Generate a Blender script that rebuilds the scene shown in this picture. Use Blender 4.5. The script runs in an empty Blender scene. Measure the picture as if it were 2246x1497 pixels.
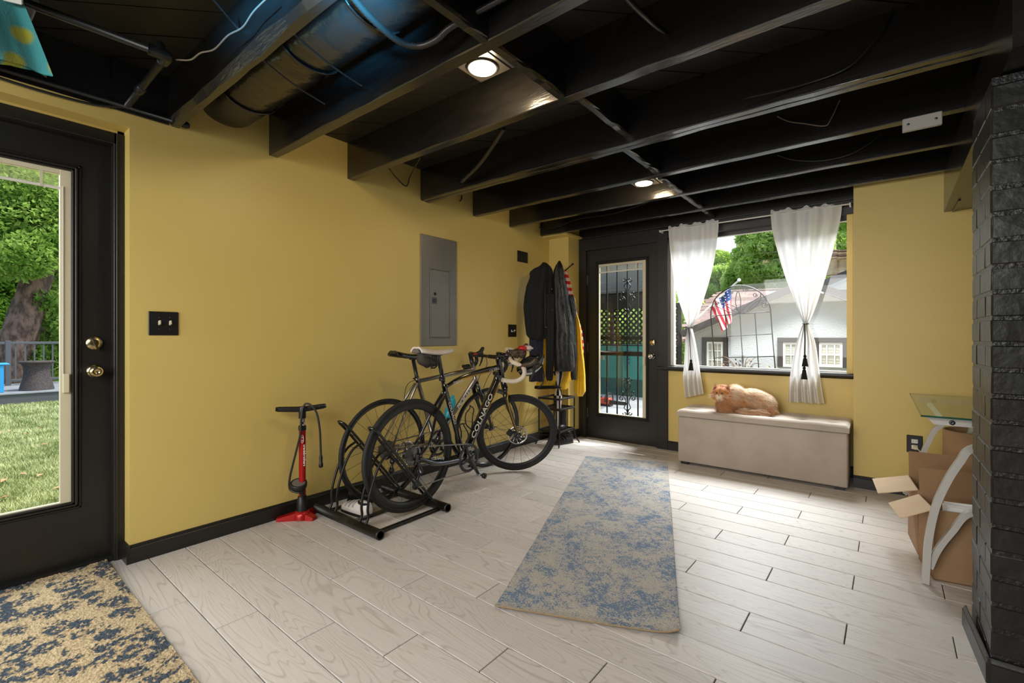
import bpy, math, random
import numpy as np
from mathutils import Vector, Matrix, noise as mnoise
random.seed(7)
S = bpy.context.scene
COL = S.collection
R = math.radians
# ------------------------------------------------------------------ camera, world, sun, area lights, exposure
YAW = 38.35
cam_d = bpy.data.cameras.new('camera'); cam = bpy.data.objects.new('camera', cam_d); COL.objects.link(cam)
cam.location = (0, 0, 1.1); cam.rotation_euler = (R(90), 0, R(YAW))
cam_d.sensor_width = 36; cam_d.lens = 1020 / 2246 * 36; cam_d.shift_y = -10.5 / 2246
cam_d.clip_start = 0.02; cam_d.clip_end = 300
S.camera = cam
S.view_settings.view_transform = 'Standard'; S.view_settings.look = 'None'
S.view_settings.gamma = 1; S.view_settings.use_curve_mapping = False
S.view_settings.exposure = 0.97
S.cycles.use_denoising = True
S.cycles.max_bounces = 10; S.cycles.diffuse_bounces = 5; S.cycles.glossy_bounces = 4
S.cycles.transparent_max_bounces = 16; S.cycles.transmission_bounces = 6
S.cycles.caustics_reflective = False; S.cycles.caustics_refractive = False
S.cycles.sample_clamp_indirect = 6

W = bpy.data.worlds.new('world'); S.world = W; W.use_nodes = True
wn = W.node_tree.nodes; wl = W.node_tree.links
sky = wn.new('ShaderNodeTexSky'); sky.sky_type = 'NISHITA'; sky.sun_disc = False
sky.sun_elevation = R(65); sky.sun_rotation = R(43); sky.air_density = 1.2; sky.dust_density = 2.5; sky.ozone_density = 1.0
wn['Background'].inputs['Strength'].default_value = 0.20
wl.new(sky.outputs[0], wn['Background'].inputs['Color'])

def light(name, kind, loc, target, energy, color=(1, 1, 1), size=1.0, size_y=None, angle=None):
    d = bpy.data.lights.new(name, kind); o = bpy.data.objects.new(name, d); COL.objects.link(o)
    o.location = loc; d.energy = energy; d.color = color
    if target is not None:
        o.rotation_euler = (Vector(target) - Vector(loc)).to_track_quat('-Z', 'Y').to_euler()
    if kind == 'AREA':
        d.shape = 'RECTANGLE' if size_y else 'SQUARE'; d.size = size
        if size_y: d.size_y = size_y
    if kind == 'POINT': d.shadow_soft_size = size
    if kind == 'SUN': d.angle = angle or R(1)
    return o
light('sun', 'SUN', (4, 9, 14), (4 - 0.30, 9 - 0.32, 14 - 0.90), 2.5, (1.0, 0.95, 0.86), angle=R(0.8))
# fill panels added behind the camera to brighten the room, no source seen there
light('rear_fill', 'AREA', (-1.5, -2.9, 1.5), (-0.8, 3.0, 0.9), 47, (1.0, 1.0, 0.98), 2.6, 1.7)
light('rear_top_fill', 'AREA', (-0.7, -1.25, 2.12), (-0.6, 0.7, 0.0), 36, (1.0, 0.99, 0.96), 2.2, 1.0)
# daylight falling through the far window and the glazed doors
light('window_daylight', 'AREA', (-0.9, 6.9, 4.3), (-0.9, 4.0, 0.6), 560, (0.97, 0.98, 1.0), 3.0, 1.8)
light('door_daylight', 'AREA', (-3.75, 0.2, 2.35), (-2.2, 0.9, 0.4), 30, (0.98, 1.0, 0.97), 0.9, 0.7)
# unseen blue spots added out of the frame for the blue glow on the joists
def spot(loc, target, energy, deg):
    o = light('blue_spot', 'SPOT', loc, target, energy, (0.08, 0.50, 1.0)); o.data.spot_size = R(deg); o.data.spot_blend = 1.0; o.data.shadow_soft_size = 0.05; return o
spot((-0.95, -0.35, 2.0), (-1.72, 0.79, 2.64), 560, 42)
spot((-0.90, 0.60, 1.95), (-1.55, 1.00, 2.42), 270, 37)
# ------------------------------------------------------------------ measuring helpers: a sight line meets a real plane
SN, CS = math.sin(R(YAW)), math.cos(R(YAW))
def ray(x, y):
    u = (x - 1123) / 1020.0; v = (738 - y) / 1020.0
    return Vector((u * CS - SN, u * SN + CS, v))
EYE = Vector((0, 0, 1.1))
def onX(x, y, X): r = ray(x, y); return EYE + r * (X / r.x)
def onY(x, y, Y): r = ray(x, y); return EYE + r * (Y / r.y)
def onZ(x, y, Z=0.0): r = ray(x, y); return EYE + r * ((Z - 1.1) / r.z)

def lin(c):
    c = c / 255.0
    return c / 12.92 if c <= 0.04045 else ((c + 0.055) / 1.055) ** 2.4
def rgb(r, g, b): return (lin(r), lin(g), lin(b), 1.0)

# ------------------------------------------------------------------ materials
def nodes(name):
    m = bpy.data.materials.new(name); m.use_nodes = True
    nt = m.node_tree; return m, nt, nt.nodes['Principled BSDF']
def mat(name, col, rough=0.5, metal=0.0, col2=None, scale=8.0, stretch=(1, 1, 1), bump=0.0, bscale=None, detail=4.0, ramp=(0.35, 0.65), spec=None, coat=0.0, trans=0.0, emit=None, sheen=0.0, bdist=0.01):
    m, nt, p = nodes(name); N = nt.nodes; L = nt.links
    p.inputs['Base Color'].default_value = col; p.inputs['Roughness'].default_value = rough; p.inputs['Metallic'].default_value = metal
    if spec is not None: p.inputs['Specular IOR Level'].default_value = spec
    if coat: p.inputs['Coat Weight'].default_value = coat; p.inputs['Coat Roughness'].default_value = 0.1
    if trans: p.inputs['Transmission Weight'].default_value = trans
    if sheen: p.inputs['Sheen Weight'].default_value = sheen
    if emit: p.inputs['Emission Color'].default_value = emit[0]; p.inputs['Emission Strength'].default_value = emit[1]
    if col2 is not None or bump:
        tc = N.new('ShaderNodeTexCoord'); mp = N.new('ShaderNodeMapping'); mp.inputs['Scale'].default_value = stretch
        L.new(tc.outputs['Object'], mp.inputs['Vector'])
    if col2 is not None:
        n = N.new('ShaderNodeTexNoise'); n.inputs['Scale'].default_value = scale; n.inputs['Detail'].default_value = detail
        L.new(mp.outputs[0], n.inputs['Vector'])
        cr = N.new('ShaderNodeValToRGB'); cr.color_ramp.elements[0].position = ramp[0]; cr.color_ramp.elements[1].position = ramp[1]
        cr.color_ramp.elements[0].color = col; cr.color_ramp.elements[1].color = col2
        L.new(n.outputs['Fac'], cr.inputs[0]); L.new(cr.outputs[0], p.inputs['Base Color'])
    if bump:
        b = N.new('ShaderNodeTexNoise'); b.inputs['Scale'].default_value = bscale or scale; b.inputs['Detail'].default_value = 5
        L.new(mp.outputs[0], b.inputs['Vector'])
        bp = N.new('ShaderNodeBump'); bp.inputs['Strength'].default_value = bump; bp.inputs['Distance'].default_value = bdist
        L.new(b.outputs['Fac'], bp.inputs['Height']); L.new(bp.outputs[0], p.inputs['Normal'])
    return m
def glass_mat(name, tint=(1, 1, 1, 1), refl=1.0):
    m = bpy.data.materials.new(name); m.use_nodes = True; nt = m.node_tree; N = nt.nodes; L = nt.links
    for n in list(N): N.remove(n)
    out = N.new('ShaderNodeOutputMaterial'); mx = N.new('ShaderNodeMixShader'); tr = N.new('ShaderNodeBsdfTransparent'); gl = N.new('ShaderNodeBsdfGlossy')
    fr = N.new('ShaderNodeFresnel'); fr.inputs['IOR'].default_value = 1.45
    mu = N.new('ShaderNodeMath'); mu.operation = 'MULTIPLY'; mu.inputs[1].default_value = refl
    tr.inputs['Color'].default_value = tint; gl.inputs['Roughness'].default_value = 0.02
    ge = N.new('ShaderNodeNewGeometry'); bf = N.new('ShaderNodeMath'); bf.operation = 'SUBTRACT'; bf.inputs[0].default_value = 1.0; L.new(ge.outputs['Backfacing'], bf.inputs[1])
    m2 = N.new('ShaderNodeMath'); m2.operation = 'MULTIPLY'; L.new(fr.outputs[0], mu.inputs[0]); L.new(mu.outputs[0], m2.inputs[0]); L.new(bf.outputs[0], m2.inputs[1]); L.new(m2.outputs[0], mx.inputs[0]); L.new(tr.outputs[0], mx.inputs[1]); L.new(gl.outputs[0], mx.inputs[2]); L.new(mx.outputs[0], out.inputs[0])
    return m

M = {}
M['yellow'] = mat('yellow wall paint', rgb(217, 192, 113), 0.42, col2=rgb(213, 187, 108), scale=1.2, bump=0.05, bscale=220, bdist=0.002)
M['black_wood'] = mat('black gloss paint on rough timber', (0.0095, 0.009, 0.0085, 1), 0.20, spec=1.0, col2=(0.014, 0.0125, 0.012, 1), scale=6, stretch=(1, 5, 5), bump=0.22, bscale=22, bdist=0.004)
M['black_board'] = mat('black paint on boards', (0.013, 0.011, 0.0095, 1), 0.5, col2=(0.020, 0.017, 0.013, 1), scale=5, bump=0.3, bscale=14)
M['black_trim'] = mat('black satin trim paint', rgb(30, 28, 25), 0.36, col2=rgb(33, 31, 27), scale=5, bump=0.06, bscale=60)
M['black_brick'] = mat('black gloss paint on brick', (0.009, 0.0085, 0.0085, 1), 0.38, spec=0.45, bump=0.6, bscale=18, bdist=0.006)
M['black_mortar'] = mat('black paint on rough mortar', (0.009, 0.0085, 0.0085, 1), 0.38, spec=0.45, bump=0.45, bscale=60, bdist=0.01)
M['black_plastic'] = mat('black plastic', (0.008, 0.008, 0.008, 1), 0.42)
M['black_gloss'] = mat('gloss black enamel', (0.008, 0.008, 0.009, 1), 0.16, coat=0.6)
M['black_metal'] = mat('black powder coated metal', (0.016, 0.016, 0.017, 1), 0.36, metal=0.3)
M['rack_metal'] = mat('worn black tube', rgb(30, 28, 25), 0.4, metal=0.4, col2=rgb(58, 54, 46), scale=14, ramp=(0.5, 0.8), bump=0.1)
M['rubber'] = mat('tyre rubber', (0.008, 0.008, 0.0075, 1), 0.66, bump=0.2, bscale=90)
M['carbon'] = mat('matt carbon rim', (0.009, 0.009, 0.010, 1), 0.42)
M['frame_black'] = mat('gloss black frame paint', (0.010, 0.0095, 0.010, 1), 0.14, coat=0.8)
M['gold'] = mat('gold frame paint', rgb(178, 140, 48), 0.28, metal=0.6)
M['titanium'] = mat('brushed titanium', rgb(150, 143, 134), 0.32, metal=1.0)
M['chrome'] = mat('polished metal', rgb(205, 203, 200), 0.18, metal=1.0)
M['steel'] = mat('bare steel', rgb(150, 148, 146), 0.32, metal=1.0)
M['dark_steel'] = mat('dark anodised steel', rgb(74, 74, 78), 0.35, metal=0.9)
M['brass'] = mat('satin nickel brass', rgb(196, 178, 138), 0.24, metal=1.0)
M['white_paint'] = mat('white paint', rgb(225, 222, 215), 0.45)
M['cream'] = mat('cream vinyl', rgb(214, 205, 176), 0.5)
M['white_leather'] = mat('white saddle leather', rgb(224, 214, 206), 0.4, bump=0.1, bscale=160)
M['white_letter'] = mat('white lettering', rgb(222, 216, 208), 0.45)
M['grey_letter'] = mat('grey lettering', rgb(95, 95, 97), 0.5)
M['panel_grey'] = mat('grey enamel', rgb(112, 110, 106), 0.33, col2=rgb(104, 102, 99), scale=3, metal=0.15)
M['red_paint'] = mat('red anodised metal', rgb(168, 18, 16), 0.3, metal=0.25)
M['red_plastic'] = mat('red plastic', rgb(190, 30, 28), 0.4)
M['cloth_black'] = mat('black fleece cloth', (0.007, 0.007, 0.0075, 1), 0.9, bump=0.4, bscale=55)
M['cloth_shell'] = mat('black nylon shell', (0.008, 0.0078, 0.0085, 1), 0.5, bump=0.5, bscale=24, bdist=0.02)
M['cloth_navy'] = mat('navy cloth', rgb(28, 30, 46), 0.85, bump=0.3, bscale=60)
M['cloth_yellow'] = mat('yellow raincoat cloth', rgb(236, 188, 34), 0.5, bump=0.5, bscale=22, bdist=0.02)
M['brown_leather'] = mat('brown rubber hood', rgb(70, 56, 42), 0.45, bump=0.1, bscale=120)
M['bar_tape'] = mat('cream bar tape', rgb(222, 208, 188), 0.55, bump=0.2, bscale=90)
M['teal_plastic'] = mat('turquoise plastic', rgb(40, 168, 190), 0.35, trans=0.15)
M['nylon_grey'] = mat('dark grey nylon', rgb(58, 53, 46), 0.7, bump=0.3, bscale=120)
M['card'] = mat('brown cardboard', rgb(158, 124, 90), 0.85, col2=rgb(148, 115, 82), scale=5, bump=0.1, bscale=60)
M['card_in'] = mat('cardboard flap face', rgb(205, 178, 146), 0.85, col2=rgb(212, 186, 154), scale=6)
M['paper'] = mat('white paper', rgb(228, 226, 224), 0.8)
M['silver'] = mat('silver powder coat', rgb(190, 186, 180), 0.4, metal=0.35)
M['glass'] = glass_mat('window glass', (0.97, 0.985, 0.975, 1))
M['glass_desk'] = glass_mat('desk glass', (0.80, 0.90, 0.84, 1), 1.3)
M['glass_edge'] = mat('green glass edge', rgb(40, 82, 66), 0.15)
M['velvet'] = mat('pale taupe velvet', rgb(186, 172, 158), 0.85, col2=rgb(174, 159, 145), scale=4.0, bump=0.12, bscale=120, sheen=0.4)
M['bulb'] = mat('lit lamp lens', (1, 0.93, 0.8, 1), 0.5, emit=((1.0, 0.80, 0.52, 1), 26.0))
M['lamp_trim'] = mat('black lamp trim', (0.015, 0.013, 0.012, 1), 0.4)
M['conduit'] = mat('black painted flexible conduit', (0.022, 0.019, 0.016, 1), 0.36)
M['foil'] = mat('black painted duct foil', (0.016, 0.015, 0.014, 1), 0.22, spec=0.8, bump=0.4, bscale=9, stretch=(1.6, 1, 1), bdist=0.02)
M['cable'] = mat('black cable', (0.02, 0.018, 0.017, 1), 0.4)
M['grey_cable'] = mat('grey cable', rgb(120, 112, 98), 0.45)
M['sensor_white'] = mat('grey white plastic', rgb(170, 164, 158), 0.45)

# ------------------------------------------------------------------ mesh builder
class MB:
    def __init__(s): s.v = []; s.f = []; s.mi = []; s.sm = []; s.mats = []
    def _m(s, m):
        if m is None: m = s.mats[0] if s.mats else None
        if m not in s.mats: s.mats.append(m)
        return s.mats.index(m)
    def add(s, vs, fs, m=None, smooth=False):
        i = len(s.v); s.v += [tuple(v) for v in vs]; k = s._m(m)
        for f in fs: s.f.append(tuple(a + i for a in f)); s.mi.append(k); s.sm.append(smooth)
        return s
    def box(s, a, b, m=None, ch=0.0, rot=None):
        x0, y0, z0 = [min(a[i], b[i]) for i in range(3)]; x1, y1, z1 = [max(a[i], b[i]) for i in range(3)]
        if ch <= 0:
            vs = [(x0, y0, z0), (x1, y0, z0), (x1, y1, z0), (x0, y1, z0), (x0, y0, z1), (x1, y0, z1), (x1, y1, z1), (x0, y1, z1)]
            fs = [(0, 3, 2, 1), (4, 5, 6, 7), (0, 1, 5, 4), (1, 2, 6, 5), (2, 3, 7, 6), (3, 0, 4, 7)]
        else:
            c = min(ch, (x1 - x0) / 2.01, (y1 - y0) / 2.01, (z1 - z0) / 2.01)
            vs = []; idx = {}
            lo = (x0, y0, z0); hi = (x1, y1, z1)
            for cx in (0, 1):
                for cy in (0, 1):
                    for cz in (0, 1):
                        cc = (cx, cy, cz)
                        for ax in range(3):
                            p = []
                            for k in range(3):
                                base = hi[k] if cc[k] else lo[k]
                                p.append(base if k == ax else base + (-c if cc[k] else c))
                            idx[(cc, ax)] = len(vs); vs.append(tuple(p))
            fs = []
            for ax in range(3):
                o1, o2 = (ax + 1) % 3, (ax + 2) % 3
                for sd in (0, 1):
                    q = []
                    for (a1, a2) in ((0, 0), (1, 0), (1, 1), (0, 1)):
                        cc = [0, 0, 0]; cc[ax] = sd; cc[o1] = a1; cc[o2] = a2
                        q.append(idx[(tuple(cc), ax)])
                    fs.append(tuple(q if sd else q[::-1]))
            for ax in range(3):
                o1, o2 = (ax + 1) % 3, (ax + 2) % 3
                for a1 in (0, 1):
                    for a2 in (0, 1):
                        c0 = [0, 0, 0]; c1 = [0, 0, 0]; c0[ax] = 0; c1[ax] = 1
                        for cc in (c0, c1): cc[o1] = a1; cc[o2] = a2
                        q = (idx[(tuple(c0), o1)], idx[(tuple(c1), o1)], idx[(tuple(c1), o2)], idx[(tuple(c0), o2)])
                        fs.append(q if (a1 == a2) else q[::-1])
            for cx in (0, 1):
                for cy in (0, 1):
                    for cz in (0, 1):
                        cc = (cx, cy, cz); q = tuple(idx[(cc, k)] for k in range(3))
                        fs.append(q if (cx + cy + cz) % 2 else q[::-1])
        if rot is not None:
            cen = Vector(((x0 + x1) / 2, (y0 + y1) / 2, (z0 + z1) / 2))
            vs = [tuple(cen + rot @ (Vector(v) - cen)) for v in vs]
        return s.add(vs, fs, m)
    def obox(s, c, ex, ey, ez, m=None, ch=0.0):
        """box about centre c with half-axis vectors"""
        c, ex, ey, ez = Vector(c), Vector(ex), Vector(ey), Vector(ez)
        t = MB(); t.box((-ex.length, -ey.length, -ez.length), (ex.length, ey.length, ez.length), m, ch)
        a, b, d = ex.normalized(), ey.normalized(), ez.normalized()
        return s.add([c + a * v[0] + b * v[1] + d * v[2] for v in t.v], t.f, m)
    def tube(s, pts, r, m=None, n=8, caps=True, closed=False, flat=None):
        pts = [Vector(p) for p in pts]; k = len(pts)
        rs = r if isinstance(r, (list, tuple)) else [r] * k
        rs = [rs[min(len(rs) - 1, int(i * len(rs) / k))] if len(rs) != k else rs[i] for i in range(k)]
        vs = []; up = None
        for i, p in enumerate(pts):
            if closed: t = pts[(i + 1) % k] - pts[i - 1]
            else: t = pts[min(i + 1, k - 1)] - pts[max(i - 1, 0)]
            if t.length < 1e-9: t = Vector((0, 0, 1))
            t.normalize()
            if up is None:
                up = Vector((0, 0, 1)) if abs(t.z) < 0.9 else Vector((1, 0, 0))
            up = (up - t * up.dot(t))
            if up.length < 1e-6: up = t.orthogonal()
            up.normalize(); sd = t.cross(up)
            for j in range(n):
                a = 2 * math.pi * j / n
                q = up * math.cos(a) * rs[i] + sd * math.sin(a) * rs[i]
                if flat is not None:
                    ax = Vector(flat[0]).normalized(); q = q - ax * q.dot(ax) * (1 - flat[1])
                vs.append(p + q)
        fs = []
        for i in range(k if closed else k - 1):
            a, b = i * n, ((i + 1) % k) * n
            for j in range(n): fs.append((a + j, b + j, b + (j + 1) % n, a + (j + 1) % n))
        fs = [f[::-1] for f in fs]
        s.add(vs, fs, m, True)
        if caps and not closed:
            i = len(s.v) - n * k
            mk = s._m(m)
            s.f.append(tuple(i + j for j in range(n))); s.mi.append(mk); s.sm.append(False)
            s.f.append(tuple(i + (k - 1) * n + j for j in range(n))[::-1]); s.mi.append(mk); s.sm.append(False)
        return s
    def cyl(s, a, b, r, m=None, n=16, r2=None): return s.tube([a, b], [r, r if r2 is None else r2], m, n)
    def lathe(s, c, axis, prof, m=None, n=20, smooth=True):
        """prof: list of (radius, height along axis)"""
        c = Vector(c); ax = Vector(axis).normalized(); u = ax.orthogonal().normalized(); w = ax.cross(u)
        vs = []
        for (r, h) in prof:
            for j in range(n):
                a = 2 * math.pi * j / n
                vs.append(c + ax * h + (u * math.cos(a) + w * math.sin(a)) * max(r, 1e-5))
        fs = []
        for i in range(len(prof) - 1):
            for j in range(n):
                fs.append((i * n + j, i * n + (j + 1) % n, (i + 1) * n + (j + 1) % n, (i + 1) * n + j))
        s.add(vs, fs, m, smooth)
        return s
    def ell(s, c, r, m=None, nu=14, nv=9, fn=None, rot=None):
        vs = []
        for i in range(nv + 1):
            th = math.pi * i / nv
            for j in range(nu):
                ph = 2 * math.pi * j / nu
                d = Vector((math.sin(th) * math.cos(ph), math.sin(th) * math.sin(ph), math.cos(th)))
                q = Vector((d.x * r[0], d.y * r[1], d.z * r[2]))
                if fn: q = fn(q, d)
                if rot is not None: q = rot @ q
                vs.append(Vector(c) + q)
        fs = []
        for i in range(nv):
            for j in range(nu):
                fs.append((i * nu + j, (i + 1) * nu + j, (i + 1) * nu + (j + 1) % nu, i * nu + (j + 1) % nu))
        return s.add(vs, fs, m, True)
    def prism(s, poly, d, m=None, smooth=False):
        """extrude a 3-D polygon by vector d"""
        poly = [Vector(p) for p in poly]; d = Vector(d); n = len(poly)
        vs = poly + [p + d for p in poly]
        fs = [tuple(range(n))[::-1], tuple(range(n, 2 * n))]
        fs += [(i, (i + 1) % n, n + (i + 1) % n, n + i) for i in range(n)]
        nrm = sum(((poly[i] - poly[0]).cross(poly[(i + 1) % n] - poly[0]) for i in range(1, n)), Vector())
        if nrm.dot(d) < 0: fs = [f[::-1] for f in fs]
        return s.add(vs, fs, m, smooth)
    def grid(s, rows, m=None, smooth=True, closed=False):
        n = len(rows[0]); vs = [p for r in rows for p in r]; fs = []
        for i in range(len(rows) - 1):
            for j in range(n if closed else n - 1):
                k = (j + 1) % n
                fs.append((i * n + j, i * n + k, (i + 1) * n + k, (i + 1) * n + j))
        return s.add(vs, fs, m, smooth)
    def mesh(s, name, base=(0, 0, 0)):
        me = bpy.data.meshes.new(name); b = Vector(base)
        me.from_pydata([Vector(v) - b for v in s.v], [], s.f)
        for m in s.mats:
            if m is not None: me.materials.append(m)
        me.polygons.foreach_set('material_index', s.mi); me.polygons.foreach_set('use_smooth', s.sm)
        me.update(); return me
    def build(s, name, parent=None, base=None, label=None, cat=None, group=None, kind=None, mat=None):
        if base is None: base = BASE.get(parent.name, (0, 0, 0)) if parent else (0, 0, 0)
        if mat is not None and s.mats == [None]: s.mats = [mat]
        o = bpy.data.objects.new(name, s.mesh(name, base)); COL.objects.link(o)
        if parent: o.parent = parent
        else: o.location = base
        BASE[o.name] = tuple(base)
        tag(o, label, cat, group, kind); return o
BASE = {}
def tag(o, label=None, cat=None, group=None, kind=None):
    if label: o['label'] = label
    if cat: o['category'] = cat
    if group: o['group'] = group
    if kind: o['kind'] = kind
    return o
def thing(name, loc, label, cat, group=None):
    o = bpy.data.objects.new(name, None); COL.objects.link(o); o.location = loc; o.empty_display_size = 0.1
    BASE[o.name] = tuple(loc); return tag(o, label, cat, group)
def spline(pts, k=6):
    """Catmull-Rom through points"""
    P = [Vector(p) for p in pts]; P = [P[0] * 2 - P[1]] + P + [P[-1] * 2 - P[-2]]; out = []
    for i in range(1, len(P) - 2):
        a, b, c, d = P[i - 1], P[i], P[i + 1], P[i + 2]
        for j in range(k):
            t = j / k
            out.append(0.5 * ((2 * b) + (c - a) * t + (2 * a - 5 * b + 4 * c - d) * t * t + (3 * b - a - 3 * c + d) * t ** 3))
    out.append(P[-2]); return out
def text_part(body, size, origin, xdir, ydir, m, parent, name='lettering', extrude=0.0006, align='LEFT', bold=0.0, squeeze=1.0):
    cu = bpy.data.curves.new('text', 'FONT'); cu.body = body; cu.size = size; cu.extrude = extrude; cu.align_x = align; cu.offset = bold; cu.resolution_u = 3
    tmp = bpy.data.objects.new('text', cu); COL.objects.link(tmp)
    bpy.context.view_layer.update()
    me = bpy.data.meshes.new_from_object(tmp.evaluated_get(bpy.context.evaluated_depsgraph_get()))
    bpy.data.objects.remove(tmp); bpy.data.curves.remove(cu)
    xd = Vector(xdir).normalized(); yd = Vector(ydir); yd = (yd - xd * yd.dot(xd)).normalized(); zd = xd.cross(yd)
    base = Vector(BASE.get(parent.name, (0, 0, 0))) if parent else Vector()
    for v in me.vertices:
        c = v.co.copy(); v.co = Vector(origin) + xd * c.x * squeeze + yd * c.y + zd * c.z - base
    me.materials.clear(); me.materials.append(m); me.update()
    o = bpy.data.objects.new(name, me); COL.objects.link(o)
    if parent: o.parent = parent
    BASE[o.name] = tuple(base); return o
def clip_poly(poly, x0, x1, y0, y1):
    def cut(P, f, inter):
        out = []
        for i in range(len(P)):
            a, b = P[i - 1], P[i]
            if f(b):
                if not f(a): out.append(inter(a, b))
                out.append(b)
            elif f(a): out.append(inter(a, b))
        return out
    def ix(v): return lambda a, b: (v, a[1] + (b[1] - a[1]) * (v - a[0]) / (b[0] - a[0]))
    def iy(v): return lambda a, b: (a[0] + (b[0] - a[0]) * (v - a[1]) / (b[1] - a[1]), v)
    for f, g in ((lambda p: p[0] >= x0, ix(x0)), (lambda p: p[0] <= x1, ix(x1)), (lambda p: p[1] >= y0, iy(y0)), (lambda p: p[1] <= y1, iy(y1))):
        if poly: poly = cut(poly, f, g)
    return poly
# ------------------------------------------------------------------ floor of pale wood-look planks
def plank_material():
    m, nt, p = nodes('pale wood-look plank'); N = nt.nodes; L = nt.links
    tc = N.new('ShaderNodeTexCoord'); oi = N.new('ShaderNodeObjectInfo')
    vm = N.new('ShaderNodeVectorMath'); vm.operation = 'MULTIPLY_ADD'; vm.inputs[1].default_value = (37.0, 91.0, 13.0)
    L.new(oi.outputs['Random'], vm.inputs[0]); L.new(tc.outputs['Object'], vm.inputs[2])
    mp = N.new('ShaderNodeMapping'); mp.inputs['Scale'].default_value = (1.1, 7.5, 1); L.new(vm.outputs[0], mp.inputs[0])
    n1 = N.new('ShaderNodeTexNoise'); n1.inputs['Scale'].default_value = 0.9; n1.inputs['Detail'].default_value = 1.6; n1.inputs['Distortion'].default_value = 0.7; L.new(mp.outputs[0], n1.inputs[0])
    mu = N.new('ShaderNodeMath'); mu.operation = 'MULTIPLY'; mu.inputs[1].default_value = 24; L.new(n1.outputs['Fac'], mu.inputs[0])
    pp = N.new('ShaderNodeMath'); pp.operation = 'PINGPONG'; pp.inputs[1].default_value = 0.5; L.new(mu.outputs[0], pp.inputs[0])
    r1 = N.new('ShaderNodeValToRGB'); r1.color_ramp.elements[0].position = 0.0; r1.color_ramp.elements[1].position = 0.16
    r1.color_ramp.elements[0].color = (0.55, 0.55, 0.55, 1); r1.color_ramp.elements[1].color = (0, 0, 0, 1); L.new(pp.outputs[0], r1.inputs[0])
    mp2 = N.new('ShaderNodeMapping'); mp2.inputs['Scale'].default_value = (2.2, 60, 1); L.new(vm.outputs[0], mp2.inputs[0])
    n2 = N.new('ShaderNodeTexNoise'); n2.inputs['Scale'].default_value = 3; n2.inputs['Detail'].default_value = 4; L.new(mp2.outputs[0], n2.inputs[0])
    mp3 = N.new('ShaderNodeMapping'); mp3.inputs['Scale'].default_value = (1.5, 4, 1); L.new(vm.outputs[0], mp3.inputs[0])
    n3 = N.new('ShaderNodeTexNoise'); n3.inputs['Scale'].default_value = 2.2; n3.inputs['Detail'].default_value = 2; L.new(mp3.outputs[0], n3.inputs[0])
    fac = N.new('ShaderNodeMath'); fac.operation = 'MULTIPLY'; L.new(r1.outputs[0], fac.inputs[0]); L.new(n3.outputs['Fac'], fac.inputs[1])
    f2 = N.new('ShaderNodeMath'); f2.operation = 'MULTIPLY_ADD'; f2.inputs[1].default_value = 0.34; L.new(n2.outputs['Fac'], f2.inputs[0]); L.new(fac.outputs[0], f2.inputs[2])
    mx = N.new('ShaderNodeMix'); mx.data_type = 'RGBA'
    mx.inputs[6].default_value = rgb(214, 208, 203); mx.inputs[7].default_value = rgb(140, 126, 112)
    L.new(f2.outputs[0], mx.inputs[0])
    hs = N.new('ShaderNodeHueSaturation'); mr = N.new('ShaderNodeMapRange'); mr.inputs[3].default_value = 0.93; mr.inputs[4].default_value = 1.05
    L.new(oi.outputs['Random'], mr.inputs[0]); L.new(mr.outputs[0], hs.inputs['Value']); L.new(mx.outputs[2], hs.inputs['Color']); L.new(hs.outputs[0], p.inputs['Base Color'])
    p.inputs['Roughness'].default_value = 0.40
    bp = N.new('ShaderNodeBump'); bp.inputs['Strength'].default_value = 0.12; bp.inputs['Distance'].default_value = 0.002
    L.new(n2.outputs['Fac'], bp.inputs['Height']); L.new(bp.outputs[0], p.inputs['Normal'])
    return m
M['plank'] = plank_material()
M['grout'] = mat('dark plank joint', rgb(58, 52, 46), 0.8)
floor = MB().box((-3.1, -3.2, -0.12), (3.0, 4.62, -0.006), M['grout']).build('floor', kind='structure')
PL, PWD, PITCH = 0.92, 0.1545, R(-0.8)
def plank_mesh(w, d): return MB().box((0, -d / 2, -0.014), (w, d / 2, 0), M['plank'], 0.0016).mesh('plank')
full = plank_mesh(PL - 0.0034, PWD - 0.0036)
rot = Matrix.Rotation(PITCH, 3, 'Z'); piv = Vector((-0.709, 2.285, 0))
for r_ in range(-21, 16):
    start = (-0.709 + 0.3067 * r_)
    k0 = math.floor((-3.02 - start) / PL)
    for k in range(k0, k0 + 6):
        x0 = start + PL * k; x1 = x0 + PL
        y = 2.285 + PWD * r_
        lo = -3.02 if y < 0.6 else -2.86
        if x0 > 1.15: continue
        me = full; a, b = x0, x1
        if x0 < lo: a = lo
        if y > 4.45: continue
        if b - a < 0.03: continue
        if a != x0: me = plank_mesh(b - a - 0.0034, PWD - 0.0036)
        o = bpy.data.objects.new('plank', me); COL.objects.link(o); o.parent = floor
        o.location = piv + rot @ (Vector((a, y, 0)) - piv); o.rotation_euler = (0, 0, PITCH)

# ------------------------------------------------------------------ walls
Y = M['yellow']; BT = M['black_trim']
def struct(name, mb): return mb.build(name, kind='structure')
wl_ = MB().box((-3.1, 0.6186, -0.1), (-2.857, 4.27, 2.43), Y)
struct('wall_left', wl_)
# corner return beside the far door, with the soffit above the coats
struct('wall_corner', MB().box((-3.1, 4.27, -0.1), (-2.61, 4.66, 2.43), Y).box((-2.857, 4.15, 2.168), (-2.56, 4.5, 2.19), Y))
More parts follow.
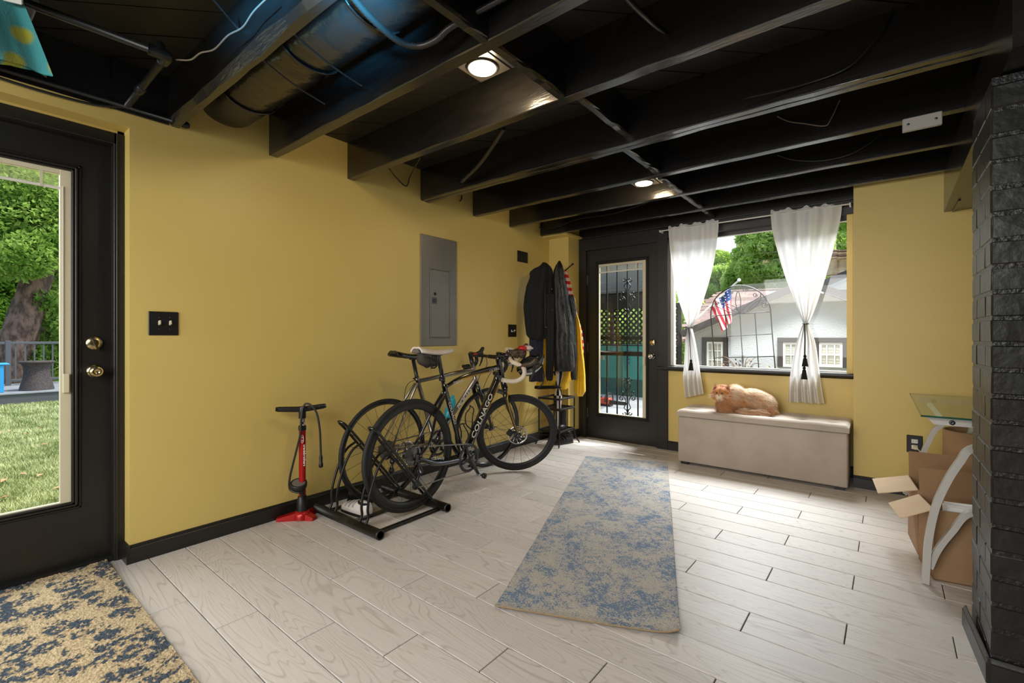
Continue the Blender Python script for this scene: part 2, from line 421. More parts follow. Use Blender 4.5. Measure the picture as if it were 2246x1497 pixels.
# exterior wall round the left door
struct('wall_door_side', MB().box((-3.1, 0.593, 0), (-2.956, 0.64, 2.43), Y).box((-3.1, -0.245, 2.06), (-2.956, 0.62, 2.43), Y).box((-3.1, -3.3, -0.1), (-2.955, -0.245, 2.43), Y))
struct('trim_1', MB().box((-2.955, -1.2, 2.115), (-2.857, 0.6186, 2.18), Y))
struct('trim_2', MB().box((-2.955, -1.2, 2.18), (-2.862, 0.6186, 2.43), M['black_wood']).box((-2.90, 0.55, 2.18), (-2.845, 0.775, 2.43), M['black_wood']))
# far wall: yellow below the window, black above
struct('wall_far', MB().box((-1.70, 4.5, -0.1), (0.2, 4.62, 0.79), Y).box((-2.62, 4.5, 2.06), (0.2, 4.66, 2.43), M['black_trim'])
       .box((-0.165, 4.5, 0.79), (0.2, 4.62, 2.06), Y))
struct('wall_right', MB().box((-0.152, 4.23, -0.1), (1.2, 4.66, 2.43), Y))
struct('wall_far_end', MB().box((1.2, 2.5, -0.1), (1.35, 4.66, 2.43), Y))
struct('wall_back', MB().box((-3.1, -3.35, -0.1), (3.1, -3.2, 2.6), M['black_board']).box((3.0, -3.3, -0.1), (3.15, 2.55, 2.6), M['black_board']).box((0.70, 2.45, -0.1), (3.1, 2.55, 2.6), M['black_board']))
# baseboards
def base_profile(p0, p1, nrm, h=0.088, t=0.014):
    p0 = Vector(p0); p1 = Vector(p1); n = Vector(nrm)
    prof = [(0, 0), (t, 0), (t, h * 0.80), (t * 0.78, h * 0.84), (t * 0.5, h * 0.93), (t * 0.25, h), (0, h)]
    mb = MB(); mb.prism([p0 + n * a + Vector((0, 0, b)) for a, b in prof], p1 - p0, BT); return mb
def joinmb(*ms):
    r_ = MB()
    for m_ in ms: 
        for f, mi, sm in zip(m_.f, m_.mi, m_.sm): pass
        i = len(r_.v); r_.v += m_.v
        for f, mi, sm in zip(m_.f, m_.mi, m_.sm): r_.f.append(tuple(a + i for a in f)); r_.mi.append(r_._m(m_.mats[mi])); r_.sm.append(sm)
    return r_
struct('baseboard_left', joinmb(base_profile((-2.857, 0.605, 0), (-2.857, 4.27, 0), (1, 0, 0)), base_profile((-2.94, 0.6186, 0), (-2.843, 0.6186, 0), (0, -1, 0))))
struct('baseboard_corner', joinmb(base_profile((-2.857, 4.27, 0), (-2.596, 4.27, 0), (0, -1, 0)), base_profile((-2.61, 4.256, 0), (-2.61, 4.5, 0), (1, 0, 0))))
struct('baseboard_far', base_profile((-1.62, 4.5, 0), (-0.152, 4.5, 0), (0, -1, 0)))
struct('baseboard_right', base_profile((-0.152, 4.23, 0), (1.2, 4.23, 0), (0, -1, 0)))

# ------------------------------------------------------------------ doors
def frame_axes(O, A, N):
    O, A, N = Vector(O), Vector(A), Vector(N)
    def P(a, n, z): return O + A * a + N * n + Vector((0, 0, z))
    def B(mb, a0, a1, n0, n1, z0, z1, m, ch=0.0):
        p, q = P(a0, n0, z0), P(a1, n1, z1); return mb.box(tuple(p), tuple(q), m, ch)
    return P, B
def glazed_door(name, O, A, N, w, h, ga0, ga1, gz0, gz1, strip, latch, hinge, top_blind, z0=0.02):
    """slab from a=0..w; glass opening ga0..ga1 x gz0..gz1; latch = a of knob; strip = a-range of the blind operator"""
    P, B = frame_axes(O, A, N)
    s = MB(); t = -0.042
    B(s, 0, ga0, t, 0, z0, h, BT); B(s, ga1, w, t, 0, z0, h, BT)
    B(s, ga0, ga1, t, 0, z0, gz0, BT); B(s, ga0, ga1, t, 0, gz1, h, BT)
    d = s.build(name, kind='structure')
    mo = MB()
    for k, (o_, pr) in enumerate(((0.034, 0.006), (0.022, 0.012), (0.010, 0.008))):
        for (a0, a1, c0, c1) in ((ga0 - o_, ga0 - o_ + 0.011, gz0 - o_, gz1 + o_), (ga1 + o_ - 0.011, ga1 + o_, gz0 - o_, gz1 + o_)):
            B(mo, a0, a1, 0, pr, c0, c1, BT, 0.003)
        B(mo, ga0 - o_, ga1 + o_, 0, pr, gz0 - o_, gz0 - o_ + 0.011, BT, 0.003); B(mo, ga0 - o_, ga1 + o_, 0, pr, gz1 + o_ - 0.011, gz1 + o_, BT, 0.003)
    mo.build('moulding', d)
    fr = MB(); e = 0.012
    B(fr, strip[0], strip[1], -0.03, -0.004, gz0, gz1, M['cream'], 0.002)
    oa = ga0 if strip[0] > ga0 + 0.01 else ga1 - e
    B(fr, oa, oa + e * 0.6, -0.03, -0.004, gz0, gz1, M['cream']); B(fr, ga0 + .001, ga1 - .001, -0.029, -0.005, gz1 - 0.022, gz1 - .001, M['cream']); B(fr, ga0 + .001, ga1 - .001, -0.029, -0.005, gz0 + .001, gz0 + 0.006, M['cream'])
    lite = fr.build('lite_frame', d)
    op = MB(); am = (strip[0] + strip[1]) / 2; zc = gz0 + (gz1 - gz0) * 0.36
    B(op, am - 0.012, am + 0.012, -0.004, 0.012, zc - 0.045, zc + 0.045, M['cream'], 0.003); B(op, am - 0.012, am - 0.008, -0.004, 0.002, zc, gz1 - 0.08, M['white_paint'])
    op.build('blind_slider', lite)
    g = MB(); B(g, ga0 + 0.002, ga1 - 0.002, -0.022, -0.018, gz0, gz1, M['glass']); g.build('glass_pane', d)
    for k in range(9):
        b = MB(); zz = gz1 - 0.026 - k * 0.0062
        b.prism([P(ga0 + 0.008, -0.0165, zz), P(ga0 + 0.008, -0.006, zz - 0.002), P(ga0 + 0.008, -0.006, zz - 0.003), P(ga0 + 0.008, -0.0165, zz - 0.001)], Vector(A) * (ga1 - ga0 - 0.018), M['cream'])
        b.build('blind_slat', d)
    b = MB(); zz = gz1 - 0.026 - 9 * 0.0062; B(b, ga0 + 0.008, ga1 - 0.01, -0.017, -0.006, zz - 0.012, zz, M['white_paint'], 0.002)
    for q in (0.2, 0.78): B(b, ga0 + (ga1 - ga0) * q, ga0 + (ga1 - ga0) * q + 0.010, -0.006, -0.0045, zz - 0.012, gz1 - 0.02, M['cream'])
    b.build('blind_rail', d)
    # deadbolt and knob
    zb, zk = top_blind
    c = P(latch, 0, zb); n = Vector(N)
    db = MB().lathe(c, n, [(0.033, 0), (0.033, 0.006), (0.030, 0.012), (0.012, 0.014), (0.0, 0.014)], M['brass'], 24)
    db.build('deadbolt', d)
    tb = MB(); tb.obox(c + n * 0.022 + Vector(A) * 0.003 - Vector((0, 0, 0.010)), Vector(A) * 0.006 + Vector((0, 0, -0.004)), n * 0.010, Vector((0, 0, 0.022)) + Vector(A) * -0.008, M['brass'], 0.003); tb.build('thumb_turn', d)
    c = P(latch, 0, zk)
    kb = MB().lathe(c, n, [(0.031, 0), (0.031, 0.006), (0.024, 0.011), (0.012, 0.016), (0.012, 0.030), (0.021, 0.036), (0.0275, 0.046), (0.0275, 0.056), (0.022, 0.066), (0.010, 0.069), (0.009, 0.067), (0, 0.067)], M['brass'] if hinge is None else M['chrome'], 28)
    kb.build('door_knob', d)
    if hinge is not None:
        for zz in (0.27, 0.98, 1.72):
            hb = MB(); B(hb, hinge - 0.010, hinge + 0.006, 0, 0.004, zz - 0.05, zz + 0.05, M['steel']); hb.cyl(P(hinge - 0.004, 0.007, zz - 0.05), P(hinge - 0.004, 0.007, zz + 0.05), 0.006, M['steel'], 8); hb.build('hinge', d)
    return d
glazed_door('door_1', (-3.0, -0.235, 0), (0, 1, 0), (1, 0, 0), 0.812, 2.04, 0.185, 0.668, 0.318, 1.883, (0.628, 0.668), 0.748, None, (1.069, 0.933))
glazed_door('door_2', (-2.524, 4.53, 0), (1, 0, 0), (0, -1, 0), 0.79, 2.037, 0.134, 0.668, 0.273, 1.88, (0.630, 0.668), 0.738, 0.0, (1.043, 0.905), 0.006)
# casings and jambs
cs = MB()
for (n0, n1, o0, o1) in ((-2.956, -2.942, 0.588, 0.617), (-2.955, -2.940, 0.586, 0.5955), (-3.06, -2.944, 0.577, 0.592)):
    cs.box((n0, o0, 0), (n1, o1, 2.10), BT, 0.002)
cs.box((-2.955, -0.34, 2.045), (-2.944, 0.615, 2.10), BT, 0.002).box((-3.06, -0.25, 2.042), (-2.955, 0.59, 2.062), BT)
cs.box((-2.955, -0.34, 0), (-2.942, -0.25, 2.10), BT, 0.002).box((-3.08, -0.25, 0.0), (-2.955, 0.579, 0.028), M['black_metal'])
struct('trim_3', cs)
cs = MB()
cs.box((-2.612, 4.488, 0), (-2.545, 4.505, 2.16), BT, 0.003).box((-2.56, 4.493, 0), (-2.5235, 4.66, 2.04), BT)
cs.box((-1.7345, 4.488, 0), (-1.618, 4.66, 2.16), BT, 0.003).box((-1.715, 4.482, 0), (-1.618, 4.505, 2.16), BT, 0.003)
cs.box((-2.612, 4.490, 2.038), (-1.62, 4.66, 2.165), BT, 0.003).box((-2.56, 4.531, -0.02), (-1.70, 4.66, 0.016), M['black_metal'])
struct('trim_4', cs)
struct('trim_5', MB().box((-2.62, 4.47, 2.165), (-0.152, 4.505, 2.18), BT, 0.003).box((-1.64, 4.485, 2.06), (-0.152, 4.505, 2.135), BT, 0.003).box((-1.64, 4.475, 2.135), (-0.152, 4.505, 2.147), BT, 0.002))
# ------------------------------------------------------------------ window
w = MB().box((-1.618, 4.56, 0.82), (-1.585, 4.62, 2.06), M['white_paint'], 0.002).box((-0.205, 4.50, 0.80), (-0.165, 4.62, 2.06), Y, 0.002)
w.box((-1.60, 4.565, 2.028), (-0.2, 4.62, 2.062), M['black_trim'], 0.002).box((-1.60, 4.585, 0.806), (-0.2, 4.62, 0.822), M['white_paint'], 0.002)
win = struct('window_1', w)
MB().box((-1.588, 4.600, 0.815), (-0.203, 4.605, 2.04), M['glass']).build('glass_pane', win)
MB().box((-1.588, 4.58, 2.022), (-0.203, 4.60, 2.030), M['white_paint']).build('window_bead', win)
sl = MB(); sl.prism([(-1.715, 4.452, 0.784), (-1.715, 4.446, 0.792), (-1.715, 4.446, 0.806), (-1.715, 4.452, 0.812), (-1.715, 4.60, 0.812), (-1.715, 4.60, 0.77), (-1.715, 4.478, 0.77), (-1.715, 4.472, 0.778)], (1.562, 0, 0), BT)
sl.build('window_sill', win)

struct('trim_6', MB().box((-1.9, 4.66, 2.40), (0.6, 5.0, 2.47), M['white_paint'], 0.004))   # unseen eave added over the far window to keep sun off the floor
# ------------------------------------------------------------------ ceiling: diagonal boards, joists, blocking, beam
BW = M['black_wood']
ceil = struct('ceiling', MB().box((-3.1, -3.3, 2.455), (3.1, 4.66, 2.58), M['black_board']))
step = 0.187; dv = math.sqrt(0.5)
for k in range(-22, 24):
    c0 = k * step
    # band c0 < (x - y) * dv + off < c0 + w : runs at 45 degrees
    q = []
    for (al, cc) in ((-9, c0), (9, c0), (9, c0 + step - 0.007), (-9, c0 + step - 0.007)):
        q.append(((al * dv + cc * dv) - 1.0, (al * dv - cc * dv) + 1.6))
    q = clip_poly(q, -3.0, 1.2, -0.8, 4.6)
    if len(q) < 3: continue
    zz = 2.425 + random.uniform(-0.0015, 0.0015)
    b = MB().prism([(x, y, zz) for x, y in q], (0, 0, 0.022), M['black_board'])
    b.build('board', ceil)
JX1 = 0.40
JO = [(-1.3, .055), (-0.75, .055), (-0.25, .055), (0.12, .05), (0.77, .055), (1.276, .055), (1.797, .055), (2.441, .044), (2.490, .044), (3.046, .056), (3.568, .05), (4.10, .05)]
def joist(y0, th, x0=-2.875, x1=JX1, z0=2.18, z1=2.425, seed=0, rough=0.004, bev=0.0):
    rr = random.Random(seed); n = 26; rows = []
    e = [0, 0]
    for i in range(n + 1):
        x = x0 + (x1 - x0) * i / n
        j1, j2, j3, j4 = [rr.uniform(-1, 1) * rough for _ in range(4)]
        c1, c2 = abs(rr.gauss(0, 1)) * rough * 1.2 + 0.002 + bev * (0.6 + 0.6 * rr.random()), abs(rr.gauss(0, 1)) * rough + 0.002
        dz = j3 * 0.6
        rows.append([(x, y0, z1), (x, y0 + j1 * 0.3, z0 + 0.11), (x, y0 + j1 * 0.5, z0 + c1 + dz), (x, y0 + c1 * 0.8, z0 + dz),
                     (x, y0 + th - c2 * 0.8, z0 + dz), (x, y0 + th + j2 * 0.5, z0 + c2 + dz), (x, y0 + th, z0 + 0.11), (x, y0 + th, z1)])
    return MB().grid(rows, BW, False, True)
for i, (jy, th) in enumerate(JO):
    joist(jy, th, seed=i * 7 + 1, rough=0.0026 if i not in (7, 8) else 0.0036, bev=0.028 if i == 4 else 0.0).build('joist', ceil)
def blocking(y0, y1, x, th=0.042, z0=2.184, seed=0):
    rr = random.Random(seed); n = 9; rows = []
    for i in range(n + 1):
        y = y0 + (y1 - y0) * i / n; j = [rr.uniform(-.006, .006) for _ in range(4)]
        rows.append([(x, y, 2.42), (x + j[0] * .4, y, z0 + .006 + abs(j[1])), (x + .006, y, z0 + j[2] * .5), (x + th - .006, y, z0 + j[2] * .5), (x + th + j[3] * .4, y, z0 + .006 + abs(j[3])), (x + th, y, 2.42)])
    return MB().grid(rows, BW, False, True)
for i, (a, b, x, z) in enumerate(((0.822, 1.28, -1.16, 2.182), (1.33, 1.80, -1.155, 2.182), (1.85, 2.445, -1.145, 2.232), (2.532, 3.05, -1.185, 2.184), (3.10, 3.57, -1.205, 2.186), (3.616, 4.105, -1.215, 2.188), (4.148, 4.47, -1.22, 2.188), (0.165, 0.775, -1.12, 2.184))):
    blocking(a, b, x, seed=i + 40, z0=z).build('blocking', ceil)
bm = MB(); bm.prism([(0.300, 1.95, 1.932), (0.335, 4.235, 1.932), (0.50, 4.235, 1.932), (0.47, 1.95, 1.932)], (0, 0, 0.246), BW)
bm.build('beam', ceil)
MB().box((0.375, 3.9, 1.924), (0.385, 4.232, 1.934), BW).build('beam_seam', ceil)

# ------------------------------------------------------------------ brick pillar painted black
PX0, PY0, PX1, PY1 = 0.278, 2.115, 0.70, 2.50
pil = struct('pillar', MB().box((PX0 + 0.0025, PY0 + 0.0025, -0.02), (PX1 - 0.007, PY1 - 0.004, 1.925), M['black_mortar']))
def brick(a, b, seed):
    rr = random.Random(seed); t = MB(); nx, ny, nz = 5, 5, 3
    x0, y0, z0 = a; x1, y1, z1 = b
    mb = MB().box(a, b, M['black_brick'], 0.005)
    jx, jy, jz = rr.uniform(-.0010, .0010), rr.uniform(-.0012, .0012), rr.uniform(-.001, .001)
    mb.v = [(v[0] + jx + rr.uniform(-.0007, .0007), v[1] + jy + rr.uniform(-.0012, .0012), v[2] + jz + rr.uniform(-.0016, .0016)) for v in mb.v]
    return mb
ch = 0.0828
for c in range(23):
    z0 = 0.004 + c * ch; z1 = z0 + ch - 0.008
    if c % 2 == 0: parts = [((PX0, PY0), (PX0 + .205, PY0 + .10)), ((PX0 + .215, PY0), (PX1, PY0 + .10)), ((PX0, PY0 + .1035), (PX0 + .10, PY0 + .272)), ((PX0, PY0 + .2755), (PX0 + .10, PY1)), ((PX1 - .10, PY0 + .11), (PX1, PY1))]
    else: parts = [((PX0, PY0), (PX0 + .10, PY0 + .205)), ((PX0, PY0 + .209), (PX0 + .10, PY1)), ((PX0 + .11, PY0), (PX0 + .31, PY0 + .10)), ((PX0 + .32, PY0), (PX1, PY0 + .205))]
    for k, (a, b) in enumerate(parts): brick((a[0], a[1], z0), (b[0], b[1], z1), c * 10 + k).build('brick', pil)
struct('baseboard_pillar', joinmb(base_profile((PX0 - 0.002, PY0 - 0.018, 0), (PX0 - 0.02, 2.465, 0), (-1, 0, 0), 0.076, 0.012), base_profile((PX0 - 0.012, PY0 - 0.004, 0), (PX1, PY0 - 0.004, 0), (0, -1, 0), 0.076, 0.014)))
# ------------------------------------------------------------------ wall fixtures
XW = -2.857
def on_wall(x, y): return onX(x, y, XW)
# electrical breaker panel
a = on_wall(921.5, 511); b = on_wall(1000.5, 757)
t = thing('breaker_panel', (XW, (a.y + b.y) / 2, a.z), 'tall grey metal breaker panel set in the yellow wall behind the bicycles', 'breaker panel')
pz1 = a.z - 0.004; pz0 = 1.1 - 0.075
MB().box((XW, a.y, pz0), (XW + 0.010, b.y, pz1), M['panel_grey'], 0.003).build('cover', t)
c = on_wall(943, 588); d = on_wall(983, 733)
dz1 = c.z - 0.01; dz0 = 1.1 - 0.005; dy0, dy1 = c.y + 0.0, d.y
fr = MB()
for (y0, y1, z0, z1) in ((dy0 - .010, dy0 - .002, dz0 - .01, dz1 + .01), (dy1 + .002, dy1 + .010, dz0 - .01, dz1 + .01), (dy0 - .01, dy1 + .01, dz1 + .002, dz1 + .010), (dy0 - .01, dy1 + .01, dz0 - .01, dz0 - .002)):
    fr.box((XW + .010, y0, z0), (XW + .016, y1, z1), M['panel_grey'], 0.002)
fr.build('door_frame', t)
dr = MB().box((XW + .008, dy0, dz0), (XW + .0155, dy1, dz1), M['panel_grey'], 0.0025).build('door', t)
lz = on_wall(949, 659).z
MB().box((XW + .0155, dy0 + .006, lz - .026), (XW + .017, dy0 + .062, lz + .026), M['dark_steel'], 0.002).box((XW + .017, dy0 + .020, lz - .014), (XW + .021, dy0 + .046, lz + .014), M['black_plastic'], 0.002).build('latch', dr)
MB().lathe((XW + .0155, dy0 + .04, lz + 0.055), (1, 0, 0), [(.013, 0), (.013, .002), (0, .002)], M['dark_steel'], 12).build('lock', dr)
for hz in (0.18, 0.72): MB().cyl((XW + .0165, dy1 + .001, dz0 + (dz1 - dz0) * hz - .02), (XW + .0165, dy1 + .001, dz0 + (dz1 - dz0) * hz + .02), 0.004, M['panel_grey'], 8).build('hinge', dr)
for (sy, sz) in ((a.y + .03, pz1 - .03), (b.y - .03, pz1 - .03), (a.y + .03, (pz0 + pz1) / 2), (b.y - .03, (pz0 + pz1) / 2), (a.y + .03, pz0 + .03), (b.y - .03, pz0 + .03)):
    MB().lathe((XW + .010, sy, sz), (1, 0, 0), [(.007, 0), (.006, .003), (0, .004)], M['steel'], 10).build('screw', t)
# double light switch
def plate(name, p0, p1, label, cat, m=M['black_plastic']):
    y0, y1 = p0.y, p1.y; z0, z1 = p1.z, p0.z
    t = thing(name, (XW, (y0 + y1) / 2, z0), label, cat)
    MB().box((XW, y0, z0), (XW + .007, y1, z1), m, 0.003).build('cover_plate', t); return t, y0, y1, z0, z1
t, y0, y1, z0, z1 = plate('light_switch', on_wall(324.7, 682), on_wall(391, 735), 'black double toggle light switch with cream levers beside the left door', 'light switch')
for q in (0.345, 0.70):
    yy = y0 + (y1 - y0) * q; zc = (z0 + z1) / 2
    MB().box((XW + .007, yy - .006, zc - .013), (XW + .0085, yy + .006, zc + .013), M['black_plastic']).build('toggle_slot', t)
    MB().obox((XW + .014, yy, zc + .003), (0.009, 0, 0.003), (0, .0045, 0), (-.002, 0, .010), M['cream'], .0015).build('toggle', t)
    for s_ in (-1, 1): MB().lathe((XW + .007, yy, zc + s_ * .030), (1, 0, 0), [(.0035, 0), (.003, .0012), (0, .0015)], M['dark_steel'], 10).build('screw', t)
t, y0, y1, z0, z1 = plate('blank_cover', on_wall(1134.3, 548.5), on_wall(1156.8, 577.5), 'small square black blank cover plate high on the wall left of the coats', 'cover plate')
for q in (0.08, 0.92): MB().lathe((XW + .007, y0 + (y1 - y0) * q, (z0 + z1) / 2), (1, 0, 0), [(.004, 0), (.003, .002), (0, .002)], M['steel'], 10).build('screw', t)
t, y0, y1, z0, z1 = plate('rocker_switch', on_wall(1114, 711), on_wall(1132, 738.5), 'black two-gang switch plate with small white levers below the black cover', 'light switch')
for q, dz in ((0.36, 0.0), (0.68, 0.012)):
    yy = y0 + (y1 - y0) * q
    MB().box((XW + .007, yy - .006, (z0 + z1) / 2 - .014), (XW + .012, yy + .004, (z0 + z1) / 2 + .010), M['cream'], .002).build('toggle', t)
    MB().box((XW + .012, yy - .002, (z0 + z1) / 2 - .012 + dz), (XW + .017, yy + .016, (z0 + z1) / 2 - .004 + dz), M['white_paint'], .002).build('lever', t)
# outlet on the right block of wall
YR = 4.23
p0, p1 = onY(1988.5, 952.5, YR), onY(2024, 988, YR)
t = thing('wall_outlet', ((p0.x + p1.x) / 2, YR, p1.z), 'black duplex wall outlet with cream sockets between the bench and the desk', 'outlet')
MB().box((p0.x, YR - .007, p1.z - .02), (p1.x, YR, p0.z), M['black_plastic'], .003).build('cover_plate', t)
xc = (p0.x + p1.x) / 2; zc = (p0.z + p1.z - .02) / 2
for s_ in (1, -1):
    o = MB().box((xc - .017, YR - .011, zc + s_ * .020 - .014), (xc + .017, YR - .006, zc + s_ * .020 + .014), M['white_paint'], .004).build('socket', t)
    MB().box((xc - .008, YR - .0115, zc + s_ * .020 - .003), (xc - .006, YR - .0105, zc + s_ * .020 + .006), M['black_plastic']).box((xc + .006, YR - .0115, zc + s_ * .020 - .003), (xc + .008, YR - .0105, zc + s_ * .020 + .006), M['black_plastic']).build('slots', o)
pg = MB().obox((xc + .004, YR - .022, zc - .022), (.013, 0, 0), (0, .012, 0), (0, 0, .011), M['cream'], .004)
pg.tube(spline([(xc + .012, YR - .03, zc - .024), (xc + .03, YR - .045, zc - .05), (xc + .055, YR - .03, zc - .16), (xc + .07, YR - .02, zc - .30), (xc + .10, YR - .02, 0.10)]), .0035, M['cream'], 6)
pg.build('power_plug', None, (xc, YR - .02, 0.1), 'cream power plug and cord in the lower socket of the black outlet', 'plug')

# ------------------------------------------------------------------ ceiling fixtures
def recessed_light(px, z, label, size):
    r = ray(*px); c = EYE + r * ((z - 1.1) / r.z)
    t = thing('recessed_light', tuple(c), label, 'ceiling light', 'round recessed ceiling lights')
    MB().box((c.x - .092, c.y - .092, z + .006), (c.x + .092, c.y + .092, z + .016), M['lamp_trim'], .003).box((c.x - .03, c.y - .09, z + .016), (c.x + .03, c.y + .09, 2.42), M['lamp_trim']).build('mounting_plate', t)
    MB().lathe((c.x, c.y, z + .006), (0, 0, -1), [(.072, 0), (.070, .006), (.064, .009), (.061, .006)], M['lamp_trim'], 32).build('trim_ring', t)
    MB().lathe((c.x, c.y, z + .004), (0, 0, -1), [(.062, 0), (.058, .0085), (.03, .011), (0, .0115)], M['bulb'], 32).build('lens', t)
    MB().box((c.x + .10, c.y - .09, z + .004), (c.x + .118, c.y + .09, z + .018), M['dark_steel'], .002).build('clip_bar', t)
    light('downlight', 'POINT', (c.x, c.y, z - .03), None, size, (1.0, .76, .45), .05)
recessed_light((1058, 150), 2.30, 'glowing round ceiling light on a square plate between the nearer joists', 7)
recessed_light((1412, 402), 2.255, 'glowing round ceiling light seen edge-on between the farther joists', 5)
# round duct wrapped in crumpled foil
dc = MB(); rows = []; n = 26; nx = 90; rr = random.Random(3)
for i in range(nx + 1):
    x = -2.87 + 2.9 * i / nx; row = []
    bulge = 1.0 + (0.05 if int(i / 13) % 2 else 0.0) - (0.04 if i % 13 == 0 else 0)
    for j in range(n):
        a = 2 * math.pi * j / n
        k = bulge * (1 + (0.025 * mnoise.noise(Vector((x * 14, math.cos(a) * 5, math.sin(a) * 5))) if x > -2.55 else 0))
        row.append((x, 1.048 + .128 * math.cos(a) * k, 2.348 + .074 * math.sin(a) * k))
    rows.append(row)
dc.grid(rows, M['foil'], True, True)
t = thing('air_duct', (-2.87, 1.048, 2.348), 'fat black foil-wrapped air duct running between two ceiling joists', 'duct')
dc.build('pipe', t)
for x in (-2.56, -1.95, -1.50):
    MB().tube([(x, 1.048 + .136 * math.cos(a), 2.348 + .080 * math.sin(a)) for a in [2 * math.pi * k / 24 for k in range(24)]], .006, M['foil'], 6, closed=True).build('band', t)
def cable(pts, r, label, m=M['cable'], name='cable', cat='cable', k=6, n=6, group=None):
    P = spline(pts, k); return MB().tube(P, r, m, n).build(name, None, tuple(P[0]), label, cat, group)
def cz(x, y, z): return tuple(onZ(x, y, z))
# metal straps hanging under the duct from joist to joist
for (p, q, lb) in (((560, 118), (712, 228), 'thin black strap cable crossing the duct nearest the yellow wall'), ((637, 68), (793, 188), 'thin black strap cable crossing the middle of the duct')):
    A, B = Vector(cz(p[0], p[1], 2.25)), Vector(cz(q[0], q[1], 2.235)); mid = (A + B) / 2 - Vector((0, 0, .012))
    cable([A, mid, B], .004, lb)
cable([cz(452, -20, 2.30), cz(522, 62, 2.30)], .0045, 'short black cable stapled above the first joist', k=4)
# flexible conduit looping under the duct
t = MB(); P = spline([cz(770, -10, 2.23), cz(812, 38, 2.21), cz(868, 86, 2.20), cz(915, 101, 2.195), cz(955, 88, 2.20), cz(985, 62, 2.22), cz(1040, 30, 2.25), cz(1110, -8, 2.27)], 14)
t.tube(P, [.0125 if i % 2 else .0105 for i in range(len(P))], M['conduit'], 10)
t.build('flexible_conduit', None, tuple(P[0]), 'ribbed black flexible conduit sagging in a loop beside the near ceiling light', 'conduit')
cable([cz(1368, -12, 2.24), cz(1400, 22, 2.235), cz(1440, 58, 2.26), cz(1462, 72, 2.30)], .010, 'thick dark conduit stub dropping between joists near the photo top', M['conduit'], 'conduit_stub', 'conduit')
cable([cz(1105, 281, 2.20), cz(1082, 318, 2.21), cz(1050, 362, 2.20), cz(1013, 398, 2.21)], .012, 'bent grey-black pipe running from joist to joist beside the yellow wall', M['conduit'], 'bent_pipe', 'conduit')
cable([cz(851, 366, 2.20), onX(868, 388, -2.80), onX(891, 408, -2.83), onX(900, 385, -2.80), cz(922, 345, 2.24)], .0045, 'thin black cable looping below the joists onto the yellow wall')
cable([onX(1013, 428, -2.84), onX(1012, 437, -2.84), onX(1008, 441, -2.85)], .006, 'tiny black cable end poking from under a joist on the yellow wall', k=4)
cable([cz(1628, 217, 2.19), onY(1760, 186, 2.42), onY(1853, 152, 2.42), onY(1905, 105, 2.42), onY(1948, 45, 2.42), onY(1966, -10, 2.42)], .0035, 'long thin black cable curving down a joist face near the brick pillar')
cable([onY(1705, 255, 3.03), onY(1730, 266, 3.03), onY(1765, 271, 3.03), onY(1808, 276, 3.03), onY(1822, 262, 3.03), onY(1842, 220, 3.03)], .0035, 'thin cream cable hooked under a joist left of the white sensor', M['grey_cable'])
cable([onY(1705, 340, 3.55), onY(1745, 351, 3.55), onY(1805, 352, 3.55), onY(1865, 338, 3.55), onY(1910, 313, 3.55), onY(1932, 292, 3.55)], .005, 'black cable sagging in a long arc between the far joists')
cable([cz(1120, 113, 2.30), cz(1160, 102, 2.30), cz(1185, 112, 2.32)], .003, 'short loose grey wire right of the near ceiling light', M['grey_cable'], k=5)
cable([onY(1156, 497, 4.08), onY(1178, 498, 4.08), onY(1205, 502, 4.08), onY(1232, 494, 4.08), onY(1270, 480, 4.08), onY(1345, 468, 4.08), onY(1420, 444, 4.08)], .005, 'black cable clipped along the last joist above the coats')
# small alarm box screwed to a joist face
A, B = onY(1979, 202, 3.046), onY(2066, 158, 3.046)
sx0, sx1 = onY(1979, 190, 3.046).x, onY(2066, 172, 3.046).x
t = thing('alarm_sensor', (sx0, 3.0, 2.14), 'flat grey-white plastic box screwed under a joist near the pillar', 'sensor')
MB().box((sx0, 3.022, 2.118), (sx1, 3.044, 2.182), M['sensor_white'], .003).build('housing', t)
for q in (.15, .85): MB().lathe((sx0 + (sx1 - sx0) * q, 3.022, 2.15), (0, -1, 0), [(.006, 0), (.005, .001), (0, .001)], M['dark_steel'], 10).build('screw', t)
# knots of pipe over the left door
t = thing('water_pipe', (-2.2, .59, 2.2), 'black iron pipe run with an elbow above the left door', 'pipe')
MB().tube([(-2.23, -.2, 2.2), (-2.19, .57, 2.2)], .014, M['black_metal'], 14).build('long_pipe', t)
MB().tube([(-2.22, .59, 2.2), (-2.80, .60, 2.2)], .014, M['black_metal'], 14).build('branch_pipe', t)
el = MB(); el.tube(spline([(-2.195, .53, 2.2), (-2.19, .575, 2.2), (-2.20, .592, 2.2), (-2.25, .593, 2.2)], 4), .021, M['black_metal'], 14); el.lathe((-2.19, .565, 2.2), (0, 0, 1), [(.019, 0), (.019, .035), (.012, .042), (0, .042)], M['black_metal'], 14).build('elbow', t)
MB().lathe((-2.58, .597, 2.2), (1, 0, 0), [(.014, -.03), (.019, -.025), (.019, .025), (.014, .03)], M['black_metal'], 14).build('coupling', t)
t = thing('curtain_pipe', (-2.83, .85, 2.2), 'long thin black pipe with a capped end along the top of the left wall', 'pipe')
MB().tube([(-2.83, -.5, 2.2), (-2.83, .84, 2.2)], .0105, M['black_metal'], 12).build('rod', t)
MB().lathe((-2.83, .825, 2.2), (0, 1, 0), [(.0105, 0), (.017, .004), (.018, .022), (.012, .034), (0, .036)], M['black_metal'], 14).build('end_cap', t)
cable([(-2.84, -.2, 2.17), (-2.835, .1, 2.165), (-2.84, .3, 2.16), (-2.845, .48, 2.17), (-2.84, .6, 2.2)], .006, 'bundle cable lying on the yellow ledge above the left door')
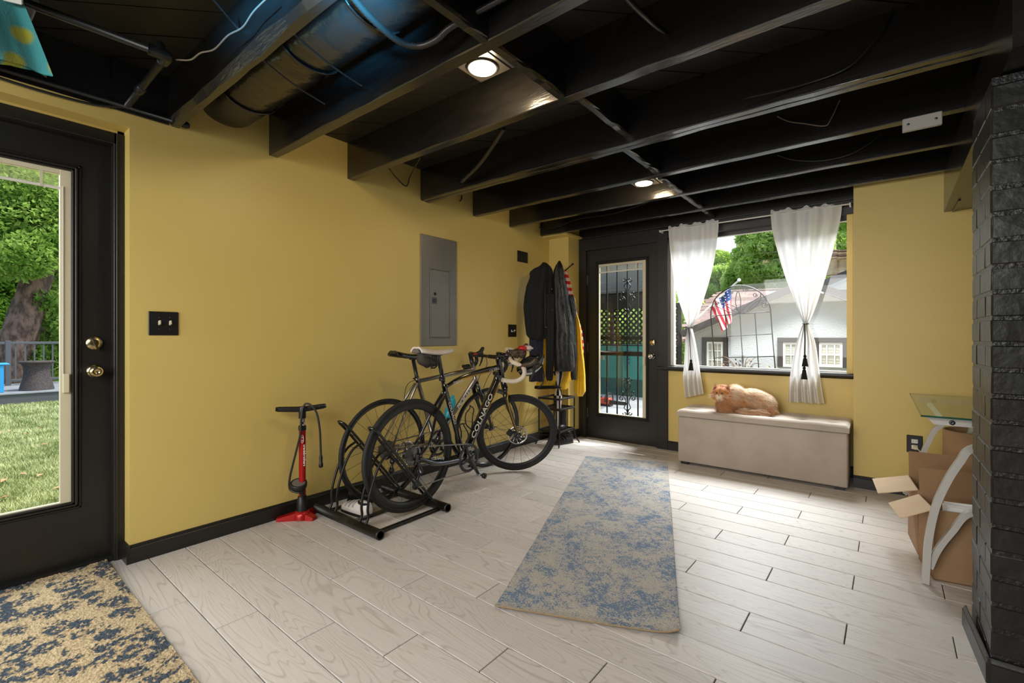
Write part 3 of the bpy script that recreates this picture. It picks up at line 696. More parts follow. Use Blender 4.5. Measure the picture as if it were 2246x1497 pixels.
cable([cz(386, 131, 2.2), cz(418, 131, 2.2), cz(440, 116, 2.21), cz(470, 108, 2.21), cz(500, 78, 2.22), cz(532, 60, 2.22), cz(556, 26, 2.23), cz(590, -8, 2.23)], .0032, 'thin wavy blue-lit wire running from the pipe elbow along the first joist', M['grey_cable'])
# towel hung over the pipe
def towel_mat():
    m, nt, p = nodes('teal towel with soft spots'); N = nt.nodes; L = nt.links
    tc = N.new('ShaderNodeTexCoord'); mp = N.new('ShaderNodeMapping'); mp.inputs['Scale'].default_value = (0.0, 12, 12); L.new(tc.outputs['Object'], mp.inputs[0])
    v = N.new('ShaderNodeTexVoronoi'); v.inputs['Scale'].default_value = 1.0; v.inputs['Randomness'].default_value = 0.55; L.new(mp.outputs[0], v.inputs['Vector'])
    cr = N.new('ShaderNodeValToRGB'); e = cr.color_ramp.elements; e[0].position = .30; e[0].color = (1, 1, 1, 1); e[1].position = .42; e[1].color = (0, 0, 0, 1); L.new(v.outputs['Distance'], cr.inputs[0])
    sp = N.new('ShaderNodeSeparateColor'); L.new(v.outputs['Color'], sp.inputs[0])
    c2 = N.new('ShaderNodeValToRGB'); c2.color_ramp.interpolation = 'CONSTANT'; e = c2.color_ramp.elements; e[0].color = rgb(150, 150, 40); e[1].position = .55; e[1].color = rgb(118, 110, 118); x = e.new(.85); x.color = rgb(200, 60, 120); L.new(sp.outputs[0], c2.inputs[0])
    mx = N.new('ShaderNodeMix'); mx.data_type = 'RGBA'; mx.inputs[6].default_value = rgb(56, 140, 142); L.new(cr.outputs[0], mx.inputs[0]); L.new(c2.outputs[0], mx.inputs[7]); L.new(mx.outputs[2], p.inputs['Base Color'])
    p.inputs['Roughness'].default_value = .9; p.inputs['Sheen Weight'].default_value = .3
    b = N.new('ShaderNodeTexNoise'); b.inputs['Scale'].default_value = 160; bp = N.new('ShaderNodeBump'); bp.inputs['Strength'].default_value = .4; bp.inputs['Distance'].default_value = .004
    L.new(tc.outputs['Object'], b.inputs[0]); L.new(b.outputs[0], bp.inputs['Height']); L.new(bp.outputs[0], p.inputs['Normal'])
    return m
M['towel'] = towel_mat()
rows = []
for i in range(25):
    y = -0.16 + (0.355 + 0.0) * i / 24; row = []
    fold = .014 * math.sin(i * .8) + .006 * math.sin(i * 1.9)
    e_ = .085 * (i / 24) ** 6
    prof = [(.030 + fold * .5, 1.975 + .004 * math.sin(i)), (.026 + fold * .8, 2.03), (.022 + fold, 2.09), (.020 + fold * .6, 2.16), (.015, 2.205), (0, 2.222), (-.016, 2.205), (-.022 - fold * .4, 2.16), (-.030 - fold * .8, 2.06), (-.034 - fold, 1.99)]
    for (dx, z) in prof:
        row.append((-2.205 + dx, y + (.07 if i == 24 else .07 * (i / 24)) * max(0, (2.2 - z) / .22) , z))
    rows.append(row)
front = rows; back = [[(p[0] * 1 + (-.006 if k < 5 else .006), p[1], p[2] - (.004 if 3 < k < 7 else 0)) for k, p in enumerate(r)] for r in rows]
tw = MB().grid(front, M['towel']).grid([r[::-1] for r in back], M['towel'])
t = tw.build('towel', None, (-2.2, 0, 1.98), 'fuzzy teal towel with mustard and mauve spots hung over the pipe', 'towel')
cl = MB().obox((-2.17, .175, 2.20), (.006, 0, 0), (.01, .022, 0), (0, 0, .035), M['white_paint'], .004).obox((-2.21, .215, 2.195), (.006, 0, 0), (0, .016, -.012), (0, .01, .04), M['sensor_white'], .005)
cl.build('clothes_peg', None, (-2.18, .18, 2.2), 'pale plastic peg clipped on the pipe above the towel', 'peg')
# ------------------------------------------------------------------ bicycles
def wheel(parent, c, r, rim_w, rim_m, deep, tyre_r, hub_w, nsp, X, disc=0.0, cass=False, name='wheel'):
    """wheel in the plane X = const, c = (y, z)"""
    cy, cz_ = c; cc = Vector((X, cy, cz_)); ax = Vector((1, 0, 0))
    root = MB(); rt = r - tyre_r; pr = []
    for k in range(11):
        a = 2 * math.pi * k / 10; pr.append((rt + tyre_r * math.cos(a) * .98, tyre_r * math.sin(a)))
    root.lathe(cc, ax, pr, M['rubber'], 72); w = root.build(name, parent)
    rm = MB(); ro = rt - tyre_r * .35; ri = ro - deep
    rm.lathe(cc, ax, [(ro, -rim_w), (ro - deep * .3, -rim_w * 1.05), (ri + .006, -rim_w * .6), (ri, 0), (ri + .006, rim_w * .6), (ro - deep * .3, rim_w * 1.05), (ro, rim_w)], rim_m, 72)
    rm.build('rim', w)
    hb = MB().lathe(cc, ax, [(.008, -hub_w), (.012, -hub_w * .95), (.024, -hub_w * .72), (.024, -hub_w * .66), (.013, -hub_w * .5), (.013, hub_w * .5), (.024, hub_w * .66), (.024, hub_w * .72), (.012, hub_w * .95), (.008, hub_w)], M['dark_steel'], 20).build('hub', w)
    for k in range(nsp):
        sd = 1 if k % 2 else -1; a = 2 * math.pi * k / nsp; off = (.55 if (k // 2) % 2 else -.55)
        p = cc + Vector((sd * hub_w * .68, .023 * math.cos(a + off * 2.2), .023 * math.sin(a + off * 2.2))); q = cc + Vector((0, ri * math.cos(a), ri * math.sin(a)))
        MB().tube([p, q], .0012, M['black_metal'] if deep > .02 else M['steel'], 4, caps=False).build('spoke', w)
    if disc:
        d = MB(); nb = 30
        x0 = X + disc
        ring = MB().lathe((x0, cy, cz_), ax, [(.068, -.001), (.080, -.001), (.080, .001), (.068, .001), (.068, -.001)], M['chrome'], 40)
        for k in range(10):
            a = 2 * math.pi * k / 10
            ring.tube([(x0, cy + .026 * math.cos(a), cz_ + .026 * math.sin(a)), (x0, cy + .070 * math.cos(a + .5), cz_ + .070 * math.sin(a + .5))], .0035, M['chrome'], 5)
        ring.lathe((x0, cy, cz_), ax, [(.028, -.003), (.028, .006), (.014, .008)], M['dark_steel'], 18); ring.build('brake_disc', w)
    if cass:
        for k in range(7):
            rr_ = .062 - k * .0058; x0 = X + .020 + k * .0042
            g = MB(); tn = 24; vs = []
            prof = []
            for j in range(tn * 2): prof.append((x0, cy + (rr_ + (.004 if j % 2 else 0)) * math.cos(math.pi * j / tn), cz_ + (rr_ + (.004 if j % 2 else 0)) * math.sin(math.pi * j / tn)))
            g.prism(prof, (.0018, 0, 0), M['steel']); g.build('sprocket', w)
    return w
def chainring(mb, c, r, X, m, teeth=50, w=.003):
    pts_o = []
    for j in range(teeth * 2):
        rr_ = r + (.004 if j % 2 else 0); a = math.pi * j / teeth; pts_o.append((X, c[0] + rr_ * math.cos(a), c[1] + rr_ * math.sin(a)))
    pts_i = [(X, c[0] + (r - .016) * math.cos(math.pi * j / teeth), c[1] + (r - .016) * math.sin(math.pi * j / teeth)) for j in range(teeth * 2)]
    n = teeth * 2; vs = pts_o + pts_i + [(x + w, y, z) for x, y, z in pts_o + pts_i]; fs = []
    for j in range(n):
        k = (j + 1) % n
        fs += [(j, n + j, n + k, k), (2 * n + j, 2 * n + k, 3 * n + k, 3 * n + j), (j, k, 2 * n + k, 2 * n + j), (n + j, 3 * n + j, 3 * n + k, n + k)]
    mb.add(vs, fs, m)
def chain(pts, X, parent):
    P = spline(pts, 10); mb = MB(); L_ = 0; prev = P[0]; k = 0
    acc = 0
    for q in P[1:]:
        d = (q - prev); n = max(1, int(d.length / .0064))
        for i in range(n):
            c = prev + d * ((i + .5) / n); e = d.normalized(); k += 1
            mb.obox(c, Vector((.0035 if k % 2 else .0022, 0, 0)), e * .0045, Vector((1, 0, 0)).cross(e) * (.0038 if k % 2 else .003), M['steel'])
        prev = q
    o = mb.build('chain', parent); o['kind'] = 'stuff'; return o
def hx(X):
    def f(px, py, dx=0.0): p = onX(px, py, X); return Vector((X + dx, p.y, p.z))
    return f
def steer(objs, p, q, ang, base):
    p, q = Vector(p), Vector(q); Rm = Matrix.Rotation(ang, 4, (q - p).normalized()); T = Matrix.Translation(p - Vector(base)) @ Rm @ Matrix.Translation(Vector(base) - p); seen = set()
    def go(o):
        if o.type == 'MESH' and o.data.name not in seen: seen.add(o.data.name); o.data.transform(T); o.data.update()
        for c in o.children: go(c)
    bpy.context.view_layer.update()
    for o in objs: go(o)
def turned(v, p, q, ang): return Vector(p) + Matrix.Rotation(ang, 3, (Vector(q) - Vector(p)).normalized()) @ (Vector(v) - Vector(p))
# ---- nearer bicycle: gloss black frame with white lettering
XA = -2.285; A = hx(XA)
rh = Vector((XA, 1.875, 0.366)); HT, HB = A(1093, 787), A(1107, 851); PHI = R(-46)
fh = turned((-2.285, 2.952, 0.3285), HT, HB, -PHI * (1 if HT.z < HB.z else -1)); XF = fh.x; PHI = PHI * (-1 if HT.z > HB.z else 1)
b1 = thing('road_bicycle', (XA, 2.4, 0.012), 'black disc-brake road bicycle with gold trim and white saddle, nearer of two in the rack', 'bicycle', 'road bicycles in the rack')
wheel(b1, (rh.y, rh.z), .348, .013, M['carbon'], .044, .0165, .055, 24, XA, disc=-.045, cass=True, name='rear_wheel')
fw1 = wheel(b1, (fh.y, fh.z), .3285, .012, M['carbon'], .040, .0165, .045, 24, XF, disc=.040, name='front_wheel')
bb = A(1017, 1001); st = A(974, 846); sc_ = A(969.5, 830); sp_ = A(961, 778)
ht = A(1093, 787); hb_ = A(1107, 851); FB = M['frame_black']
f = MB()
f.tube([st, st.lerp(bb, .5), bb], [.0175, .0165, .019], FB, 14)
f.tube(spline([st + Vector((0, 0, -.012)), A(1010, 829), A(1060, 812), A(1093, 806)], 5), [.013, .014, .016, .018, .020, .023], FB, 14, flat=((1, 0, 0), .85))
f.tube([A(1092, 823), A(1088, 838), A(1064, 890), A(1040, 948), bb], [.028, .029, .030, .030, .031], FB, 16)
f.tube([ht + Vector((0, -.003, 0)), hb_], [.0205, .0245], FB, 16)
f.tube([bb - Vector((.045, 0, 0)), bb + Vector((.045, 0, 0))], .024, FB, 18)
do = rh + Vector((0, 0.0, 0))
for s_ in (-1, 1):
    f.tube(spline([st + Vector((s_ * .012, .006, -.04)), A(952, 905, s_ * .026), A(930, 965, s_ * .055), do + Vector((s_ * .064, .01, -.005))], 6), [.012, .010, .009, .011], FB, 10)
    f.tube(spline([bb + Vector((s_ * .03, -.01, -.004)), A(968, 1011, s_ * .048), A(938, 1012, s_ * .058), do + Vector((s_ * .064, .012, -.01))], 6), [.016, .016, .015, .012], FB, 10)
    f.obox(do + Vector((s_ * .064, .004, -.012)), (.004, 0, 0), (0, .018, 0), (0, 0, .022), FB, .003)
fr1 = f.build('frame', b1)
g = MB()
g.tube([A(1089.5, 845, .018), A(1066, 893, .022), A(1056, 913, .022)], [.009, .008, .003], M['gold'], 10)
g.tube(spline([A(1000, 835, .010), A(1040, 822, .012), A(1085, 812, .014)], 5), .0045, M['gold'], 8)
g.build('gold_stripe', fr1)
fk = MB()
fk.tube([hb_ + Vector((0, 0, .012)), hb_ + Vector((0, .004, -.03))], [.024, .022], FB, 14)
for s_ in (-1, 1):
    fk.tube(spline([hb_ + Vector((s_ * .012, .006, -.012)), hb_ + Vector((s_ * .042, .016, -.08)), (hb_ + Vector((s_ * .042, .016, -.08))).lerp(fh + Vector((s_ * .052, 0, 0)), .5) + Vector((0, .004, 0)), fh + Vector((s_ * .052, 0, 0))], 6), [.017, .017, .014, .010], FB, 12)
fork = fk.build('fork', b1)
MB().tube(spline([hb_ + Vector((.020, .030, -.02)), hb_ + Vector((.058, .026, -.08)), (hb_ + Vector((.058, .022, -.08))).lerp(fh + Vector((.062, 0, 0)), .6), fh + Vector((.062, .0, .03))], 5), [.006, .004], M['gold'], 8).build('gold_stripe', fork)
MB().obox(fh + Vector((.052, -.065, .02)), (.012, 0, 0), (0, .012, .02), (0, .02, -.012), M['black_plastic'], .004).build('brake_caliper', fork)
# lettering
dn = (A(1088, 838) - bb); dn.normalize(); side = Vector((1, 0, 0))
upv = side.cross(dn) * -1
o0 = A(1029, 968, .0) ; offs = .0285
text_part('COLNAGO', .060, A(1033, 961, .031) , dn, Vector((0, -dn.z, dn.y)), M['white_letter'], fr1, bold=.0012, squeeze=1.18)
tt = (A(1093, 806) - A(1010, 829)).normalized()
text_part('CX ZERO', .026, A(1070, 815.5, .019), tt, Vector((0, -tt.z, tt.y)), M['white_letter'], fr1, squeeze=1.0)
text_part('COLNAGO', .024, A(991, 842, .017), tt, Vector((0, -tt.z, tt.y)), M['white_letter'], fr1, squeeze=.8)
sd_ = (bb - st).normalized()
text_part('COLNAGO', .030, A(979, 882, .019), sd_, Vector((0, -sd_.z, sd_.y)), M['white_letter'], fr1, squeeze=1.1)
cdv = (A(968, 1008) - A(932, 1010)).normalized()
text_part('COLNAGO', .022, A(931, 1004.5, .066), cdv, Vector((0, -cdv.z, cdv.y)), M['white_letter'], fr1)
# seat post, saddle
MB().tube([sc_ + (sp_ - sc_) * 1.0, st], .0145, M['black_gloss'], 14).build('seat_post', b1)
MB().tube([sc_ + Vector((0, 0, .012)), sc_ - Vector((0, 0, .014))], .0205, M['black_metal'], 14).build('seat_clamp', b1)
def saddle(parent, tail, nose, X, wide, m, rail_pt):
    n = 16; top = []; L_ = nose - tail; rows = []
    for i in range(n + 1):
        t_ = i / n; c = tail + L_ * t_
        hw = wide * (1 - t_) ** 1.4 + .020 * min(1, (1 - t_) * 6) + (.004 if t_ < 1 else .003)
        if t_ < .08: hw *= .78 + t_ * 2.7
        sag = -.012 * math.sin(math.pi * t_) + .010 * (1 - t_) ** 2
        row = []
        for k in range(13):
            u = -1 + k / 6; drop = -.030 * abs(u) ** 3 * (.55 + .45 * (1 - t_))
            row.append(Vector((X + u * hw, c.y, c.z + sag + drop - .004 * math.exp(-(u * 5) ** 2))))
        for k in range(12, -1, -1):
            p = row[k]; row.append(p + Vector((-(p.x - X) * .12, 0, -.010)))
        rows.append(row)
    mb = MB().grid(rows, m, True, True)
    mb.add([p for p in rows[0]], [tuple(range(26))], m); mb.add([p for p in rows[-1]], [tuple(range(26))[::-1]], m)
    sd = mb.build('saddle', parent)
    rl = MB()
    for s_ in (-1, 1):
        rl.tube(spline([tail + L_ * .15 + Vector((s_ * .035, 0, -.012)), tail + L_ * .35 + Vector((s_ * .022, 0, -.040)), tail + L_ * .62 + Vector((s_ * .020, 0, -.038)), tail + L_ * .9 + Vector((s_ * .010, 0, -.016))], 5), .0035, M['dark_steel'], 8)
    rl.obox(rail_pt, (.022, 0, 0), (0, .022, 0), (0, 0, .010), M['black_metal'], .004)
    rl.build('saddle_rails', sd); return sd
saddle(b1, A(913, 763), A(994, 764), XA, .050, M['white_leather'], sp_ + Vector((0, 0, .006)))
# cranks
cr = MB(); XC = XA + .048
chainring(cr, (bb.y, bb.z), .096, XC, M['dark_steel']); cr.lathe((XC + .001, bb.y, bb.z), (1, 0, 0), [(.083, 0), (.096, .0005), (.092, .004), (.080, .005), (.078, .003)], M['dark_steel'], 40)
chainring(cr, (bb.y, bb.z), .070, XC - .008, M['steel'], 36)
for k in range(4):
    a = R(20 + 90 * k); cr.tube([(XC + .006, bb.y + .012 * math.cos(a), bb.z + .012 * math.sin(a)), (XC + .006, bb.y + .082 * math.cos(a), bb.z + .082 * math.sin(a))], [.017, .010], M['dark_steel'], 10, flat=((1, 0, 0), .5))
cr.lathe((XC, bb.y, bb.z), (1, 0, 0), [(.024, 0), (.026, .014), (.020, .020), (0, .021)], M['dark_steel'], 20)
ck = cr.build('chainset', b1)
pe = onX(1050, 1040, XA + .07); p0_ = Vector((XC + .014, bb.y, bb.z)); p1_ = Vector((XC + .022, pe.y, pe.z))
MB().tube([p0_, p0_.lerp(p1_, .5), p1_], [.018, .015, .013], M['dark_steel'], 12, flat=((1, 0, 0), .6)).build('crank_arm', ck)
MB().tube([p1_, p1_ + Vector((.045, 0, 0))], .006, M['steel'], 10).lathe(p1_ + Vector((.035, 0, 0)), (1, 0, 0), [(.010, 0), (.018, .006), (.019, .026), (.012, .030), (0, .031)], M['black_metal'], 12).build('pedal', ck)
p2_ = Vector((XA - .07, 2 * bb.y - pe.y, 2 * bb.z - pe.z))
MB().tube([Vector((XA - .05, bb.y, bb.z)), p2_], [.017, .013], M['dark_steel'], 12, flat=((1, 0, 0), .6)).build('crank_arm', ck)
chain([Vector((XC, bb.y, bb.z + .096)), Vector((XC - .01, (bb.y + rh.y) / 2, (bb.z + rh.z) / 2 + .075)), Vector((XA + .036, rh.y, rh.z + .052))], XC, b1)
chain([Vector((XC, bb.y + .01, bb.z - .097)), A(960, 1046, .045), A(925, 1060, .04), A(905, 1066, .038)], XC, b1)
rd = MB(); jp = A(912, 1031, .040); j2 = A(902, 1062, .040)
rd.tube([rh + Vector((.05, .006, -.02)), jp + Vector((.01, 0, 0))], [.010, .014], M['dark_steel'], 10).tube([jp, j2], [.010, .008], M['black_metal'], 8)
for q in (jp, j2): rd.lathe(q - Vector((.004, 0, 0)), (1, 0, 0), [(.008, 0), (.024, 0), (.024, .008), (.008, .008)], M['black_plastic'], 16)
rd.build('rear_derailleur', b1)
# bottle cages
cg = MB()
for (a0, a1, dirv) in ((A(1002, 952), A(1010, 976), Vector((0, 1, .1))), (A(1042, 924), A(1034, 942), Vector((0, -.7, .9)))):
    mid = (a0 + a1) / 2
    for s_ in (-1, 1): cg.tube(spline([a1, a1 + dirv * .035 + Vector((s_ * .03, 0, .01)), mid + dirv * .06 + Vector((s_ * .034, 0, .03)), a0 + dirv * .05 + Vector((s_ * .02, 0, .05)), a0 + dirv * .075 + Vector((0, 0, .055))], 5), .0045, M['black_plastic'], 7)
    cg.tube([a0, a1], .010, M['black_plastic'], 8)
cg.build('bottle_cage', b1)
# stem, drop bar with cream tape
def dropbar(parent, cl, X, tape, drop_pts, half=.205, hood_m=None, name='handlebar'):
    """cl clamp centre; drop_pts: list of (dy, dz) from the tops through the hook to the bar end"""
    hd = MB(); tp = MB()
    hd.tube([cl + Vector((-half * .45, 0, 0)), cl + Vector((half * .45, 0, 0))], .0145, M['black_gloss'], 12)
    h = hd.build(name, parent)
    for s_ in (-1, 1):
        pts = [cl + Vector((s_ * half * .42, 0, 0)), cl + Vector((s_ * half * .9, .004, .002))] + [cl + Vector((s_ * half * (1.0 + .06 * k / len(drop_pts)), dy, dz)) for k, (dy, dz) in enumerate(drop_pts)]
        P = spline(pts, 6)
        MB().tube(P, [.0165 if i % 3 else .0155 for i in range(len(P))], tape, 12).build('bar_tape', h)
    return h
def hood(parent, p, s_, m):
    lv = MB()
    lv.tube(spline([p + Vector((0, -.03, -.01)), p + Vector((0, .02, .008)), p + Vector((s_ * .004, .060, .022)), p + Vector((s_ * .006, .085, .052)), p + Vector((s_ * .006, .088, .066))], 5), [.016, .017, .018, .017, .013], m, 12)
    hd = lv.build('brake_hood', parent)
    MB().tube(spline([p + Vector((0, .075, .03)), p + Vector((s_ * .006, .088, -.01)), p + Vector((s_ * .012, .082, -.06)), p + Vector((s_ * .018, .066, -.105))], 5), [.009, .010, .009, .006], M['black_metal'], 10, flat=((1, 0, 0), .7)).build('brake_lever', hd)
stm = MB(); s0 = A(1092, 778); cl1 = s0 + Vector((0, .085, .004)); s0_ = A(1092, 778)
stm.tube([s0 + Vector((0, 0, .022)), A(1093, 790)], .018, M['black_gloss'], 14).tube([s0 + Vector((0, 0, .008)), cl1], [.016, .015], M['black_gloss'], 12).tube([cl1 - Vector((.022, 0, 0)), cl1 + Vector((.022, 0, 0))], .0195, M['black_gloss'], 14)
stem1 = stm.build('stem', b1)
hb1 = dropbar(b1, cl1, XA, M['bar_tape'], [(.035, -.004), (.085, -.028), (.095, -.085), (.055, -.125), (.0, -.135), (-.065, -.128)], .205)
for s_ in (-1, 1): hood(hb1, cl1 + Vector((s_ * .208, .075, -.012)), s_, M['brown_leather'])
steer([fw1, fork, stem1, hb1], HT, HB, PHI, BASE[b1.name])
# ---- farther bicycle: bare titanium frame
XB = -2.60; Bq = hx(XB)
HT2, HB2 = Bq(1036, 797), Bq(1044, 838); PH2 = R(12)
rh2 = Vector((XB, 1.915, .344)); fh2 = Vector((XB, 2.957, .338))
b2 = thing('road_bicycle', (XB, 2.4, 0.0), 'silver titanium road bicycle with black saddle, nearer the yellow wall', 'bicycle', 'road bicycles in the rack')
wheel(b2, (rh2.y, rh2.z), .341, .011, M['black_gloss'], .022, .0135, .055, 24, XB, cass=True, name='rear_wheel')
fw2 = wheel(b2, (fh2.y, fh2.z), .336, .011, M['black_gloss'], .022, .0135, .045, 20, XB, name='front_wheel')
TI = M['titanium']
bb2 = Bq(953, 968); st2 = Bq(914.5, 832); sp2 = Bq(906, 786); ht2 = Bq(1036, 797); hb2 = Bq(1044, 838)
f = MB()
f.tube([st2 + Vector((0, 0, .012)), bb2], .0155, TI, 14)
f.tube([Bq(914.5, 836), Bq(1037.5, 809.5)], .0155, TI, 14)
f.tube([Bq(1042, 832), bb2], .0185, TI, 14)
f.tube([ht2, hb2], .018, TI, 14)
f.tube([bb2 - Vector((.04, 0, 0)), bb2 + Vector((.04, 0, 0))], .021, TI, 16)
for s_ in (-1, 1):
    f.tube([Bq(913, 840, s_ * .014), Bq(887, 890, s_ * .034), rh2 + Vector((s_ * .062, .01, .01))], [.009, .0085, .007], TI, 10)
    f.tube([bb2 + Vector((s_ * .025, -.01, 0)), rh2 + Vector((s_ * .062, .02, 0))], [.011, .009], TI, 10)
    f.obox(rh2 + Vector((s_ * .062, .004, -.008)), (.003, 0, 0), (0, .016, 0), (0, 0, .020), TI, .002)
fr2 = f.build('frame', b2)
d2 = (Bq(1042, 832) - bb2).normalized()
text_part('MOOTS', .052, Bq(1003, 897, .0195), d2, Vector((0, -d2.z, d2.y)), M['white_letter'], fr2, bold=.001, squeeze=1.12)
d3 = (bb2 - st2).normalized()
text_part('MOOTS', .022, Bq(921.5, 868, .016), d3, Vector((0, -d3.z, d3.y)), M['grey_letter'], fr2)
MB().tube([sp2, st2 + Vector((0, 0, .01))], .0138, M['black_metal'], 14).build('seat_post', b2)
MB().tube([st2 + Vector((0, 0, .018)), st2 - Vector((0, 0, .004))], .0195, TI, 14).cyl(st2 + Vector((-.01, -.024, .008)), st2 + Vector((.01, -.024, .008)), .006, M['dark_steel'], 8).build('seat_clamp', b2)
saddle(b2, Bq(862, 771), Bq(936, 773), XB, .056, M['black_gloss'], sp2 + Vector((0, 0, .002)))
fk = MB(); fk.tube([hb2 + Vector((0, 0, .01)), hb2 - Vector((0, -.002, .03))], .021, M['frame_black'], 14)
for s_ in (-1, 1): fk.tube(spline([hb2 + Vector((s_ * .012, .004, -.012)), hb2 + Vector((s_ * .040, .012, -.075)), Bq(1060, 900, s_ * .046), fh2 + Vector((s_ * .050, 0, 0))], 6), [.018, .018, .015, .010], M['frame_black'], 12)
fork2 = fk.build('fork', b2)
MB().cyl(fh2 + Vector((.045, 0, 0)), fh2 + Vector((.068, 0, 0)), .012, M['steel'], 12).tube([fh2 + Vector((.062, 0, 0)), fh2 + Vector((.066, -.012, .055))], [.005, .003], M['steel'], 8).build('axle_lever', b2)
for (c_, nm) in ((Bq(1052, 868, .0), 'f'), (Bq(890, 889, 0), 'r')):
    bk = MB()
    for s_ in (-1, 1): bk.tube(spline([c_ + Vector((0, .028, .03)), c_ + Vector((s_ * .034, .026, .012)), c_ + Vector((s_ * .028, .024, -.028))], 5), [.009, .010, .007], M['steel'], 8)
    bk.obox(c_ + Vector((.022, .024, -.03)), (.006, 0, 0), (0, .022, .004), (0, 0, .006), M['black_plastic'], .002)
    bk.build('rim_brake', b2)
cr = MB(); XD = XB + .046
chainring(cr, (bb2.y, bb2.z), .094, XD, M['black_metal'], 46); chainring(cr, (bb2.y, bb2.z), .068, XD - .008, M['steel'], 36)
for k in range(5):
    a = R(12 + 72 * k); cr.tube([(XD + .004, bb2.y, bb2.z), (XD + .004, bb2.y + .082 * math.cos(a), bb2.z + .082 * math.sin(a))], [.014, .009], M['black_metal'], 8, flat=((1, 0, 0), .5))
ck = cr.build('chainset', b2); p0_ = Vector((XD + .01, bb2.y, bb2.z)); p1_ = p0_ + Vector((.012, -.12, -.118))
MB().tube([p0_, p1_], [.016, .012], M['black_metal'], 10, flat=((1, 0, 0), .6)).build('crank_arm', ck)
MB().tube([p1_, p1_ + Vector((.05, 0, 0))], [.007, .016], M['black_metal'], 10).build('pedal', ck)
chain([Vector((XD, bb2.y, bb2.z + .094)), Vector((XD - .008, (bb2.y + rh2.y) / 2, (bb2.z + rh2.z) / 2 + .07)), Vector((XB + .036, rh2.y, rh2.z + .05))], XD, b2)
rd = MB(); jp = rh2 + Vector((.042, .03, -.075)); j2 = rh2 + Vector((.042, .02, -.135))
rd.tube([rh2 + Vector((.055, .006, -.02)), jp], [.010, .012], M['dark_steel'], 8).tube([jp, j2], .008, M['dark_steel'], 8)
for q in (jp, j2): rd.lathe(q - Vector((.004, 0, 0)), (1, 0, 0), [(.007, 0), (.022, 0), (.022, .008), (.007, .008)], M['black_plastic'], 14)
rd.build('rear_derailleur', b2)
stm = MB(); s0 = Bq(1033, 777); cl2 = Bq(1052, 779)
stm.tube([Bq(1031, 776) + Vector((0, 0, .01)), ht2], .0175, M['black_metal'], 14).tube([s0, cl2 + Vector((0, .01, 0))], [.016, .015], M['black_metal'], 12)
stm.tube([s0 + Vector((.016, .01, .004)), s0 + Vector((.016, .05, .006))], .006, M['red_plastic'], 8)
stem2 = stm.build('stem', b2)
hb_2 = dropbar(b2, cl2 + Vector((0, .015, 0)), XB, M['black_plastic'], [(.03, -.004), (.075, -.025), (.085, -.075), (.05, -.115), (.0, -.125), (-.04, -.120)], .20)
for s_ in (-1, 1): hood(hb_2, cl2 + Vector((s_ * .203, .080, -.012)), s_, M['black_plastic'])
steer([fw2, fork2, stem2, hb_2], HT2, HB2, PH2, BASE[b2.name])
MB().tube([Bq(1015, 803, .0), Bq(1029, 801, 0)], .012, M['black_plastic'], 10).build('frame_lamp', b2)
for _pts in ([cl2 + Vector((.2, .16, .03)), Bq(1082, 790, .16), Bq(1066, 815, .06), Bq(1056, 850, .02)], [cl2 + Vector((.05, .02, 0)), Bq(1058, 800, .05), Bq(1048, 820, .03), Bq(1044, 834, .024)],
             [Bq(912, 832, .012), Bq(896, 838, .012), Bq(888, 851, .01), Bq(885, 872, .01), Bq(889, 886, .01)]):
    MB().tube(spline(_pts, 6), .0025, M['cable'], 6).build('brake_cable', b2)
# ---- things carried on the bicycles
sb = thing('saddle_bag', tuple(A(940, 800)), 'dark grey nylon saddle bag strapped under the white saddle', 'bag')
def bagf(q, d): return Vector((q.x, q.y, q.z + (q.y * -.15)))
MB().ell(A(939, 787), (.040, .085, .050), M['nylon_grey'], 20, 12, lambda q, d: Vector((q.x * (1 + .25 * max(0, -d.y)), math.copysign(abs(d.y) ** .7, d.y) * .085, math.copysign(abs(d.z) ** .75, d.z) * .05 - q.y * .12))).build('pouch', sb)
MB().tube([A(926, 775, .047), A(930, 783, .049), A(947, 789, .044)], .004, M['black_plastic'], 6, flat=((1, 0, 0), .4)).build('zip', sb)
stp = MB()
for q in (-.012, .045): stp.tube([Vector((XA + .046 * math.cos(a), A(939, 787).y + q, A(939, 787).z + .055 * math.sin(a) - q * .12)) for a in [2 * math.pi * k / 20 for k in range(20)]], .005, M['black_plastic'], 6, closed=True)
stp.tube([A(938, 797, .04), A(938, 808, .035)], .005, M['black_plastic'], 6)
stp.build('strap', sb)
text_part('LEZYNE', .016, A(919.5, 778.5, .052), Vector((.0, 1, -.25)), Vector((0, .25, 1)), M['grey_letter'], sb)
w0, w1 = Bq(976, 932, .0) + Vector((.0, .03, .05)), Bq(987, 872, 0) + Vector((0, .03, .01))
wb = thing('water_bottle', tuple(w0), 'turquoise plastic water bottle caged on the titanium bicycle frame', 'bottle')
ax = (w1 - w0); Lb = ax.length; ax.normalize()
MB().lathe(w0, ax, [(0, 0), (.033, .002), (.036, .01), (.036, Lb * .38), (.031, Lb * .46), (.031, Lb * .52), (.036, Lb * .60), (.035, Lb * .76), (.028, Lb * .82)], M['teal_plastic'], 24).build('body', wb)
MB().lathe(w0, ax, [(.030, Lb * .80), (.031, Lb * .88), (.016, Lb * .92), (.012, Lb * .98), (.014, Lb * 1.02), (.010, Lb * 1.05), (0, Lb * 1.05)], M['teal_plastic'], 24).build('cap', wb)
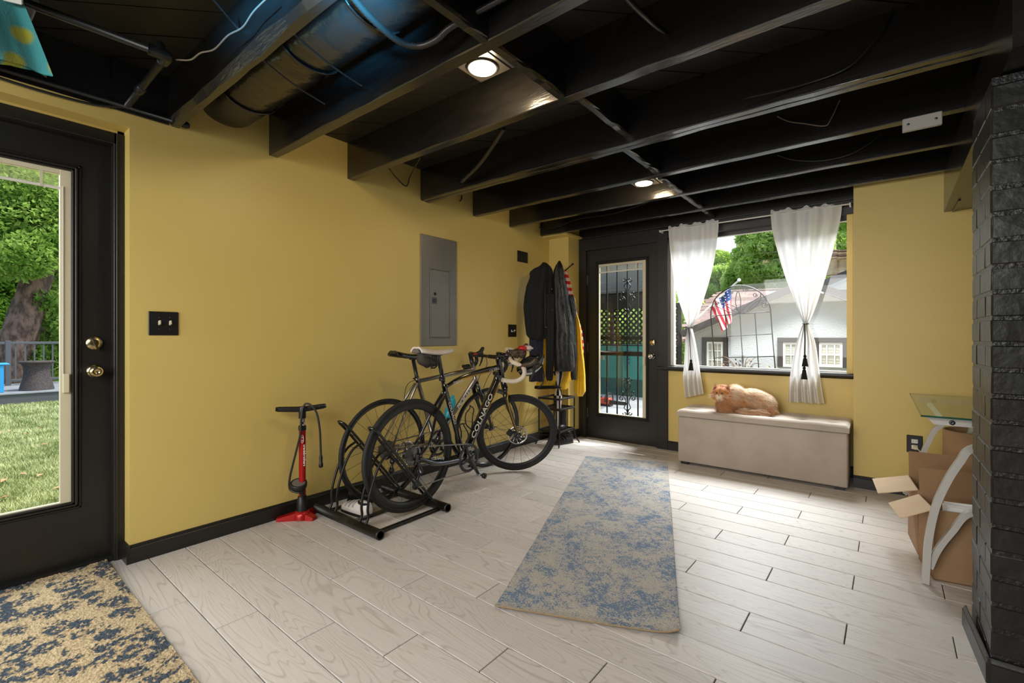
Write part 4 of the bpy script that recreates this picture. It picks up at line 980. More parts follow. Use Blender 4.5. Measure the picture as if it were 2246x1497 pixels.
# helmet, sunglasses and gloves heaped on the nearer handlebar
cl1s = turned(cl1, HT, HB, PHI)
hc = turned(cl1 + Vector((.03, .165, -.03)), HT, HB, PHI)
hm = thing('bike_helmet', tuple(hc), 'black and white vented cycling helmet hung upside down on the cream handlebar', 'helmet')
def shell_strip(a0, a1, m, lift=0.0, q0=-.95, q1=.95):
    rows = []
    for i in range(15):
        ph = q0 + (q1 - q0) * i / 14; row = []
        for k in range(4):
            th = a0 + (a1 - a0) * k / 3
            rx, ry, rz = .082 + lift, .140 + lift, .088 + lift
            row.append(hc + Matrix.Rotation(R(24), 3, 'X') @ Vector((rx * math.sin(th) * math.cos(ph * 1.2), ry * math.sin(ph * 1.45), -rz * math.cos(th) * math.cos(ph * 1.2))))
        rows.append(row)
    mb = MB().grid(rows, m); inner = [[hc + (Vector(p) - hc) * .84 for p in r] for r in rows]
    mb.grid([r[::-1] for r in inner], m)
    for k in (0, 3): mb.grid([[a[k], b[k]] for a, b in (zip(rows, inner) if k == 0 else zip(inner, rows))], m)
    return mb
for i, (a0, a1, mm) in enumerate(((-1.55, -1.15, 'black_gloss'), (-1.0, -.70, 'white_paint'), (-.56, -.30, 'black_gloss'), (-.14, .14, 'white_paint'), (.30, .56, 'black_gloss'), (.70, 1.0, 'white_paint'), (1.15, 1.55, 'black_gloss'))):
    shell_strip(a0, a1, M[mm]).build('shell_rib', hm)
MB().tube([hc + Matrix.Rotation(R(24), 3, 'X') @ Vector((.075 * math.cos(a), .125 * math.sin(a), 0.004)) for a in [2 * math.pi * k / 28 for k in range(28)]], .011, M['black_plastic'], 8, closed=True).build('head_band', hm)
MB().ell(hc + Vector((0, .01, .01)), (.060, .10, .03), M['cloth_black'], 14, 8).build('padding', hm)
MB().tube(spline([hc + Vector((.07, .03, .02)), hc + Vector((.085, .06, -.09)), hc + Vector((.08, .05, -.16)), hc + Vector((.05, .02, -.20))], 5), .006, M['black_plastic'], 6, flat=((0, 1, 0), .4)).build('chin_strap', hm)
gc = turned(cl1 + Vector((.08, .03, .045)), HT, HB, PHI)
sg = thing('sunglasses', tuple(gc), 'dark red-framed wraparound sunglasses resting on the upturned helmet', 'sunglasses')
fw = Vector((.55, -.80, 0)).normalized(); sdv = Vector((.80, .55, 0)).normalized()
for s_ in (-1, 1):
    c_ = gc + sdv * s_ * .036
    rim = [c_ + sdv * (.032 * math.cos(a)) + Vector((0, 0, .022 * math.sin(a))) + fw * (.006 - .012 * (math.cos(a) * s_ > 0) * abs(math.cos(a))) for a in [2 * math.pi * k / 20 for k in range(20)]]
    MB().tube(rim, .0035, M['brown_leather'], 6, closed=True).build('rim', sg)
    MB().prism([p - fw * .001 for p in rim], fw * .002, M['black_gloss']).build('lens', sg)
    MB().tube(spline([c_ + sdv * s_ * .034, c_ + sdv * s_ * .040 - fw * .05, c_ + sdv * s_ * .036 - fw * .12 - Vector((0, 0, .012))], 5), .0035, M['red_plastic'], 6).build('temple', sg)
MB().tube([gc - sdv * .008 + Vector((0, 0, .006)), gc + fw * .004 + Vector((0, 0, .010)), gc + sdv * .008 + Vector((0, 0, .006))], .004, M['red_plastic'], 6).build('bridge', sg)
kc = turned(cl1 + Vector((.02, .10, .065)), HT, HB, PHI)
def lump(c, r, m, sc, amp, seed):
    return MB().ell(c, r, m, 20, 12, lambda q, d: q * (1 + amp * mnoise.noise(d * sc + Vector((seed, 0, 0)))))
kt = lump(kc + Vector((.0, -.09, -.030)), (.055, .06, .030), M['brown_leather'], 2.2, .5, 5)
gl = thing('cycling_glove', tuple(kc), 'crumpled brown cycling glove with red and cream panels on the helmet', 'glove')
kt.build('palm', gl)
lump(kc + Vector((.01, -.03, .004)), (.035, .035, .022), M['red_plastic'], 3, .4, 2).build('red_panel', gl)
lump(kc + Vector((.02, .02, .006)), (.038, .045, .020), M['white_leather'], 3, .4, 9).build('cream_cuff', gl)
for k in range(4):
    a = R(-60 + 34 * k); e_ = Vector((math.cos(a), -math.sin(a) * .6 - .4, -.12))
    MB().tube(spline([kc + Vector((.01, -.10, -.03)), kc + Vector((.01, -.10, -.03)) + e_ * .045, kc + Vector((.01, -.10, -.05)) + e_ * .070], 4), [.012, .012, .009], M['brown_leather'], 8).build('finger', gl)

# ------------------------------------------------------------------ bike rack
rk = thing('bike_rack', (-2.45, 1.78, 0), 'black tubular floor bike rack holding the rear wheels of both bicycles', 'bike rack')
RM = M['rack_metal']
for (yy, xx0, xx1) in ((1.53, -2.775, -2.118), (2.035, -2.775, -2.122)):
    o = MB().tube([(xx0, yy, .028), (xx1, yy, .028)], .027, RM, 20).build('base_tube', rk)
    MB().lathe((xx1 + .001, yy, .028), (1, 0, 0), [(.027, -.010), (.0275, 0), (.022, .002), (.020, -.001), (0, -.001)], M['black_plastic'], 20).build('end_cap', o)
for x in (-2.70, -2.43, -2.19): MB().box((x - .016, 1.545, .012), (x + .016, 2.02, .020), RM, .002).build('cross_bar', rk)
for X in (XA, XB):
    for s_ in (-1, 1): pass
    top = Vector((X, 1.600, .572)); e = .030
    P = spline([(X + e, 2.035, .045), (X + e, 1.86, .255), (X + e, 1.665, .492), (X + e, 1.618, .545), (X + e * .75, 1.590, .572), (X, 1.580, .580), (X - e * .75, 1.590, .572), (X - e, 1.618, .545), (X - e, 1.665, .492), (X - e, 1.86, .255), (X - e, 2.035, .045)], 6)
    MB().tube(P, .0085, M['black_gloss'], 10).build('wheel_hoop', rk)
    for s_ in (-1, 1):
        MB().tube(spline([(X + s_ * e, 1.53, .045), (X + s_ * e, 1.548, .085), (X + s_ * e, 1.545, .13), (X + s_ * e, 1.556, .20), (X + s_ * e, 1.60, .32), (X + s_ * e, 1.65, .395), (X + s_ * e, 1.715, .430)], 6), .0075, RM, 10).build('brace_rod', rk)

# ------------------------------------------------------------------ floor pump
PX, PY = -2.742, 1.42
fp = thing('floor_pump', (PX, PY, 0), 'red floor pump with black T handle and gauge standing against the yellow wall', 'pump')
bs = MB(); hub = Vector((PX, PY, .05))
for tip in (onZ(607, 1142, 0.0), onZ(690, 1140, 0.0), Vector((-2.80, 1.56, 0))):
    d_ = Vector((tip.x - PX, tip.y - PY, 0)); pp_ = Vector((-d_.y, d_.x, 0)).normalized()
    L0 = d_.length
    bs.add([hub + pp_ * .030 + Vector((0, 0, .0)), hub - pp_ * .030, Vector((PX, PY, 0)) + pp_ * .034, Vector((PX, PY, 0)) - pp_ * .034,
            Vector((PX, PY, .018)) + d_ + pp_ * .018, Vector((PX, PY, .018)) + d_ - pp_ * .018, Vector((PX, PY, 0)) + d_ + pp_ * .020, Vector((PX, PY, 0)) + d_ - pp_ * .020],
           [(0, 4, 5, 1), (0, 2, 6, 4), (1, 5, 7, 3), (4, 6, 7, 5), (2, 3, 7, 6)], M['red_paint'])
bs.lathe((PX, PY, 0), (0, 0, 1), [(.05, .005), (.048, .03), (.036, .052), (0, .052)], M['red_paint'], 18)
bs.build('tripod_base', fp)
MB().lathe((PX, PY, .045), (0, 0, 1), [(.034, 0), (.033, .02), (.026, .09), (.022, .095)], M['black_plastic'], 18).build('collar', fp)
bar = MB().lathe((PX, PY, .13), (0, 0, 1), [(.0195, 0), (.0195, .405)], M['red_paint'], 22).build('barrel', fp)
vdir = Vector((PX, PY, 0)).normalized() * -1; rt_ = Vector((CS, SN, 0))
text_part('crankbrothers', .0225, Vector((PX, PY, .452)) + vdir * .0206 + rt_ * .006, Vector((0, 0, -1)), rt_, M['white_letter'], bar, squeeze=1.0, extrude=.0004)
lg = MB(); c_ = Vector((PX, PY, .485)) + vdir * .021
lg.tube([c_ + rt_ * (.0075 * math.cos(a)) + Vector((0, 0, .018 * math.sin(a) + (.006 if math.sin(a) > 0 else -.006))) for a in [2 * math.pi * k / 18 for k in range(18)]], .0015, M['white_letter'], 5, closed=True)
for zz in (.010, -.010): lg.ell(c_ + Vector((0, 0, zz)), (.004, .004, .004), M['white_letter'], 8, 6)
lg.build('emblem', bar)
MB().lathe((PX, PY, .535), (0, 0, 1), [(.0205, 0), (.0225, .004), (.0225, .024), (.019, .030)], M['black_plastic'], 20).build('barrel_cap', fp)
MB().cyl((PX, PY, .56), (PX, PY, .615), .0155, M['chrome'], 18).build('piston_rod', fp)
hd = Vector((.34, .94, 0)).normalized(); top = Vector((PX, PY, .665))
h = MB(); h.lathe((PX, PY, .608), (0, 0, 1), [(.021, 0), (.020, .03), (.024, .055), (.018, .07)], M['black_plastic'], 16)
h.tube([top - hd * .145 + Vector((0, 0, .008)), top - hd * .13 + Vector((0, 0, .006)), top - hd * .03 - Vector((0, 0, .002)), top + hd * .03 - Vector((0, 0, .002)), top + hd * .12 + Vector((0, 0, .006)), top + hd * .135 + Vector((0, 0, .008))], [.012, .0155, .017, .017, .0155, .012], M['black_plastic'], 14)
h.build('handle', fp)
gz = .215
gg = MB().lathe(Vector((PX, PY, gz)) + vdir * .012 - hd * .02, Vector((vdir.x * .35, vdir.y * .35, .9)), [(0, -.022), (.044, -.022), (.047, -.010), (.047, .010), (.040, .014), (.038, .010), (0, .010)], M['black_plastic'], 24)
gau = gg.build('pressure_gauge', fp)
MB().lathe(Vector((PX, PY, gz)) + vdir * .012 - hd * .02, Vector((vdir.x * .35, vdir.y * .35, .9)), [(.037, .0112), (0, .0118)], M['panel_grey'], 24).build('dial', gau)
hs = Vector((PX, PY, 0))
def rz(a, z, out=.02): q = hs - hd * (-a) ; return hs + rt_ * a + vdir * out + Vector((0, 0, z))
MB().tube(spline([rz(-.010, .165, .035), rz(-.06, .175, .03), rz(-.078, .20, .03), rz(-.072, .27, .03), rz(-.035, .42, .035), rz(-.012, .52, .038), rz(-.006, .60, .036), rz(.004, .672, .028), rz(.022, .697, .020), rz(.055, .685, .015), rz(.088, .635, .012), rz(.105, .54, .012), rz(.110, .44, .012), rz(.112, .375, .012)], 7), .0062, M['cable'], 9).build('hose', fp)
MB().lathe(rz(.112, .385, .012), (0, 0, -1), [(.008, 0), (.011, .012), (.010, .045), (.013, .050), (.013, .068), (.006, .074), (0, .074)], M['black_plastic'], 12).build('valve_head', fp)
MB().tube([rz(-.004, .185, .03), rz(.0, .145, .03), rz(.008, .10, .025), rz(.016, .065, .015)], [.013, .011, .005, .004], M['black_plastic'], 8).build('hose_joint', fp)

# ------------------------------------------------------------------ shoes under the rack
def shoe(name, heel, toe, width, label, upper, sole, accent=None, tall=.085):
    heel, toe = Vector(heel), Vector(toe); d = toe - heel; L_ = d.length; d.normalize(); s_ = Vector((-d.y, d.x, 0))
    t = thing(name, tuple(heel), label, 'shoe'); n = 14; rows = []; rs = []
    for i in range(n + 1):
        q = i / n; hw = width * (.36 + .14 * math.sin(min(1, q * 1.15) * math.pi * .62 + .3)) * (1 if 0 < i < n else .45) * (.8 if q > .92 else 1)
        ht = tall * (1 - .62 * max(0, (q - .32) / .68) ** .8) * (1 if i < n else .7)
        row = []; c = heel + d * (q * L_)
        for k in range(12):
            a = math.pi * k / 11; row.append(c + s_ * (math.cos(a) * hw) + Vector((0, 0, .014 + ht * math.sin(a) ** .7)))
        rows.append(row); rs.append((c, hw))
    u = MB().grid(rows, upper); u.add(rows[0], [tuple(range(12))[::-1]], upper); u.add(rows[-1], [tuple(range(12))], upper); u.build('upper', t)
    sb_ = MB(); low = [[c + s_ * hw * 1.05, c - s_ * hw * 1.05] for c, hw in rs]
    sb_.prism([l[0] for l in low] + [l[1] for l in low[::-1]], (0, 0, .016), sole); sb_.build('sole', t)
    op = heel + d * (L_ * .20) + Vector((0, 0, tall + .004))
    MB().tube([op + d * (.045 * math.cos(a)) + s_ * (width * .30 * math.sin(a)) for a in [2 * math.pi * k / 16 for k in range(16)]], .008, M['cloth_black'], 7, closed=True).build('collar', t)
    for q in (.45, .60, .74):
        c = heel + d * (L_ * q); ht = tall * (1 - .62 * max(0, (q - .32) / .68) ** .8)
        MB().tube([c + s_ * (math.cos(a) * width * .47) + Vector((0, 0, .016 + (ht + .004) * math.sin(a) ** .7)) for a in [math.pi * (.12 + .76 * k / 10) for k in range(11)]], .007, accent or upper, 6, flat=((0, 0, 1), .5)).build('strap', t)
    return t
shoe('cycling_shoe', onZ(812, 1134, 0), onZ(748, 1116, 0) + Vector((0, .02, 0)), .09, 'white and black cycling shoe lying on the floor inside the bike rack', M['white_leather'], M['black_plastic'], M['sensor_white'], .075)
shoe('cycling_shoe', (-2.62, 1.68, 0), (-2.76, 1.86, 0), .095, 'black cycling shoe tucked behind the white one against the baseboard', M['black_gloss'], M['black_plastic'], M['cloth_black'], .10)
# ------------------------------------------------------------------ coats in the corner
def onD(x, y, d): return EYE + ray(x, y) * d          # a vertical plane square to the sight line, d metres away
VIEW = Vector((-SN, CS, 0))
def garment_mb(rows, depth, thick, m, scale=3.566, ox=1120, oy=560, folds=5, amp=.35, seed=0, nring=44, nrow=34, back=.35, mb=None):
    ys = [r[0] for r in rows]; out = []
    for i in range(nrow + 1):
        v = ys[0] + (ys[-1] - ys[0]) * i / nrow
        k = max(j for j in range(len(ys)) if ys[j] <= v + 1e-6); k = min(k, len(ys) - 2)
        t_ = (v - ys[k]) / (ys[k + 1] - ys[k]); t_ = t_ * t_ * (3 - 2 * t_) * .5 + t_ * .5
        xl = rows[k][1] * (1 - t_) + rows[k + 1][1] * t_; xr = rows[k][2] * (1 - t_) + rows[k + 1][2] * t_
        L_ = onD(ox + xl / scale, oy + v / scale, depth); R_ = onD(ox + xr / scale, oy + v / scale, depth)
        c = (L_ + R_) / 2; h = (R_ - L_) / 2; row = []
        end = min(1, (i + .6) / 3.0, (nrow - i + 1.2) / 2.0)
        for j in range(nring):
            a = 2 * math.pi * j / nring; u = math.cos(a); w_ = math.sin(a)
            th = min(thick, h.length * 1.1) * (end ** .5)
            fo = 1 + amp * math.sin(folds * u + seed + .35 * math.sin(v * .02 + seed)) + amp * .5 * mnoise.noise(Vector((u * 3, v * .012, seed)))
            dd = (-w_ * th * fo) if w_ > 0 else (-w_ * th * back)
            row.append(c + h * u + VIEW * dd + Vector((0, 0, .004 * math.sin(u * folds * 1.3 + seed) if i > 0 else 0)))
        out.append(row)
    mb = mb or MB()
    mb.grid(out, m, True, True); mb.add(out[0], [tuple(range(nring))[::-1]], m); mb.add(out[-1], [tuple(range(nring))], m)
    return mb
def base_of(px, d, z=None): p = onD(px, 800, d); return (p.x, p.y, .7 if z is None else z)
# raincoat, hung lowest
rc = thing('raincoat', base_of(1250, 4.74, .55), 'bright yellow raincoat hanging behind the black jackets beside the far door', 'raincoat')
garment_mb([(330, 300, 505), (500, 250, 520), (700, 245, 515), (880, 240, 505), (960, 222, 480), (1005, 200, 455), (1042, 188, 448)], 4.80, .05, M['cloth_yellow'], folds=9, amp=.5, seed=2).build('body', rc)
garment_mb([(452, 505, 518), (520, 505, 540), (600, 506, 552), (700, 508, 560), (850, 506, 578), (950, 498, 585), (1060, 500, 588), (1098, 520, 566)], 4.70, .06, M['cloth_yellow'], folds=6, amp=.4, seed=5, nring=32).build('sleeve', rc)
garment_mb([(1018, 190, 380), (1030, 186, 400), (1042, 186, 330)], 4.725, .02, M['cloth_black'], folds=3, amp=.2, nrow=8).build('dark_hem', rc)
def checker_mat():
    m, nt, p = nodes('red and white striped cotton'); N = nt.nodes; L = nt.links
    tc = N.new('ShaderNodeTexCoord'); sx = N.new('ShaderNodeSeparateXYZ'); L.new(tc.outputs['Object'], sx.inputs[0])
    mu = N.new('ShaderNodeMath'); mu.operation = 'MULTIPLY'; mu.inputs[1].default_value = 15; L.new(sx.outputs[2], mu.inputs[0])
    fr_ = N.new('ShaderNodeMath'); fr_.operation = 'FRACT'; L.new(mu.outputs[0], fr_.inputs[0])
    gt = N.new('ShaderNodeMath'); gt.operation = 'GREATER_THAN'; gt.inputs[1].default_value = .5; L.new(fr_.outputs[0], gt.inputs[0])
    mx = N.new('ShaderNodeMix'); mx.data_type = 'RGBA'; mx.inputs[6].default_value = rgb(214, 30, 30); mx.inputs[7].default_value = rgb(232, 214, 206)
    L.new(gt.outputs[0], mx.inputs[0]); L.new(mx.outputs[2], p.inputs['Base Color']); p.inputs['Roughness'].default_value = .8; return m
M['stripes'] = checker_mat()
ss = thing('striped_shirt', base_of(1250, 4.72, .9), 'red and white striped shirt showing between the black jacket and the yellow raincoat', 'shirt')
garment_mb([(118, 414, 436), (160, 414, 452), (200, 416, 466), (300, 430, 486), (380, 450, 506), (440, 470, 516), (600, 480, 560), (700, 500, 572), (790, 530, 570)], 4.765, .03, M['stripes'], folds=5, amp=.4, seed=3, nring=28).build('body', ss)
nv = thing('navy_trousers', base_of(1176, 4.60, .62), 'dark navy trousers hanging low under the left black jacket', 'trousers')
garment_mb([(560, 160, 262), (640, 146, 260), (700, 145, 257), (800, 147, 254), (900, 146, 254), (984, 143, 254)], 4.66, .035, M['cloth_navy'], folds=4, amp=.3, seed=8).build('legs', nv)
jb = thing('jacket', base_of(1180, 4.60, .75), 'black fleece jacket hanging on the left, with a high collar', 'jacket')
garment_mb([(54, 250, 272), (66, 240, 290), (90, 215, 312), (112, 165, 326), (132, 146, 332), (165, 150, 334), (250, 120, 336), (330, 106, 334), (400, 100, 330), (520, 110, 324), (620, 122, 300), (652, 150, 280)], 4.60, .075, M['cloth_black'], folds=6, amp=.3, seed=1).build('body', jb)
garment_mb([(300, 268, 345), (450, 272, 345), (620, 276, 342), (800, 276, 338), (940, 272, 334), (978, 286, 326)], 4.53, .035, M['cloth_black'], folds=4, amp=.3, seed=4, nring=28).build('sleeve', jb)
zp = MB(); P = [onD(1120 + 270 / 3.566, 560 + v / 3.566, 4.505) for v in (180, 360, 540, 640)]
zp.tube(P, .003, M['dark_steel'], 6); zp.build('zip', jb)
jc = thing('jacket', base_of(1235, 4.60, .8), 'shiny black shell jacket with pale seams hanging in front on the right peg', 'jacket')
garment_mb([(42, 374, 388), (58, 364, 398), (85, 348, 408), (115, 336, 414), (200, 326, 428), (300, 328, 452), (420, 332, 480), (520, 334, 490), (650, 334, 498), (760, 336, 502), (860, 336, 500), (902, 342, 494)], 4.56, .085, M['cloth_shell'], folds=5, amp=.20, seed=6, nrow=46).build('body', jc)
garment_mb([(310, 440, 492), (380, 452, 508), (430, 462, 514), (520, 468, 506), (650, 470, 512), (770, 474, 520), (860, 470, 512), (930, 468, 516), (970, 474, 514)], 4.57, .045, M['cloth_shell'], folds=3, amp=.25, seed=9, nring=28).build('sleeve', jc)
pip = MB()
for q in (((400, 250), (415, 400), (432, 560), (440, 700), (452, 850)), ((440, 330), (470, 480), (462, 620), (490, 740), (498, 870)), ((432, 420), (452, 424))):
    P = spline([onD(1120 + a / 3.566, 560 + b / 3.566, 4.475 + (.02 if q[0][0] == 440 else 0)) for a, b in q], 5); pip = MB().tube(P, .0022, M['sensor_white'], 6); pip.build('seam_piping', jc)
for a, b in ((322, 262), (326, 428), (278, 560)):
    MB().ell(onD(1120 + a / 3.566, 560 + b / 3.566, 4.50), (.006, .006, .006), M['steel'], 8, 6).build('snap_button', jc)
for i, (x0, y0, x1, y1, d0, d1, lb) in enumerate(((1236, 596, 1256, 579, 4.86, 4.72, 'slim black coat peg sticking out above the striped shirt'), (1196, 590, 1193, 583, 4.95, 4.62, 'black coat peg hidden in the collar of the fleece jacket'), (1226, 590, 1227, 578, 4.95, 4.58, 'black coat peg holding the shiny shell jacket'))):
    a, b = onD(x0, y0, d0), onD(x1, y1, d1); t = thing('coat_hook', tuple(a), lb, 'hook')
    MB().tube([a, b], .006, M['black_metal'], 8).build('peg', t); MB().ell(b, (.012, .012, .012), M['black_metal'], 12, 8).build('ball_tip', t)
# ------------------------------------------------------------------ little tiered stand
XL, XR, YF, YB_, ZT = -2.745, -2.495, 3.915, 4.20, .485
ts = thing('tiered_stand', ((XL + XR) / 2, (YF + YB_) / 2, 0), 'small black metal three-tier stand beneath the coats', 'stand')
BM = M['black_metal']
for (x, y, dx, dy) in ((XL, YF, -.02, -.03), (XR, YF, .02, -.045), (XL, YB_, -.02, .02), (XR, YB_, .05, .02)):
    MB().tube(spline([(x, y, ZT), (x, y, .30), (x, y, .13), (x + dx * .3, y + dy * .3, .06), (x + dx, y + dy, .006)], 5), .008, BM, 8).build('leg', ts)
for z in (ZT - .008, .372, .150):
    s_ = MB(); 
    s_.box((XL, YF - .007, z - .012), (XR, YF + .007, z + .008), BM, .002).box((XL, YB_ - .007, z - .012), (XR, YB_ + .007, z + .008), BM, .002).box((XL - .007, YF, z - .012), (XL + .007, YB_, z + .008), BM, .002).box((XR - .007, YF, z - .012), (XR + .007, YB_, z + .008), BM, .002)
    if z < .4: 
        for k in range(7): s_.box((XL, YF + .02 + k * .037, z - .003), (XR, YF + .026 + k * .037, z + .002), BM)
    s_.build('shelf', ts)
uc = Vector((-2.585, 4.03, 0))
um = thing('umbrella', (uc.x, uc.y, .16), 'furled black and white umbrella standing handle-down in the tiered stand', 'umbrella')
prof = [(.012, .160), (.026, .20), (.028, .33), (.034, .44), (.040, .50), (.036, .535), (.021, .57), (.022, .60), (.042, .66), (.058, .715), (.060, .745), (.040, .752), (.008, .735)]
ng = 12; rows = []
for (r_, z) in prof:
    rows.append([uc + Vector(((r_ * (1.0 if j % 2 else .82)) * math.cos(2 * math.pi * j / 24), (r_ * (1.0 if j % 2 else .82)) * math.sin(2 * math.pi * j / 24), z)) for j in range(24)])
mb = MB(); n = 24
mb.mats = [M['white_leather'], M['cloth_black']]; mb.v = [tuple(p) for r_ in rows for p in r_]
for i in range(len(rows) - 1):
    for j in range(n):
        mb.f.append((i * n + j, i * n + (j + 1) % n, (i + 1) * n + (j + 1) % n, (i + 1) * n + j)); mb.mi.append(1 if (j // 3 + (1 if i in (4, 5) else 0)) % 2 else 0); mb.sm.append(True)
mb.build('canopy', um)
MB().tube([uc + Vector((.024 * math.cos(a), .024 * math.sin(a), .583)) for a in [2 * math.pi * k / 16 for k in range(16)]], .006, M['cloth_black'], 6, closed=True).build('strap', um)
MB().tube([uc + Vector((0, 0, .70)), uc + Vector((0, 0, .765))], .005, M['steel'], 8).build('shaft', um)
bt = thing('boot', (-2.545, 4.06, .158), 'single black boot upright on the lowest shelf of the tiered stand', 'boot')
MB().lathe((-2.545, 4.06, .158), (0, 0, 1), [(.034, .0), (.036, .05), (.031, .09), (.034, .16), (.036, .185), (.030, .185), (.028, .15)], M['cloth_shell'], 18).build('shaft', bt)
MB().ell((-2.535, 4.02, .185), (.030, .055, .026), M['cloth_shell'], 14, 8).build('toe', bt)
shoe('shoe', (-2.52, 4.20, 0), (-2.60, 3.98, 0), .09, 'black shoe on the floor under the tiered stand', M['cloth_black'], M['black_plastic'], M['cloth_black'], .07)
# ------------------------------------------------------------------ curtains
def curtain_mat():
    m = bpy.data.materials.new('sheer white linen'); m.use_nodes = True; nt = m.node_tree; N = nt.nodes; L = nt.links
    for n in list(N): N.remove(n)
    out = N.new('ShaderNodeOutputMaterial'); d = N.new('ShaderNodeBsdfDiffuse'); tl = N.new('ShaderNodeBsdfTranslucent'); tp = N.new('ShaderNodeBsdfTransparent')
    d.inputs[0].default_value = rgb(236, 234, 232); tl.inputs[0].default_value = rgb(240, 240, 240)
    a = N.new('ShaderNodeMixShader'); a.inputs[0].default_value = .27; b = N.new('ShaderNodeMixShader'); b.inputs[0].default_value = .07
    L.new(d.outputs[0], a.inputs[1]); L.new(tl.outputs[0], a.inputs[2]); L.new(a.outputs[0], b.inputs[1]); L.new(tp.outputs[0], b.inputs[2]); L.new(b.outputs[0], out.inputs[0])
    tc = N.new('ShaderNodeTexCoord'); n = N.new('ShaderNodeTexNoise'); mp = N.new('ShaderNodeMapping'); mp.inputs['Scale'].default_value = (260, 260, 30)
    L.new(tc.outputs['Object'], mp.inputs[0]); L.new(mp.outputs[0], n.inputs[0]); bp = N.new('ShaderNodeBump'); bp.inputs['Strength'].default_value = .25; bp.inputs['Distance'].default_value = .002
    L.new(n.outputs[0], bp.inputs['Height']); L.new(bp.outputs[0], d.inputs['Normal'])
    return m
M['sheer'] = curtain_mat()
YC = 4.405
rod = MB().tube([(-1.665, YC, 2.118), (-0.175, YC, 2.118)], .006, M['white_paint'], 10)
rt = thing('curtain_rod', (-.9, YC, 2.118), 'thin white curtain rod across the top of the window', 'rod')
rod.build('rod', rt)
for x in (-1.665, -.18): MB().box((x - .006, YC - .006, 2.108), (x + .006, 4.485, 2.128), M['white_paint'], .002).build('bracket', rt)
def curtain(label, L_, R_, folds, seed, cinch, tassels):
    """L_, R_: lists of (x, y) edge points in the same order, top to bottom"""
    k = len(L_)
    lp = spline([onY(x, y, YC) for x, y in L_], 8); rp = spline([onY(x, y, YC) for x, y in R_], 8); n = 72
    t = thing('curtain', tuple((lp[-1] + rp[-1]) / 2), label, 'curtain', 'sheer tied window curtains')
    wmax = max((b - a).length for a, b in zip(lp, rp)); rows = []; nr = len(lp)
    for i, (a, b) in enumerate(zip(lp, rp)):
        w = (b - a).length / wmax; row = []
        for j in range(n + 1):
            u = j / n; p = a.lerp(b, u)
            ph = u * folds * 2 * math.pi + seed + .5 * math.sin(u * 7 + seed)
            amp = .012 + .030 * (1 - w)
            if i < 5: amp = .010
            dy = amp * math.sin(ph) + .010 * math.sin(ph * .37 + seed)
            dz = 0
            if i < 3: dz = (.010 * math.sin(u * 23 + seed) + .006 * math.sin(u * 51)) * (1 - i / 3)
            if i < 8: dy += .005 * math.sin(u * 62 + seed) * (1 - i / 8)
            if i == 3 or i == 4: dy -= .004
            row.append(p + Vector((0, dy, dz)))
        rows.append(row)
    MB().grid(rows, M['sheer']).build('panel', t)
    MB().grid([[p + Vector((0, -.0035, 0)) for p in r] for r in rows[:6]], M['sheer']).build('header', t)
    c = onY(cinch[0], cinch[1], YC); ci = min(range(nr), key=lambda q: abs(lp[q].z - c.z)); hw = (rp[ci] - lp[ci]).length / 2 + .006; cc = (rp[ci] + lp[ci]) / 2
    cd = MB().tube([cc + Vector((hw * math.cos(a), .036 * math.sin(a), .004 * math.cos(a * 2))) for a in [2 * math.pi * q / 24 for q in range(24)]], .005, M['cable'], 6, closed=True)
    cdo = cd.build('tie_cord', t)
    for (x, y0, y1) in tassels:
        top = onY(x, y0, YC - .045); bot = onY(x, y1, YC - .045); Lh = top.z - bot.z; ts_ = Vector((c.x, YC - .042, c.z))
        MB().tube(spline([ts_ + Vector((0, .004, 0)), (ts_ + top) / 2 + Vector((.003, -.004, 0)), top], 5), .0035, M['cable'], 6).build('cord', cdo)
        tt = MB().lathe(top, (0, 0, -1), [(.004, -.004), (.010, .004), (.012, .012), (.008, .020), (.009, .024), (.016, Lh * .55), (.020, Lh * .9), (.021, Lh), (0, Lh)], M['cloth_black'], 16)
        for q in range(14):
            a = 2 * math.pi * q / 14; tt.tube([top + Vector((.010 * math.cos(a), .010 * math.sin(a), -.026)), top + Vector((.021 * math.cos(a), .021 * math.sin(a), -Lh - .002))], .0022, M['cloth_black'], 4)
        tt.build('tassel', t)
def s7(pts): return [(1440 + x / 3.402, 460 + y / 3.402) for x, y in pts]
curtain('left sheer white curtain, tied near its middle with one long black tassel cord',
        s7([(82, 130), (84, 150), (86, 190), (92, 270), (108, 420), (148, 640), (205, 815), (238, 872), (240, 884), (232, 905), (212, 1000), (198, 1160), (190, 1260), (203, 1402)]),
        s7([(468, 72), (467, 95), (466, 140), (458, 220), (432, 400), (382, 600), (318, 790), (266, 868), (262, 884), (270, 905), (298, 1010), (325, 1150), (341, 1255), (360, 1370)]), 4.5, 1.0, s7([(250, 878)])[0],
        [(1440 + 257 / 3.402, 460 + 1118 / 3.402, 460 + 1196 / 3.402)])
curtain('right sheer white curtain, tied with two black tassels one above the other',
        s7([(850, 10), (851, 34), (854, 75), (864, 160), (905, 320), (962, 510), (1042, 710), (1094, 838), (1096, 856), (1082, 880), (1038, 1005), (1000, 1200), (985, 1330), (980, 1430)]),
        s7([(1383, -48), (1381, -22), (1378, 20), (1362, 110), (1308, 330), (1240, 560), (1172, 755), (1130, 842), (1128, 856), (1140, 880), (1180, 985), (1202, 1110), (1226, 1300), (1250, 1447)]), 5.0, 2.2, s7([(1108, 850)])[0],
        [(1440 + 1108 / 3.402, 460 + 1083 / 3.402, 460 + 1166 / 3.402), (1440 + 1102 / 3.402, 460 + 1170 / 3.402, 460 + 1262 / 3.402)])

